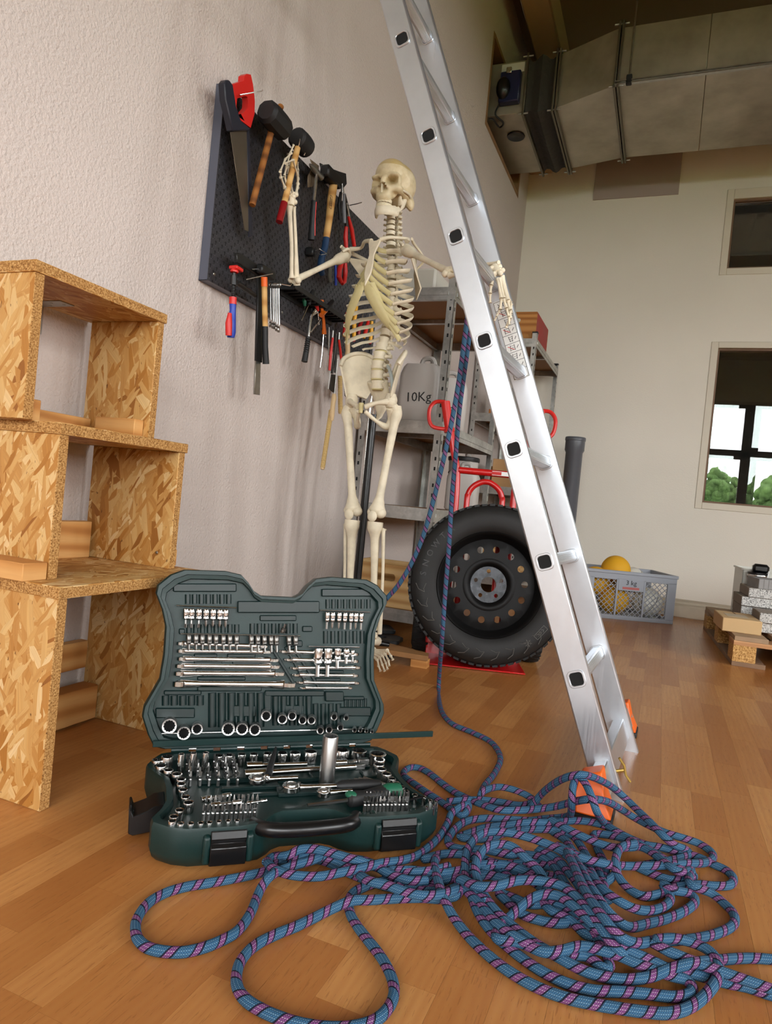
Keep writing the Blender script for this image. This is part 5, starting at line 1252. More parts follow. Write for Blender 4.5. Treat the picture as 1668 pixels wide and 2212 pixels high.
M_RED = mat('red_plastic', (206, 36, 30), .38); M_DRED = mat('dark_red_lacquer', (138, 16, 20), .35); M_NAVY = mat('dark_blue_dip', (28, 56, 88), .4); M_BLUE = mat('blue_plastic', (30, 62, 168), .4)
M_YEL = mat('yellow_plastic', (236, 172, 30), .42); M_AMB = mat('amber_plastic', (200, 96, 22), .2); M_STEEL = mat('dull_steel', (158, 156, 150), .36, 1.0, var=.1, vs=40); M_DSTEEL = mat('dark_steel', (62, 58, 54), .42, .7)
M_NAVY2 = mat('blue_black_plastic', (26, 28, 40), .5); M_BLADE = mat('saw_blade_steel', (128, 118, 104), .34, .85, var=.08, vs=9)
M_ASH = pinewood('ash_handle', (222, 180, 116), (210, 164, 98), (170, 116, 58)); M_OAKH = pinewood('brown_handle', (160, 104, 50), (140, 86, 38), (78, 44, 18)); M_BLK = mat('black_enamel', (18, 18, 18), .45); M_PALEW = mat('pale_beech', (214, 184, 138), .55, var=.06, vs=30)
def hook(pts, label):
    t = B().tube([V(p) for p in pts], .0019, 8).build('pegboard_hook', M_CHROME, None, label=label, cat='hook', group='wire hooks on the pegboard'); return t
# hand saw
t = thing('hand_saw', 'hand saw with red and black handle hanging at the top left of the pegboard', 'saw', t1(250, 500))
out = [(178, 160), (268, 132), (272, 92), (290, 78), (322, 84), (340, 160), (355, 290), (352, 390), (322, 500), (240, 440), (205, 330)]
inn = [(215, 270), (245, 262), (262, 255), (272, 252), (285, 252), (298, 262), (303, 290), (300, 340), (262, 385), (225, 395), (208, 330)]
b = B(); Po = [t1(x, y, .030) for x, y in out]; Pi = [t1(x, y, .030) for x, y in inn]; n = len(out); th = V((.022, 0, 0)); vs = Po+Pi+[p+th for p in Po]+[p+th for p in Pi]; fs = []
for i in range(n):
    j = (i+1) % n; fs += [(j, i, n+i, n+j), (2*n+i, 2*n+j, 3*n+j, 3*n+i), (i, j, 2*n+j, 2*n+i), (n+j, n+i, 3*n+i, 3*n+j)]
b.add(vs, fs).build('handle', M_RED, t, bevel=.003, seg=2)
plateX('handle_back', [(110, 150), (128, 126), (150, 126), (178, 165), (205, 330), (243, 442), (318, 505), (310, 522), (176, 526), (150, 400), (120, 280)], t1, .028, .024, M_NAVY2, t, .003)
plateX('blade', [(206, 528), (338, 512), (356, 1310), (318, 1292)], t1, .040, .0014, M_BLADE, t, .0002)
plateX('blade_spine', [(330, 512), (350, 512), (374, 1345), (346, 1352)], t1, .038, .005, M_NAVY2, t, .001)
mm = FR(t1(322, 830, .0416), (1, 0, 0), (t1(322, 950, .0416)-t1(322, 700, .0416)))
hook([t1(285, 245, .002), t1(290, 235, .075), t1(455, 205, .105), t1(462, 195, .108)], 'bent wire hook carrying the red hand saw')
# mallets
def mallet(label, cat, hp, hr, axis, hl, handle, hm, tip, d, dome=False):
    t = thing('mallet', label, cat, hp)
    a = hp-axis*hl/2; 
    pr = [(0, 0), (hr*.72, 0), (hr*.95, hl*.10), (hr, hl*.35), (hr, hl*.65), (hr*.95, hl*.9), (hr*.72, hl), (0, hl)]
    B().lathe(pr, 10 if not dome else 18, FR(a, axis)).build('head', M_BLACK, t, ang=30)
    stick('handle', t1, handle, .0105, hm, t, d, 12)
    if tip: stick('handle_tip', t1, tip, .0118, M_DRED, t, d, 12)
    return t
ax = V((-.05, 1, 0)).normalized()
mallet('large black rubber mallet with brown wooden handle', 'mallet', t1(562, 438, .075), .040, ax, .125, [(605, 325), (535, 500), (380, 1100)], M_OAKH, None, .060)
mallet('black rubber mallet with pale handle and red tip in the skeleton hand', 'mallet', t1(768, 610, .075), .036, ax, .085, [(735, 650), (628, 1100)], M_ASH, [(632, 1080), (592, 1232)], .085, True)
hi_ = 0
for (a, b_) in (((470, 478), (585, 480)), ((560, 545), (640, 520)), ((655, 655), (755, 620)), ((765, 708), (808, 672))):
    hook([t1(a[0], a[1], .001), t1(b_[0]-20, a[1], .085), t1(b_[0]-8, b_[1]+8, .09), t1(b_[0], b_[1]-40, .095)], 'chrome wire hook '+('left under the large mallet', 'right under the large mallet', 'left under the held mallet', 'right under the held mallet')[hi_]); hi_ += 1
# steel hammer with red and black grip
t = thing('claw_hammer', 'steel claw hammer with chrome shaft and red black grip', 'hammer', t1(860, 1300))
stick('shaft', t1, [(885, 850), (862, 1070)], .0065, M_CHROME, t, .05); stick('grip', t1, [(862, 1065), (855, 1150), (848, 1250), (842, 1372)], [.009, .0105, .0105, .0135], M_GRIP, t, .05, 10, .8)
stick('grip_stripe', t1, [(878, 1075), (868, 1200), (868, 1340)], [.004, .0045, .004], M_RED, t, .056)
b = B().tube([t1(880, 835, .05)-ax*.052, t1(880, 835, .05)-ax*.02, t1(880, 835, .05)+ax*.015, t1(880, 835, .05)+ax*.02, t1(880, 835, .05)+ax*.045], [.004, .011, .012, .0095, .0135], 12); b.build('head', M_STEEL, t)
t = thing('trowel', 'pointed brown steel trowel hanging behind the claw hammer', 'trowel', t1(840, 950)); plateX('blade', [(828, 735), (900, 790), (895, 860), (868, 880), (850, 955), (812, 962), (812, 870), (850, 800)], t1, .028, .003, mat('tarnished_steel', (120, 104, 84), .5, .6), t)
# sledge hammer with blue dipped handle
t = thing('sledge_hammer', 'hammer with black head, ash handle and dark blue dipped end', 'hammer', t1(940, 1500))
b = B().box((0, 0, 0), (.040, .120, .044), TRS(t1(1000, 880, .055))); b.build('head', M_BLK, t, bevel=.006)
stick('handle', t1, [(1018, 935), (1000, 1060), (985, 1200), (960, 1362)], [.0165, .0165, .0145, .0135], M_ASH, t, .055, 14, .75)
stick('dipped_end', t1, [(961, 1355), (950, 1430), (925, 1520), (915, 1610), (930, 1640)], [.0137, .0142, .0146, .0155, .012], M_NAVY, t, .055, 14, .75)
c = t1(997, 1075, .0722); dn = (t1(990, 1140, .072)-t1(1004, 1010, .072)).normalized(); sd = V((1, 0, 0)).cross(dn)
lm = Mx(((-dn.x if False else dn.x, -sd.x, 1, c.x), (dn.y, -sd.y, 0, c.y), (dn.z, -sd.z, 0, c.z), (0, 0, 0, 1)))
b = B(); w_, h_ = .046, .017
for (p, q) in (((-w_/2, -h_/2), (w_/2, -h_/2)), ((w_/2, -h_/2), (w_/2, h_/2)), ((w_/2, h_/2), (-w_/2, h_/2)), ((-w_/2, h_/2), (-w_/2, -h_/2))): b.bar(lm @ V((*p, 0)), lm @ V((*q, 0)), .001, .0006, V((1, 0, 0)))
b.build('label_frame', M_INK, t)
for i, (tx, dy) in enumerate((('ALUTOX', .0038), ('TOOLS', -.0042))): text('lettering', tx, .0085, lm @ Mx.Translation((0, dy, 0)), M_INK, t)
plateX('axe_blade', [(905, 770), (960, 800), (1050, 835), (1106, 852), (1112, 935), (1080, 975), (1000, 930), (930, 935), (920, 850)], t1, .020, .006, M_BLK, thing('axe', 'black axe head hanging flat behind the hammers', 'axe', t1(1000, 900)), .001)
# shears and pliers group
t = thing('multi_pliers', 'black and grey handled shears hanging beside the sledge hammer', 'pliers', t1(1100, 1200)); stick('handle', t1, [(1075, 1000), (1062, 1100), (1068, 1215)], [.006, .0085, .006], M_GRIP, t, .045); stick('handle', t1, [(1102, 1010), (1100, 1120), (1105, 1240)], [.005, .008, .006], mat('grey_handle', (132, 136, 144), .4), t, .055); stick('jaw', t1, [(1085, 930), (1088, 1005)], [.003, .008], M_STEEL, t, .05)
t = thing('water_pump_pliers', 'large pliers with long red handles', 'pliers', t1(1150, 1400)); stick('handle', t1, [(1118, 1270), (1112, 1350), (1118, 1450)], [.0075, .0095, .0085], M_RED, t, .05); stick('handle', t1, [(1135, 1190), (1160, 1290), (1180, 1420)], [.0055, .009, .0085], M_RED, t, .06); stick('jaw', t1, [(1118, 1280), (1128, 1120), (1105, 1010)], [.0065, .007, .004], M_DSTEEL, t, .05); stick('jaw', t1, [(1140, 1200), (1120, 1080)], [.006, .004], M_STEEL, t, .056)
t = thing('tin_snips', 'pliers with fat red grips hanging below the shoulder of the skeleton', 'pliers', t1(1085, 1650)); stick('handle', t1, [(1085, 1545), (1065, 1600), (1058, 1660), (1078, 1702)], [.008, .0105, .0115, .008], M_RED, t, .05); stick('handle', t1, [(1108, 1545), (1110, 1620), (1100, 1700), (1085, 1715)], [.008, .0105, .0105, .007], M_RED, t, .04); stick('jaw', t1, [(1095, 1550), (1105, 1440)], [.007, .003], M_STEEL, t, .045)
stick('screwdriver', t1, [(992, 1590), (985, 1650), (995, 1700)], [.008, .009, .007], mat('grey_green_grip', (104, 104, 96), .5), None, .04); tag(COL.objects[-1], 'grey gripped driver hanging beside the blue driver', 'screwdriver')
o = stick('screwdriver', t1, [(1032, 1540), (1035, 1640), (1036, 1728)], [.004, .0058, .005], M_BLUE, None, .04); tag(o, 'thin blue driver hanging beside the fat red pliers', 'screwdriver')
t = thing('clip_holder', 'black clip holder with wire loop on the pegboard', 'holder', t1(840, 1470)); B().box(t1(835, 1465, .018), (.034, .022, .032)).build('clip_body', M_BLK, t, bevel=.004); B().tube([t1(860, 1462, .03), t1(905, 1442, .06), t1(965, 1480, .075), t1(920, 1488, .07), t1(865, 1475, .035)], .0019, 8).build('wire_loop', M_CHROME, t)
hook([t1(1130, 1095, .002), t1(1150, 1100, .08), t1(1215, 1085, .12), t1(1238, 1078, .125)], 'dark bent hook sticking out above the red handled pliers')
# bar clamp
t = thing('bar_clamp', 'black bar clamp with red pad and red blue screw handle', 'clamp', t2(420, 700))
plateX('fixed_arm', [(235, 170), (262, 168), (440, 285), (540, 325), (540, 372), (430, 365), (262, 255), (238, 250)], t2, .045, .012, M_BLK, t, .002)
plateX('rail', [(415, 360), (452, 360), (444, 1028), (396, 1015)], t2, .052, .008, M_BLK, t, .001); plateX('rail_end', [(398, 1012), (436, 1024), (430, 1282), (386, 1275)], t2, .053, .006, M_STEEL, t, .0008)
B().box((0, 0, 0), (.030, .036, .011), TRS(t2(255, 293, .068))).build('pad', M_RED, t, bevel=.002); B().lathe([(.012, 0), (.013, .004), (.010, .010), (0, .010)], 14, TRS(t2(240, 322, .068))).build('pad_seat', M_RED, t)
b = B().tube([t2(238, 325, .068), t2(232, 520, .068)], .006, 10)
for i in range(9): b.lathe([(.006, -.002), (.0078, 0), (.006, .002)], 10, FR(t2(237-.5*i, 400+13*i, .068), (0, 0, 1)))
b.build('spindle', M_BLK, t); stick('collar', t2, [(236, 345), (234, 420)], [.0095, .0115], M_BLK, t, .068)
stick('handle_collar', t2, [(230, 515), (228, 570)], [.0115, .0112], M_RED, t, .068, 12); stick('handle', t2, [(228, 568), (228, 620), (218, 700), (214, 790), (213, 832)], [.0105, .0095, .0135, .0148, .011], M_BLUE, t, .068, 12); stick('handle_inlay', t2, [(205, 640), (196, 720), (196, 815)], [.006, .0105, .0095], M_RED, t, .075, 12)
stick('sliding_arm', t2, [(260, 400), (400, 500)], .008, M_BLK, t, .05)
# hammer with orange collar
t = thing('club_hammer', 'hammer with orange collar, ash handle and black grip', 'hammer', t2(480, 900)); stick('collar', t2, [(474, 358), (476, 432)], .0105, M_ORANGE, t, .075, 12); stick('handle', t2, [(476, 430), (478, 590), (482, 748)], [.0095, .0092, .0092], M_ASH, t, .075, 12); stick('grip', t2, [(482, 744), (482, 900), (488, 1038)], [.0098, .0098, .0112], M_GRIP, t, .075, 12); b = B().box(t2(490, 320, .075), (.024, .085, .028)); b.build('head', M_BLK, t, bevel=.004)
hook([t2(375, 305, .002), t2(385, 295, .07), t2(445, 293, .072)], 'short chrome hook above the bar clamp rail'); hook([t2(335, 415, .002), t2(335, 375, .07), t2(540, 330, .1)], 'long chrome hook under the black clamp arm')
# hanging spanners
h = hook([t2(520, 410, .02), t2(600, 410, .07), t2(680, 425, .10), t2(690, 405, .102)], 'chrome hook the five combination spanners hang on')
for i, (x, ye) in enumerate(((524, 745), (543, 755), (557, 760), (573, 775), (590, 785))):
    t = thing('hanging_spanner', ('first', 'second', 'third', 'fourth', 'fifth')[i]+' from the left of the combination spanners hung below the elbow', 'spanner', t2(x, 420), group='spanners on the pegboard')
    d = .035+.012*i; a, b_ = t2(x, 418, d), t2(x-2, ye-22, d)
    B().tube([a-V((0, 0, .012)), a.lerp(b_, .5), b_+V((0, 0, .012))], [.0034, .0026, .0034], 8).build('shank', M_SATIN, t); B().ring(circle(.009, 14), circle(.0055, 14), .006, FR(a, (.35, 1, 0), (0, 0, 1)) @ Mx.Translation((0, 0, -.003))).build('ring_end', M_SATIN, t, bevel=.0008)
    q = .0090; mth = [(-q*.3, -q*.9), (q*.5, -q*1.05), (q*1.3, -q*.75), (q*1.35, -q*.42), (q*.35, -q*.42), (q*.1, 0), (q*.35, q*.42), (q*1.35, q*.42), (q*1.3, q*.75), (q*.5, q*1.05), (-q*.3, q*.9), (-q*.9, q*.3), (-q*.9, -q*.3)]
    B().prism(mth, .006, FR(b_, (1, .35, 0), (0, .25, -1)) @ Mx.Translation((0, 0, -.003))).build('open_jaw', M_SATIN, t, bevel=.0008)
# tool rack bar
t = thing('tool_rack', 'black slotted plastic tool rack at the bottom of the pegboard', 'rack', t2(620, 560)); a, b_ = t2(605, 575, .012), t2(1065, 790, .012); dy = (b_.y-a.y)
yA, yB, zz = t2(640, 575, .035).y, t2(1050, 775, .035).y, 1.352
b = B().bx(PX, PX+.006, yA, yB, zz-.03, zz+.012).bx(PX+.062, PX+.068, yA, yB, zz-.012, zz+.006)
nt = 13
for i in range(nt+1): yy = yA+(yB-yA)*i/nt; b.bx(PX+.004, PX+.064, yy-.004, yy+.004, zz-.016, zz+.004)
b.build('slotted_bar', M_BLK, t, bevel=.001)
def driver(label, f, grip, shaft, rg, rs_, gm, d, name='screwdriver', extra=None):
    t = thing(name, label, 'screwdriver', f(*grip[0], d)); stick('grip', f, grip, rg, gm, t, d, 12); stick('shaft', f, shaft, rs_, M_CHROME, t, d, 8)
    if extra: stick('grip_ring', f, extra[0], extra[1], extra[2], t, d, 12)
driver('black handled screwdriver sticking up out of the rack', t3, [(290, 380), (255, 470), (215, 620)], [(215, 610), (95, 880)], [.0075, .0115, .006], .0022, M_GRIP, .045)
driver('green handled screwdriver at the left end of the rack', t3, [(150, 490), (140, 560), (150, 640)], [(150, 640), (120, 760)], [.007, .009, .005], .002, M_GREEN2, .035)
driver('small screwdriver with orange red handle in the rack', t3, [(335, 555), (350, 640), (370, 720)], [(370, 720), (390, 960)], [.0085, .0085, .006], .002, M_RED, .045)
driver('amber handled screwdriver pointing down below the rack', t3, [(445, 545), (430, 640), (470, 900), (480, 1110)], [(470, 1110), (440, 1480), (412, 1690)], [.0075, .0065, .006, .0085], .0026, M_AMB, .055, extra=([(475, 1040), (478, 1120)], [.0085, .0095], M_AMB))
driver('black and amber stubby screwdriver leaning over the rack', t3, [(620, 560), (540, 660), (440, 790)], [(410, 870), (245, 1090)], [.009, .011, .0085], .0028, M_GRIP, .06, extra=([(500, 720), (425, 800)], [.0095, .0095], M_AMB))
t = thing('ratchet_driver', 'ratchet with ribbed black grip hanging head up from the rack', 'ratchet', t3(220, 1100)); stick('head', t3, [(290, 690), (320, 740), (262, 800)], [.010, .012, .006], M_CHROME, t, .055); stick('shaft', t3, [(262, 790), (232, 960), (205, 1170)], [.005, .0052, .006], M_CHROME, t, .055); stick('grip', t3, [(205, 1165), (190, 1300), (140, 1590)], [.0085, .0095, .0115], M_GRIP, t, .055, 12)
b = B()
for i in range(10): b.lathe([(.0098, -.0016), (.0112, 0), (.0098, .0016)], 12, FR(t3(200-5.5*i, 1215+36*i, .055), t3(205, 1170, .055)-t3(140, 1590, .055)))
b.build('grip_rings', M_BLK, t)
t = thing('long_scissors', 'long red handled pincers hanging open below the rack', 'pincers', t3(650, 1300)); stick('handle', t3, [(625, 1180), (590, 1450), (568, 1740)], [.0048, .0058, .0052], M_RED, t, .05); stick('handle', t3, [(730, 1215), (755, 1420), (785, 1720)], [.0048, .0058, .0052], M_RED, t, .05); stick('jaw', t3, [(630, 1060), (620, 1180)], [.004, .0045], M_STEEL, t, .05); stick('jaw', t3, [(735, 1090), (728, 1215)], [.0045, .0045], M_STEEL, t, .05)
for lb, p, r, m in (('thin round steel file hanging left of the red pincers', [(560, 1000), (555, 1300), (565, 1480)], .003, M_STEEL), ('dark steel punch hanging between the red handles', [(680, 1120), (660, 1400), (610, 1790)], .0055, M_DSTEEL), ('second dark steel bar hanging between the red handles', [(700, 1120), (690, 1420), (660, 1780)], .0045, M_DSTEEL)):
    o = stick('steel_rod', t3, p, r, m, None, .04); tag(o, lb, 'file')
t = thing('flat_file', 'wide dark flat file at the lower end of the tool cluster', 'file', t3(620, 1950)); plateX('blade', [(595, 1800), (680, 1820), (655, 2120), (610, 2110), (560, 2060)], t3, .045, .004, M_DSTEEL, t, .0006); stick('edge_strip', t3, [(580, 1740), (545, 2060)], .0022, M_STEEL, t, .05)
t = thing('wood_rasp', 'file with turned wooden handle hanging below the tool cluster', 'file', t2(1020, 1380)); stick('handle', t2, [(1022, 1270), (1022, 1300), (1015, 1340), (1005, 1440), (1004, 1482)], [.007, .0105, .0095, .0105, .007], M_PALEW, t, .06, 12); stick('tang', t2, [(1050, 1000), (1024, 1280)], [.0028, .0032], M_STEEL, t, .06)
def ribbed(label, a, b_, d, r):
    t = thing('ribbed_stick', label, 'stick', t2(*a, d)); A_, B_ = t2(*a, d), t2(*b_, d); n = int((B_-A_).length/.0058); b = B()
    P, R_ = [], []
    for i in range(n*2+1): P.append(A_.lerp(B_, i/(n*2))); R_.append(r*(1.0 if i % 2 else .86))
    b.tube(P, R_, 12).build('shaft', mat('yellow_beech', (208, 178, 118), .5), t); B().tube([B_, B_.lerp(A_, -.03)], [r*.8, r*.75], 12).build('end_peg', M_PALEW, t)
ribbed('long ribbed pale wooden stick hanging lowest on the wall', (1000, 1400), (932, 1850), .05, .0105); ribbed('short ribbed pale wooden stick beside the pelvis', (1068, 1130), (1072, 1420), .06, .0105)
B().tube([t3(870, 1120, .05), t3(880, 1400, .05), t3(840, 1720, .05)], [.0115, .0105, .0095], 12).build('wooden_dowel', M_PALEW, None, label='pale wooden tool handle hanging behind the lower ribs', cat='tool handle')
for lb, p, m, m2 in (('red and yellow insulated screwdriver left of the lower ribs', [(870, 760), (850, 900), (820, 1130)], M_RED, M_YEL), ('yellow insulated screwdriver seen through the ribs', [(1030, 640), (990, 900), (985, 1215)], M_YEL, M_RED), ('second red insulated screwdriver seen through the ribs', [(1230, 900), (1190, 1050), (1160, 1165)], M_RED, M_YEL), ('rightmost yellow insulated screwdriver behind the ribs', [(1290, 900), (1280, 1080), (1262, 1260)], M_YEL, M_RED), ('dark red handle seen between the ribs', [(1120, 900), (1075, 1000), (1060, 1130)], M_DRED, M_BLK)):
    t = thing('insulated_driver', lb, 'screwdriver', t3(*p[0])); stick('grip', t3, p, [.0075, .0095, .0085], m, t, .045, 12); stick('grip_tip', t3, [p[2], (p[2][0]-6, p[2][1]+25)], [.0075, .006], m2, t, .045, 12); stick('shaft', t3, [p[0], (p[0][0]+20, p[0][1]-120)], [.003, .003], M_CHROME, t, .045, 8)
t = thing('wire_brush', 'black bristled brush hanging beside the hip bone', 'brush', t2(1120, 1230)); B().box(t2(1128, 1230, .05), (.012, .022, .075)).build('back', M_OAKH, t, bevel=.003)
b = B()
for i in range(9):
    for j in range(2): p = t2(1118, 1175+14*i, .05+.008*j); b.tube([p, p+V((.008, -.034, -.002))], [.0032, .0022], 6)
b.build('bristles', M_BLK, t, ang=40); tag(COL.objects[-1], kind='stuff')
b = B()
for k in range(4): b.tube(smooth_path([t2(1250+8*math.cos(a)*5+k*4, 985+math.sin(a)*40+k*3, .03+.008*k) for a in [2*PI*q/10 for q in range(10)]], 3, True), .003, 6, closed=True)
b.build('cable_coil', M_BLK, None, label='small coil of black cable hanging behind the lower spine', cat='cable')
hook([t2(1205, 935, .002), t2(1212, 885, .05), t2(1232, 880, .06)], 'empty chrome hook near the right end of the pegboard')
# ================================================================== galvanised shelf racks
def galv():
    n = NT('galvanised_steel'); co = n.coord('Object'); f = n.noise(co, 9, 4, .6); v = n.n('ShaderNodeTexVoronoi', i={'Vector': co, 'Scale': 55.0}).outputs['Color']
    sv = n.n('ShaderNodeSeparateColor', i={0: v}).outputs[0]; c = n.mix(n.math('MULTIPLY', sv, .25), n.ramp(f, [(.25, rgb(150, 150, 146)), (.7, rgb(212, 212, 208))]), rgb(120, 120, 118)); n.set(col=c, metal=.9, rough=.34); return n.m
M_GALV = galv(); M_MDF = mat('brown_hardboard', (150, 108, 66), .7, var=.08, vs=6)
def rack(label, x0, x1, ya, yb, ztop, shelves):
    t = thing('shelf_rack', label, 'shelf', (x0, ya, 0)); w = .034; th = .002
    for (x, y, sx, sy) in ((x0, ya, 1, 1), (x1, ya, -1, 1), (x0, yb, 1, -1), (x1, yb, -1, -1)):
        b = B(); b.bx(min(x, x+sx*w), max(x, x+sx*w), min(y, y+sy*th), max(y, y+sy*th), 0, ztop).bx(min(x, x+sx*th), max(x, x+sx*th), min(y, y+sy*w), max(y, y+sy*w), 0, ztop)
        up = b.build('upright', M_GALV, t)
        sl = B(); z = .06
        while z < ztop-.04:
            for zz in (z, z+.045):
                sl.bx(min(x+sx*.012, x+sx*.020), max(x+sx*.012, x+sx*.020), y-sy*.0008, y+sy*.0, zz, zz+.016).bx(x-sx*.0008, x, min(y+sy*.012, y+sy*.020), max(y+sy*.012, y+sy*.020), zz, zz+.016)
            z += .12
        tag(sl.build('slots', M_HOLE, up), kind='stuff')
        B().box((x+sx*w/2, y+sy*w/2, ztop+.003), (w+.004, w+.004, .010)).build('end_cap', M_BLACK, up)
    for z in shelves:
        sh_ = B().bx(x0+.004, x1-.004, ya+.004, yb-.004, z-.009, z-.002).build('shelf_board', M_MDF, t)
        for (a, b_, c, d) in ((x0, x1, ya-.001, ya+.003), (x0, x1, yb-.003, yb+.001), (x0-.001, x0+.003, ya, yb), (x1-.003, x1+.001, ya, yb)):
            bb = B().bx(a, b_, c, d, z-.055, z)
            if b_-a > .1: bb.bx(a+.03, b_-.03, c-.003 if c < (ya+yb)/2 else d, c if c < (ya+yb)/2 else d+.003, z-.036, z-.020).bx(a, b_, min(c, ya+.02) if c < (ya+yb)/2 else d-.022, c+.022 if c < (ya+yb)/2 else d, z-.057, z-.055)
            else: bb.bx(a-.003 if a < (x0+x1)/2 else b_, a if a < (x0+x1)/2 else b_+.003, c+.03, d-.03, z-.036, z-.020).bx(a, a+.022 if a < (x0+x1)/2 else b_, c, d, z-.057, z-.055)
            bb.build('shelf_beam', M_GALV, t)
        B().bx(x0+.01, x1-.01, (ya+yb)/2-.015, (ya+yb)/2+.015, z-.030, z-.010).build('cross_brace', M_GALV, t)
    return t
rack('galvanised boltless shelf rack against the left wall behind the skeleton', XW+.015, -.955, 2.95, 3.95, 1.66, (1.605, 1.000, .605, .135))
rack('galvanised shelf rack in the corner with a wooden crate on top', XW+.015, -.943, 4.87, 5.93, 1.90, (1.86, 1.32, .80, .15))
# ---- jerrycans
M_HDPE = mat('translucent_grey_plastic', (188, 183, 177), .45, var=.05, vs=5); M_LID = mat('black_lid', (26, 25, 25), .5)
def jerrycan(label, loc, w, d, h, rz, txt=None, tip=0.0, m=M_HDPE, hole=False):
    t = thing('jerrycan', label, 'canister', m=TRS(loc, (tip, 0, rz)), group='plastic canisters on the rack')
    pr = rrect(w, d, .03, 4); rings = []
    for (z, k) in ((0, .90), (.012, 1.0), (h*.76, 1.0), (h*.84, .98), (h*.95, .86), (h, .74)): rings.append([(x*k if z > h*.76 else x*k, y*(k if z <= h*.76 else .94+.06*k), z) for x, y in pr])
    B().loft(rings).build('body', m, t, world=False, ang=60)
    B().lathe([(.032, 0), (.032, .022), (.028, .026), (0, .026)], 18, TRS((-w*.30, 0, h*.90), (0, -.5, 0))).build('screw_cap', M_LID, t, world=False)
    B().tube(smooth_path([(-w*.12, 0, h*.98), (-w*.05, 0, h+.035), (w*.16, 0, h+.035), (w*.24, 0, h*.97)], 4), .012, 8).build('carry_handle', m, t, world=False)
    if txt: text('lettering', txt, w*.30, TRS((w*.03, -d/2-.001, h*.42), (PI/2, -.06, 0)), M_INK, t, world=False)
    return t
jerrycan('grey plastic canister marked 10Kg on the middle shelf', (-1.105, 3.075, 1.0), .205, .16, .27, .0, '10Kg')
jerrycan('second grey canister right of the one marked 10Kg', (-1.085, 3.40, 1.0), .20, .17, .27, .25, '5 g')
jerrycan('grey canister on the lower shelf behind the hand truck', (-1.02, 3.62, .605), .17, .16, .22, .15, None)
def bucket(label, loc, r, h, m, lid):
    t = thing('bucket', label, 'bucket', loc); B().lathe([(0, 0), (r*.86, 0), (r, h), (r*.97, h), (0, h-.004)], 24).build('pail', m, t, world=False)
    B().lathe([(r*1.03, h-.02), (r*1.06, h-.012), (r*1.06, h+.002), (r*.98, h+.006), (0, h+.004)], 24).build('lid', lid, t, world=False); return t
bucket('pale bucket with black lid on the lower shelf', (-1.08, 3.80, .605), .085, .30, M_HDPE, M_LID)
# rolls and boxes further back
def roll(label, c, ax_, r, L, m):
    t = thing('cable_roll', label, 'roll', c); B().lathe([(r*.35, -L/2), (r, -L/2), (r, L/2), (r*.35, L/2), (r*.35, -L/2)], 22, FR(c, ax_)).build('winding', m, t, ang=30); B().lathe([(0, -L*.45), (r*.34, -L*.45), (r*.34, L*.45), (0, L*.45)], 14, FR(c, ax_)).build('core', mat('roll_core', (90, 70, 50), .7), t)
roll('dark grey roll of foil on the corner rack shelf', V((-1.07, 5.05, 1.449)), (0, 1, 0), .075, .24, mat('dark_foil', (58, 58, 58), .35, .3))
def carton(label, loc, s, rz, c=(182, 142, 96), tape=True):
    t = thing('cardboard_box', label, 'box', loc, rz); m = mat('cardboard_%d' % (c[0]), c, .8, var=.05, vs=6)
    B().bx(-s[0]/2, s[0]/2, -s[1]/2, s[1]/2, 0, s[2]).build('carton', m, t, world=False, bevel=.002)
    if tape: B().bx(-s[0]/2-.0004, s[0]/2+.0004, -.022, .022, s[2]*.8, s[2]+.0005).build('tape', mat('brown_tape', (168, 128, 84), .35), t, world=False)
    return t
carton('brown cardboard box on the corner rack behind the ladder', (-1.05, 5.12, .80), (.30, .36, .20), .1)
carton('long brown cardboard box at the back of the corner rack', (-1.12, 5.55, .80), (.36, .40, .17), 0, (174, 134, 88)); carton('orange brown box on the third shelf of the corner rack', (-1.12, 5.15, 1.32), (.3, .3, .05), 0, (186, 118, 60), False)
# wooden crates
def wcrate(label, loc, L, D, H, rz, red=None, m=M_PALE):
    t = thing('wooden_crate', label, 'crate', loc, rz); th = .014
    def grip_board(y):
        o = rrect(L, H, .002, 3); i_ = rrect(.10, .034, .0165, 3); n_ = len(o)
        b = B().ring([(x, z+H/2) for x, z in o], [(x, z+H*.70) for x, z in i_], th, TRS((0, y+th, 0), (PI/2, 0, 0))); return b
    grip_board(-D/2).build('side_board', m, t, world=False); grip_board(D/2-th).build('side_board', m, t, world=False)
    for x in (-L/2, L/2-th): B().bx(x, x+th, -D/2+th, D/2-th, 0, H).build('end_board', red if (red and x > 0) else m, t, world=False)
    B().bx(-L/2+th, L/2-th, -D/2+th, D/2-th, .004, .014).build('base_board', m, t, world=False); return t
wcrate('pale wooden crate with a grip hole on the bottom shelf', (-1.17, 3.10, .135), .36, .26, .195, .04)
wcrate('wooden crate with one red painted end on top of the corner rack', (-1.13, 5.16, 1.86), .33, .50, .20, 0.0, mat('red_paint_wood', (156, 44, 40), .6, var=.1, vs=10), pinewood('honey_crate', (198, 142, 80), (184, 124, 64), (130, 78, 34)))
wcrate('low wooden crate under the corner rack shelf', (-1.13, 5.45, .15), .34, .5, .18, 0.0)
B().bx(-1.36, -1.08, 3.02, 3.3, 1.605, 1.72).build('storage_tub', mat('clear_tub', (198, 194, 182), .4), None, label='pale plastic tub on the top shelf behind the shoulder', cat='tub', bevel=.01)
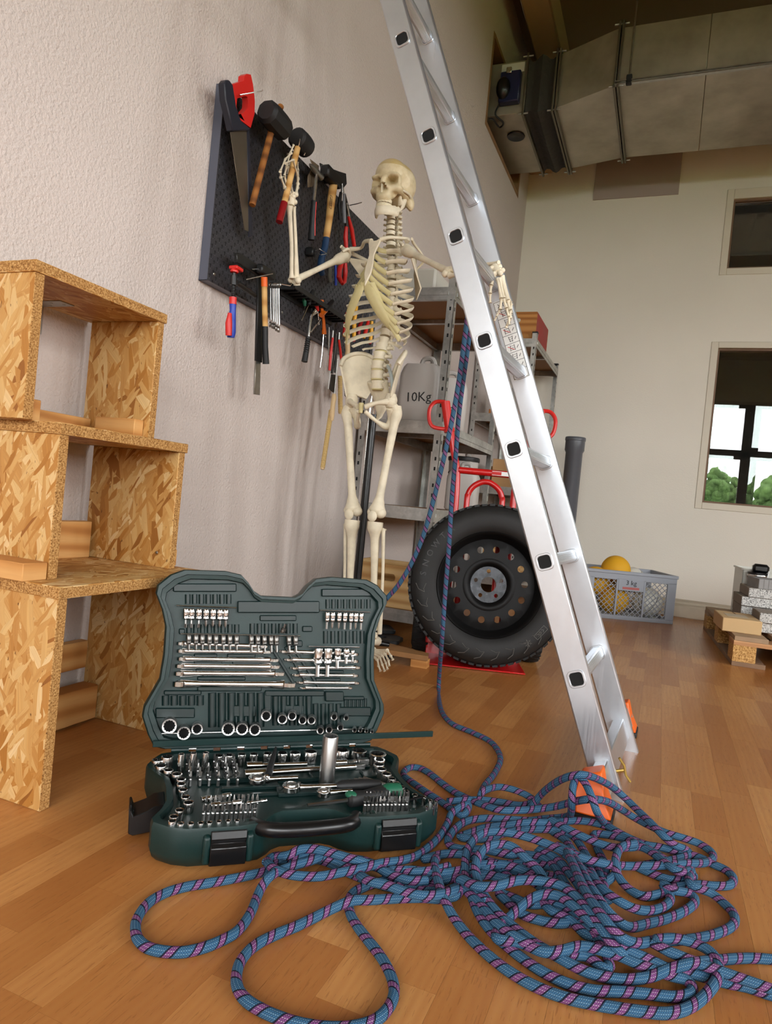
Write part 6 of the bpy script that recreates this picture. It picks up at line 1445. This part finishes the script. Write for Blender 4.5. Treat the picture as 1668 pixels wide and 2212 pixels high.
# ================================================================== hand truck with a spare wheel
HA = math.radians(19); H1 = V((math.cos(HA), math.sin(HA), 0)); HN = V((math.sin(HA), -math.cos(HA), 0))
M_HRED = mat('red_lacquered_steel', (196, 26, 26), .30, coat=.3)
HB = V((-.69, 2.82, 0)); 
def hp(a, n_, z): return HB+H1*a+HN*n_+V((0, 0, z))
ht = thing('hand_truck', 'red hand truck carrying a spare car wheel', 'hand truck', HB)
def tl(n_, z): return n_-.10*z            # frame leans back a little
for sg in (-1, 1):
    pts = [hp(sg*.120, tl(0, .10), .10), hp(sg*.120, tl(0, .5), .5), hp(sg*.126, tl(0, .78), .76), hp(sg*.150, tl(0, .88), .86), hp(sg*.178, tl(0, 1.0), .98)]
    fr = B().tube(smooth_path(pts, 5), .0145, 12).build('frame_tube', M_HRED, ht)
    hg = hp(sg*.176, tl(0, .96), .945); hg2 = hp(sg*.206, tl(0, 1.10), 1.075)
    B().tube([hg, hg.lerp(hg2, .1), hg.lerp(hg2, .12), hg2], [.024, .024, .019, .0205], 12).build('hand_grip', M_RED, fr)
    B().tube(smooth_path([hg2, hp(sg*.250, tl(0, 1.10), 1.070), hp(sg*.272, tl(0, 1.03), 1.03), hp(sg*.255, tl(0, .96), .965), hg.lerp(hg2, .08)], 5), .0085, 8).build('grip_guard', M_RED, fr)
B().tube([hp(-.122, tl(0, .78), .785), hp(.125, tl(0, .78), .785)], .0145, 12).build('cross_tube', M_HRED, ht)
B().bx(0, .11, -.0155, -.0145, -.009, .009, Mx.Translation(hp(.02, tl(.0, .785), .785)) @ Mx.Rotation(HA, 4, 'Z')).build('sticker', M_LABEL, ht)
B().bx(0, .04, -.0160, -.0150, -.007, .007, Mx.Translation(hp(.02, tl(.0, .785), .785)) @ Mx.Rotation(HA, 4, 'Z')).build('sticker_logo', M_REDINK, ht)
lp_ = [hp(-.075, tl(0, .12), .12), hp(-.075, tl(0, .60), .62)]+[hp(-.075*math.cos(a), tl(0, .70), .66+.085*math.sin(a)) for a in (0.3, .8, 1.3, PI/2, PI-1.3, PI-.8, PI-.3)]+[hp(.075, tl(0, .60), .62), hp(.075, tl(0, .12), .12)]
B().tube(smooth_path(lp_, 4), .0125, 12).build('inner_loop', M_HRED, ht)
B().tube([hp(-.22, -.06, .125), hp(.26, -.06, .125)], .010, 10).build('axle', M_ZINC, ht)
B().bx(-.19, .19, -.012, .006, .004, .12, Mx.Translation(hp(0, 0, 0)) @ Mx.Rotation(HA, 4, 'Z')).build('back_plate', M_HRED, ht, bevel=.002)
B().bx(-.20, .20, -.20, 0, .002, .008, Mx.Translation(hp(0, 0, 0)) @ Mx.Rotation(HA, 4, 'Z')).build('toe_plate', M_HRED, ht, bevel=.002)
M_TYRE = mat('tyre_rubber', (24, 23, 22), .66, bump=.1, bs=200); M_RIM = mat('black_steel_rim', (13, 12, 12), .5, .0, spec=.22)
for sg in (-1, 1):
    B().bx(-.085 if sg < 0 else .03, -.03 if sg < 0 else .085, -.06, -.055, .06, .20, Mx.Translation(hp(sg*.11, .0, 0)) @ Mx.Rotation(HA, 4, 'Z')).build('guard_plate', M_HRED, ht, bevel=.004)
    wc = hp(sg*.235+.02, -.075, .126); r, w_ = .126, .075
    wh = B().lathe([(r*.5, -w_*.4), (r*.8, -w_*.5), (r*.95, -w_*.40), (r, -w_*.22), (r, w_*.22), (r*.95, w_*.40), (r*.8, w_*.5), (r*.5, w_*.4)], 40, FR(wc, H1)).build('wheel_tyre', M_TYRE, ht)
    b = B(); nk = 30
    for i in range(nk):
        for s2 in (-1, 1):
            a = 2*PI*i/nk; pts = []
            for q in range(5): aa = a+s2*.20*(q/4-.5); ww = w_*(q/4-.5)*.86; rr = r*(1.004-.10*abs(q/4-.5)**2*4*.5); pts.append(FR(wc, H1) @ V((rr*math.cos(aa), rr*math.sin(aa), ww)))
            b.tube(pts, .0022, 4)
    tag(b.build('tread', M_TYRE, wh), kind='stuff'); B().lathe([(0, -.02), (r*.5, -.02), (r*.5, .02), (0, .02)], 20, FR(wc, H1)).build('hub', mat('grey_hub', (150, 150, 150), .4, .6), wh)
# ---- spare wheel: tyre, rim with round holes, hub
WN = (HN*1.0+V((0, 0, .10))).normalized(); WC = V((-.622, 2.712, .330)); WM = FR(WC, WN, (WN.cross(V((0, 0, 1)))))
WX = Mx.Translation(WC) @ Mx((H1*1.0, WN.cross(H1), WN)).transposed().to_4x4()
whl = thing('car_wheel', 'winter car tyre on a black steel rim leaning on the hand truck', 'wheel', m=WX)
TW = .185
B().lathe([(.205, TW*.40), (.212, TW*.46), (.235, TW*.50), (.262, TW*.52), (.285, TW*.49), (.300, TW*.42), (.310, TW*.34), (.316, TW*.2), (.318, 0), (.316, -TW*.2), (.310, -TW*.34), (.300, -TW*.42), (.285, -TW*.49), (.262, -TW*.52), (.235, -TW*.50), (.205, -TW*.40)], 72).build('tyre', M_TYRE, whl, world=False, ang=60)
ty = COL.objects[-1]
b = B()
for i in range(64):
    a = 2*PI*i/64
    for (z0_, z1_, da) in ((TW*.12, TW*.40, .05), (-TW*.40, -TW*.12, -.05), (-TW*.11, TW*.11, .0)):
        m = Mx.Rotation(a, 4, 'Z'); b.box((.3160-.003*abs(z0_+z1_)/TW*2, 0, (z0_+z1_)/2), (.008, .021, abs(z1_-z0_)*.9), m @ Mx.Rotation(da*4, 4, 'X'))
tag(b.build('tread_blocks', M_TYRE, ty, world=False), kind='stuff')
M_TYREL = mat('tyre_relief', (88, 86, 82), .45)
b = B()
for i in range(11):       # chevron relief along the lower side wall
    a = math.radians(186+13*i); s = 1.0 if i < 4 else .9
    for s2 in (-1, 1):
        pts = [(r*math.cos(a+da), r*math.sin(a+da), TW*.515+.001) for r, da in ((.256, s2*.0+.10), (.268+s2*.010, .05), (.268+s2*.020, -.03))]
        b.tube(pts, .0013 if s2 > 0 else .0009, 5)
b.build('chevron_relief', M_TYREL, ty, world=False); tag(COL.objects[-1], kind='stuff')
for i, ch in enumerate('SNOWTR'):
    a = math.radians(176-9.2*i); text('tyre_lettering', ch, .034, Mx.Rotation(a-PI/2, 4, 'Z') @ Mx.Translation((0, .262, TW*.515)), mat('tyre_lettering_rubber', (44, 43, 41), .5), ty, .0015, world=False)
for (a0_, body) in ((-55, '*'),):
    b = B()
    for k in range(6):
        a = k*PI/3; c = V((.262*math.cos(math.radians(-52)), .262*math.sin(math.radians(-52)), TW*.517)); dv = V((math.cos(a), math.sin(a), 0)); pv = V((-dv.y, dv.x, 0)); b.tube([c, c+dv*.016], .0009, 5).tube([c+dv*.009+pv*.004, c+dv*.012, ], .0008, 5).tube([c+dv*.009-pv*.004, c+dv*.012], .0008, 5)
    b.build('snowflake_mark', M_TYREL, ty, world=False); tag(COL.objects[-1], kind='stuff')
b = B(); ca = math.radians(-38)
for (x0_, y0_, x1_, y1_) in ((-.028, -.010, .028, -.010), (.028, -.010, .028, .010), (.028, .010, -.028, .010), (-.028, .010, -.028, -.010)):
    mw = Mx.Rotation(ca-PI/2+PI, 4, 'Z') @ Mx.Translation((0, -.262, TW*.516)); b.bar(mw @ V((x0_, y0_, 0)), mw @ V((x1_, y1_, 0)), .0016, .0014)
for k in range(3): b.bar(mw @ V((-.016+.012*k, -.006, 0)), mw @ V((-.008+.012*k, 0, 0)), .0016, .0014).bar(mw @ V((-.008+.012*k, 0, 0)), mw @ V((-.016+.012*k, .006, 0)), .0016, .0014)
b.build('arrow_badge', M_TYREL, ty, world=False); tag(COL.objects[-1], kind='stuff')
rimp = [(.2065, TW*.36), (.2085, TW*.43), (.205, TW*.445), (.199, TW*.42), (.194, TW*.34), (.186, TW*.26), (.180, TW*.20)]
B().lathe(rimp, 64).build('rim_flange', M_RIM, whl, world=False, ang=50)
B().lathe([(.194, TW*.34), (.183, TW*.1), (.183, -TW*.3), (.203, -TW*.40)], 64).build('rim_barrel', M_RIM, whl, world=False)
# dished disc with 14 round holes: polar grid with hole rings
b = B(); nh = 14; rc_, rh = .140, .0135; zf = lambda r: TW*.22-.35*max(0, r-.158)
sec = 2*PI/nh; m_ = 16
def sector(b, a, rc, r0, r1, ha, rh, z, dz):
    inner = [(rc*math.cos(a)+rh*math.cos(a+2*PI*(q-2)/m_), rc*math.sin(a)+rh*math.sin(a+2*PI*(q-2)/m_)) for q in range(m_)]; outer = []
    for sd, (p, q_) in enumerate((((1, -1), (1, 1)), ((1, 1), (-1, 1)), ((-1, 1), (-1, -1)), ((-1, -1), (1, -1)))):
        for k in range(4):
            t = k/4; x = p[0]+(q_[0]-p[0])*t; y = p[1]+(q_[1]-p[1])*t; r = (r0+r1)/2+x*(r1-r0)/2; outer.append((r*math.cos(a+y*ha), r*math.sin(a+y*ha)))
    vs = [(x, y, z(math.hypot(x, y))) for x, y in outer]+[(x, y, z(math.hypot(x, y))) for x, y in inner]+[(x, y, z(math.hypot(x, y))-dz) for x, y in inner]
    b.add(vs, [(q, (q+1) % m_, m_+(q+1) % m_, m_+q) for q in range(m_)]+[(m_+q, m_+(q+1) % m_, 2*m_+(q+1) % m_, 2*m_+q) for q in range(m_)])
for h_ in range(nh): sector(b, sec*h_+.1, rc_, .1035, .1835, sec/2, rh, zf, .006)
b.lathe([(.1035, zf(.103)), (.097, TW*.235), (.088, TW*.235), (.080, TW*.20), (.073, TW*.13), (.070, TW*.11)], 64)
b.build('rim_disc', M_RIM, whl, world=False, ang=50)
M_HUB = mat('worn_black_hub', (64, 65, 68), .26, .85, var=.35, vs=40)
b = B(); nb = 5; so = 2*PI/nb; z_ = TW*.12
for h_ in range(nb): sector(b, so*h_+PI/2+.06, .0530, .0345, .0745, so/2, .0082, lambda r: z_, .008)
b.lathe([(.0345, z_-.004), (.0345, z_+.004), (.0305, z_+.004), (.0305, z_-.010)], 40)
b.build('hub_plate', M_HUB, whl, world=False, ang=50)
# ---- plank platform and black plates on the floor
t = thing('plank_platform', 'brown board on a pine block lying behind the foot of the skeleton', 'board', (-.93, 2.66, 0))
a = onZ(925, 1418, .052); dX = V((-.98, -.10, 0)); dY = V((-.28, .96, 0))
b = B(); P = [a, a+dX*.22, a+dX*.34+dY*.20, a+dY*.06]; b.add(P+[p-V((0, 0, .019)) for p in P], [(3, 2, 1, 0), (4, 5, 6, 7)]+[(i, (i+1) % 4, 4+(i+1) % 4, 4+i) for i in range(4)]); b.build('board', [mat('brown_ply_face', (150, 108, 66), .5, var=.08, vs=20)], t, bevel=.001)
B().bx(-.065, 0, .012, .06, 0, .032, Mx.Translation(V((a.x-.004, a.y, 0))) @ Mx.Rotation(.1, 4, 'Z')).build('block', M_PINE, t, bevel=.001)
M_CIRON = mat('dark_cast_iron', (44, 45, 46), .45, .4)
t = thing('iron_plates', 'dark cast iron plates stacked on the floor under the rack', 'plate', (-1.07, 2.86, 0))
for i, (dx, dy, s) in enumerate(((0, 0, .13), (.05, -.06, .10), (-.03, .04, .11))):
    B().ring(rrect(s*1.6, s*1.3, .02, 5), circle(.022, 24), .016, TRS((-1.13+dx, 2.84+dy, .001+.017*i), (0, 0, .3*i))).build('plate', M_CIRON, t, bevel=.002)
# ================================================================== far end of the room
# grey pipe
M_PIPE = mat('grey_drain_pipe', (88, 90, 96), .36)
t = thing('drain_pipe', 'grey plastic drain pipe standing upright by the back wall', 'pipe', (-.70, 5.62, 0)); px = onY(1244, 945, 5.62)
B().lathe([(.066, 0), (.066, 1.14), (.076, 1.16), (.076, px.z-.03), (.080, px.z-.026), (.080, px.z-.006), (.077, px.z), (.070, px.z), (.066, px.z-.06), (0, px.z-.06)], 32, Mx.Translation((px.x, 5.62, 0))).build('tube', M_PIPE, t); B().lathe([(0, px.z-.05), (.064, px.z-.05)], 32, Mx.Translation((px.x, 5.62, 0))).build('bore', M_HOLE, t)
# crate with balls
CAa = math.radians(24); c1 = V((math.cos(CAa), math.sin(CAa), 0)); c2 = V((-math.sin(CAa), math.cos(CAa), 0)); c0 = V((.124, 4.858, 0))-c1*.60
CM = Mx.Translation(c0) @ Mx.Rotation(CAa, 4, 'Z')
M_CR = mat('grey_crate_plastic', (150, 154, 162), .45)
cr = thing('mesh_crate', 'grey plastic mesh crate full of balls by the back wall', 'crate', m=CM); L, D, Hh = .60, .40, .315
b = B().bx(0, L, 0, D, .006, .012)
for (x0_, x1_, y0_, y1_) in ((0, L, 0, .018), (0, L, D-.018, D), (0, .018, .018, D-.018), (L-.018, L, .018, D-.018)):
    b.bx(x0_, x1_, y0_, y1_, Hh-.058, Hh).bx(x0_, x1_, y0_, y1_, .0, .028)
b.bx(-.006, L+.006, -.006, .0, Hh-.02, Hh).bx(-.006, L+.006, D, D+.006, Hh-.02, Hh).bx(-.006, 0, 0, D, Hh-.02, Hh).bx(L, L+.006, 0, D, Hh-.02, Hh)
b.build('rim_frame', M_CR, cr, world=False, bevel=.002)
for (x, y) in ((0, 0), (L-.058, 0), (0, D-.018), (L-.058, D-.018)): B().bx(x, x+.058, y, y+.018, .02, Hh-.05).build('corner_post', M_CR, cr, world=False, bevel=.002)
for (x, y) in ((.205, 0), (.385, 0), (.205, D-.018), (.385, D-.018)): B().bx(x, x+.012, y, y+.018, .02, Hh-.05).build('divider', M_CR, cr, world=False, bevel=.001)
B().bx(.217, .385, -.001, .014, Hh-.125, Hh-.05).build('label_field', M_CR, cr, world=False, bevel=.002)
text('lettering', '3 kg', .042, CM @ TRS((.30, -.0025, Hh-.073), (PI/2, 0, 0)), M_INK, cr)
B().bx(.245, .355, -.0022, -.001, Hh-.115, Hh-.100).build('red_label', mat('faded_red_label', (176, 96, 92), .6), cr, world=False)
def lattice(xa, xb, za, zb_, y, nm):
    b = B(); p = .035; k = xa-(zb_-za)
    while k < xb:
        for s2 in (1, -1):
            # clip a 45 degree bar to the window
            pts = []
            for t_ in (0, 1):
                pass
            x0_, z0_ = k, za if s2 > 0 else zb_
            t0_ = max(0, xa-x0_); t1_ = min(zb_-za, xb-x0_)
            if t1_-t0_ > .004: b.bar((x0_+t0_, y, z0_+s2*t0_), (x0_+t1_, y, z0_+s2*t1_), .0036, .005, (0, 1, 0))
        k += p
    tag(b.build(nm, M_CR, cr, world=False), kind='stuff')
lattice(.058, .205, .028, Hh-.058, .008, 'mesh_side'); lattice(.217, .385, .028, Hh-.125, .008, 'mesh_side'); lattice(.397, .542, .028, Hh-.058, .008, 'mesh_side')
lattice(.058, .542, .028, Hh-.058, D-.008, 'mesh_side')
M_YB = mat('yellow_ball_foam', (228, 168, 26), .7, bump=.15, bs=160); M_WB2 = mat('white_ball_skin', (218, 216, 206), .45)
def ball(label, c, r, m, kind=0):
    p = CM @ V(c); t = thing('ball', label, 'ball', p-V((0, 0, r)), group='balls in the crate'); B().ell(p, r, 28, 18).build('ball_skin', m, t)
    if kind:
        for k in range(3): B().lathe([(r*1.003*math.cos(a_), r*1.003*math.sin(a_)) for a_ in (-.02, .0, .02)], 40, FR(p, (math.sin(k*2.1), math.cos(k*2.1), .3*k))).build('seam', M_INK if k else M_REDINK, t)
for lb, c, r, m, k in (('yellow foam ball resting on top of the crate', (.265, .20, .305), .097, M_YB, 0), ('yellow foam ball at the left rim of the crate', (.115, .15, .225), .094, M_YB, 0), ('yellow foam ball at the bottom middle of the crate', (.245, .125, .112), .096, M_YB, 0), ('white and grey ball at the bottom left of the crate', (.118, .295, .096), .080, mat('grey_ball_skin', (150, 148, 144), .5), 1), ('white ball with a red stripe at the right of the crate', (.47, .125, .115), .098, M_WB2, 1), ('white ball at the back right of the crate', (.42, .285, .24), .088, M_WB2, 1)): ball(lb, c, r, m, k)
# low whitish plank along the wall
t = thing('skirting_plank', 'dirty white plank lying along the foot of the back wall', 'plank', (.1, 5.3, 0)); B().bx(-.05, .62, 5.29, 5.42, 0, .085).build('plank', mat('dirty_white_wood', (196, 182, 160), .7, var=.12, vs=7), t, bevel=.006); B().bx(-.05, .62, 5.42, 5.60, 0, .102).build('plank', mat('dirty_white_wood', (196, 182, 160), .7), t, bevel=.006)
# pallet
PAa = math.radians(3.0); PM = Mx.Translation((.368, 3.681, 0)) @ Mx.Rotation(PAa, 4, 'Z')
pal = thing('pallet', 'wooden euro pallet on the floor at the right', 'pallet', m=PM); M_PAL = mat('grey_pallet_wood', (168, 140, 110), .8, var=.15, vs=9); M_PAL2 = mat('dark_pallet_wood', (140, 110, 84), .8, var=.15, vs=9)
M_CHIP = NT('chip_block'); _f = M_CHIP.noise(M_CHIP.coord('Object'), 120, 3, .7); M_CHIP.set(col=M_CHIP.ramp(_f, [(.35, rgb(126, 84, 40)), (.5, rgb(198, 150, 86)), (.65, rgb(228, 190, 126))]), rough=.85); M_CHIP.bump(_f, .5, .002); M_CHIP = M_CHIP.m
for x, w_ in ((0, .145), (.328, .145), (.655, .145)): B().bx(x, x+w_, 0, 1.2, 0, .022).build('bottom_board', M_PAL2, pal, world=False, bevel=.001)
for x in (0, .328, .655):
    for y in (0, .527, 1.055): B().bx(x, x+(.10 if x < .5 else .145) if x == 0 else x+.145, y, y+.145, .022, .100).build('block', M_CHIP, pal, world=False, bevel=.001)
for y in (0, .527, 1.055): B().bx(0, .80, y, y+.145, .100, .122).build('cross_board', pinewood('pallet_pine', (224, 184, 138), (212, 164, 116), (170, 116, 74)) if y == 0 else M_PAL, pal, world=False, bevel=.001)
for x, w_ in ((.002, .145), (.187, .10), (.328, .145), (.513, .10), (.653, .145)): B().bx(x, x+w_, -.002, 1.2, .122, .144).build('deck_board', M_PAL2 if x > .1 else M_PAL, pal, world=False, bevel=.0015)
# cardboard box on the pallet (printed side plain)
cb_ = thing('parcel', 'small brown cardboard parcel lying on the front of the pallet', 'box', m=PM @ Mx.Translation((-.042, .105, .1445)) @ Mx.Rotation(.02, 4, 'Z')); M_CB = mat('parcel_cardboard', (206, 172, 124), .75, var=.04, vs=8)
B().bx(0, .175, 0, .30, 0, .068).build('carton', M_CB, cb_, world=False, bevel=.003); B().bx(.03, .13, .07, .20, .068, .0686).build('address_label', mat('paper_label', (196, 178, 150), .6), cb_, world=False); B().bx(.084, .092, .2, .3004, .0679, .0683).build('flap_seam', mat('seam_dark', (120, 84, 48), .8), cb_, world=False)
# concrete pavers
def granite():
    n = NT('speckled_concrete'); f = n.noise(n.coord('Object', rnd=True), 190, 3, .75); n.set(col=n.ramp(f, [(.38, rgb(70, 68, 68)), (.45, rgb(180, 178, 174)), (.6, rgb(226, 224, 220))]), rough=.85); n.bump(f, .3, .002); return n.m
M_GRAN = granite(); M_CONC = mat('brown_grey_concrete', (146, 134, 122), .88, var=.1, vs=30, bump=.3, bs=150)
def paver(label, x, y, z, L, W, Hh_, rz=0, m=0):
    b = B().bx(0, L, 0, W, 0, Hh_); b.mi = [0, 0, 1, 1, 0, 0]
    o = b.build('paving_stone', [M_CONC, M_GRAN], None, label=label, cat='paving stone', group='paving stones stacked on the pallet', bevel=.003); o.matrix_basis = PM @ Mx.Translation((x, y, z)) @ Mx.Rotation(rz, 4, 'Z'); return o
ordn = ('lowest', 'second', 'third', 'fourth', 'fifth', 'sixth')
for i, (x, y) in enumerate(((.10, .52), (.095, .50), (.09, .48), (.12, .48))): paver(ordn[i]+' layer stone of the tall stack at the back of the pallet', x, y, .1445+.0505*i, .34, .30, .050)
for i, (x, y) in enumerate(((.145, .24), (.14, .23))): paver(ordn[i]+' layer stone of the low stack at the front right of the pallet', x, y, .1445+.0505*i, .30, .22, .050)
b = B(); 
for k in range(5): b.bx(.002+.024*k, .020+.024*k, -.002, .18, .002, .05)
b.bx(0, .13, 0, .178, 0, .052); o = b.build('grooved_stone', mat('light_grey_concrete', (150, 148, 146), .85, var=.1, vs=30), None, label='light grey grooved stone lying on top of the tall stack', cat='paving stone'); o.matrix_basis = PM @ Mx.Translation((.165, .49, .1445+.0505*4)) @ Mx.Rotation(.15, 4, 'Z')
# clear tub and black lamp behind the stones
t = thing('clear_box', 'clear plastic box standing behind the stacked stones', 'box', m=PM @ Mx.Translation((.14, .86, .1445))); M_CLR = mat('frosted_clear', (212, 210, 200), .35)
b = B().bx(0, .42, 0, .006, 0, .28).bx(0, .42, .294, .30, 0, .28).bx(0, .006, 0, .3, 0, .28).bx(.414, .42, 0, .3, 0, .28).bx(0, .42, 0, .3, 0, .006); b.build('walls', M_CLR, t, world=False); B().ring(rrect(.44, .32, .02, 3), rrect(.42, .30, .015, 3), .01, TRS((.21, .15, .275))).build('rim', M_CLR, t, world=False)
p = onY(1637, 1248, 4.5); t = thing('work_lamp', 'black work lamp sticking out of the clear box', 'lamp', p)
B().lathe([(0, -.16), (.045, -.16), (.05, .0), (.055, .005), (.055, .03), (0, .03)], 20, Mx.Translation(p)).build('lamp_body', M_LATCH, t); B().lathe([(.056, .006), (.058, .012), (.056, .018)], 20, Mx.Translation(p)).build('metal_band', M_CHROME, t); B().box(p+V((.01, 0, .055)), (.085, .07, .05)).build('lamp_head', M_LATCH, t, bevel=.014); B().bar(p+V((.05, -.03, .045)), p+V((.04, -.03, -.06)), .014, .006).build('clip', M_LABEL, t)
# ================================================================== ventilation duct under the ceiling
M_DUCT = NT('zinc_duct_sheet'); _n = M_DUCT; _f = _n.noise(_n.coord('Object'), 3.2, 4, .6); _n.set(col=_n.ramp(_f, [(.3, rgb(150, 144, 128)), (.7, rgb(186, 180, 164))]), metal=.55, rough=.42); M_DUCT = _n.m
M_FLEX = mat('black_canvas', (52, 50, 46), .75, bump=.5, bs=22, bd=.02); M_FLANGE = mat('flange_steel', (112, 106, 92), .45, .8); M_BRN = mat('bare_plaster', (142, 108, 72), .9, var=.15, vs=15)
du = thing('air_duct', 'rectangular zinc ventilation duct running under the ceiling', 'duct', (-.55, 4.57, 3.40))
DY0, DY1, DZ0, DZ1 = 4.57, 5.50, 3.400, 3.765
xs_ = (-.53, -.02, .5, 1.02, 1.54, 2.06, 2.58, 3.1, 3.62, 4.14)
for i in range(9):
    B().bx(xs_[i]+.0012, xs_[i+1]-.0012, DY0, DY1, DZ0, DZ1).build('duct_section', M_DUCT, du, bevel=.002)
def loftbox(xa, ya, za, yb_, zb__, xb, yc, zc, yd, zd):
    return B().loft([[(xa, ya, za), (xa, yb_, za), (xa, yb_, zb__), (xa, ya, zb__)], [(xb, yc, zc), (xb, yd, zc), (xb, yd, zd), (xb, yc, zd)]])
loftbox(-.945, 4.70, 3.375, 5.545, 3.735, -.555, DY0, DZ0, DY1, DZ1).build('transition_piece', M_DUCT, du)
b = B(); rg = []
for i in range(9):
    x = -1.150+.185*i/8; k = .014*math.sin(i/8*PI*3); rg.append([(x, 4.70+k, 3.372+k), (x, 5.13, 3.372+k*1.6+.01*math.sin(i)), (x, 5.55-k, 3.372+k), (x, 5.55-k, 3.735-k), (x, 4.70+k, 3.735-k)])
b.loft(rg).build('canvas_sleeve', M_FLEX, du)
loftbox(-1.62, 4.70, 3.372, 5.55, 3.735, -1.165, 4.70, 3.372, 5.55, 3.735).build('fan_box', M_DUCT, du, bevel=.002)
def flange(x, ya, yb_, za, zb__, m=M_FLANGE):
    b = B(); w_ = .030; t_ = .014
    b.bx(x-t_/2, x+t_/2, ya-w_, yb_+w_, za-w_, za).bx(x-t_/2, x+t_/2, ya-w_, yb_+w_, zb__, zb__+w_).bx(x-t_/2, x+t_/2, ya-w_, ya, za, zb__).bx(x-t_/2, x+t_/2, yb_, yb_+w_, za, zb__); fo = b.build('flange', m, du, bevel=.002)
    for (y, z) in ((ya-.014, za-.014), (yb_+.014, za-.014), (ya-.014, zb__+.014)): B().tube([(x-.035, y, z), (x+.035, y, z)], .006, 8).build('bolt', M_ZINC, fo)
flange(-1.158, 4.70, 5.55, 3.372, 3.735); flange(-.958, 4.70, 5.55, 3.372, 3.735); flange(-.938, 4.70, 5.55, 3.372, 3.735); flange(-.552, DY0, DY1, DZ0, DZ1); flange(-.532, DY0, DY1, DZ0, DZ1)
# fan gear on the box
t = thing('fan_actuator', 'dark blue actuator with a black cowl on the front of the fan box', 'actuator', (-1.27, 4.66, 3.5)); B().bx(-1.33, -1.19, 4.64, 4.70, 3.43, 3.64).build('housing', mat('dark_blue_case', (28, 34, 74), .35), t, bevel=.006); B().ell((-1.30, 4.635, 3.52), (.05, .045, .075)).build('cowl', M_LATCH, t); B().bx(-1.285, -1.25, 4.615, 4.64, 3.61, 3.65).build('terminal', M_CHROME, t, bevel=.003); B().bx(-1.34, -1.18, 4.693, 4.698, 3.655, 3.72).build('type_plate', M_LABEL, t)
B().lathe([(0, .0), (.062, .0), (.066, .006), (.062, .012), (0, .004)], 26, FR((-1.265, 4.98, 3.372), (0, 0, -1))).build('inspection_plug', M_LATCH, du)
# reveal of the wall opening and cable
b = B().bx(XW-.25, XW+.002, 4.55, 4.585, 3.24, 3.87).bx(XW-.25, XW+.002, 4.585, 5.68, 3.24, 3.275).bx(XW-.25, XW+.002, 5.665, 5.70, 3.24, 3.87).bx(XW-.25, XW+.002, 4.585, 5.68, 3.845, 3.875); b.build('trim_3', M_BRN, kind='structure')
B().bx(XW-.26, XW-.24, 4.5, 5.75, 3.2, 3.9).build('opening_shade_sheet', mat('dark_void', (40, 32, 24), .95), kind='structure')  # dark sheet behind the opening, its colour stands in for the shade inside
B().tube(smooth_path([(-1.33, 4.68, 3.44), (-1.345, 4.66, 3.36), (-1.30, 4.72, 3.33), (-1.345, 4.80, 3.345), (-1.36, 4.68, 3.335), (-1.366, 4.60, 3.30)], 5), .006, 8).build('fan_cable', M_BLACK, None, label='black cable looping from the fan box to the wall opening', cat='cable')
# hanger: threaded rod and rail under the duct
hg_ = thing('duct_hanger', 'threaded rod and mounting rail holding the duct front edge', 'hanger', (-.48, 4.55, 3.40)); B().tube([(-.465, 4.548, 3.40), (-.465, 4.548, ZC)], .006, 8).build('threaded_rod', M_ZINC, hg_); B().bx(-.55, 4.14, 4.535, 4.56, 3.385, 3.392).bx(-.55, 4.14, 4.535, 4.56, 3.402, 3.409).build('rail', M_ZINC, hg_); B().box((-.465, 4.548, 3.41), (.035, .03, .06)).build('rubber_buffer', M_BLACK, hg_, bevel=.004)
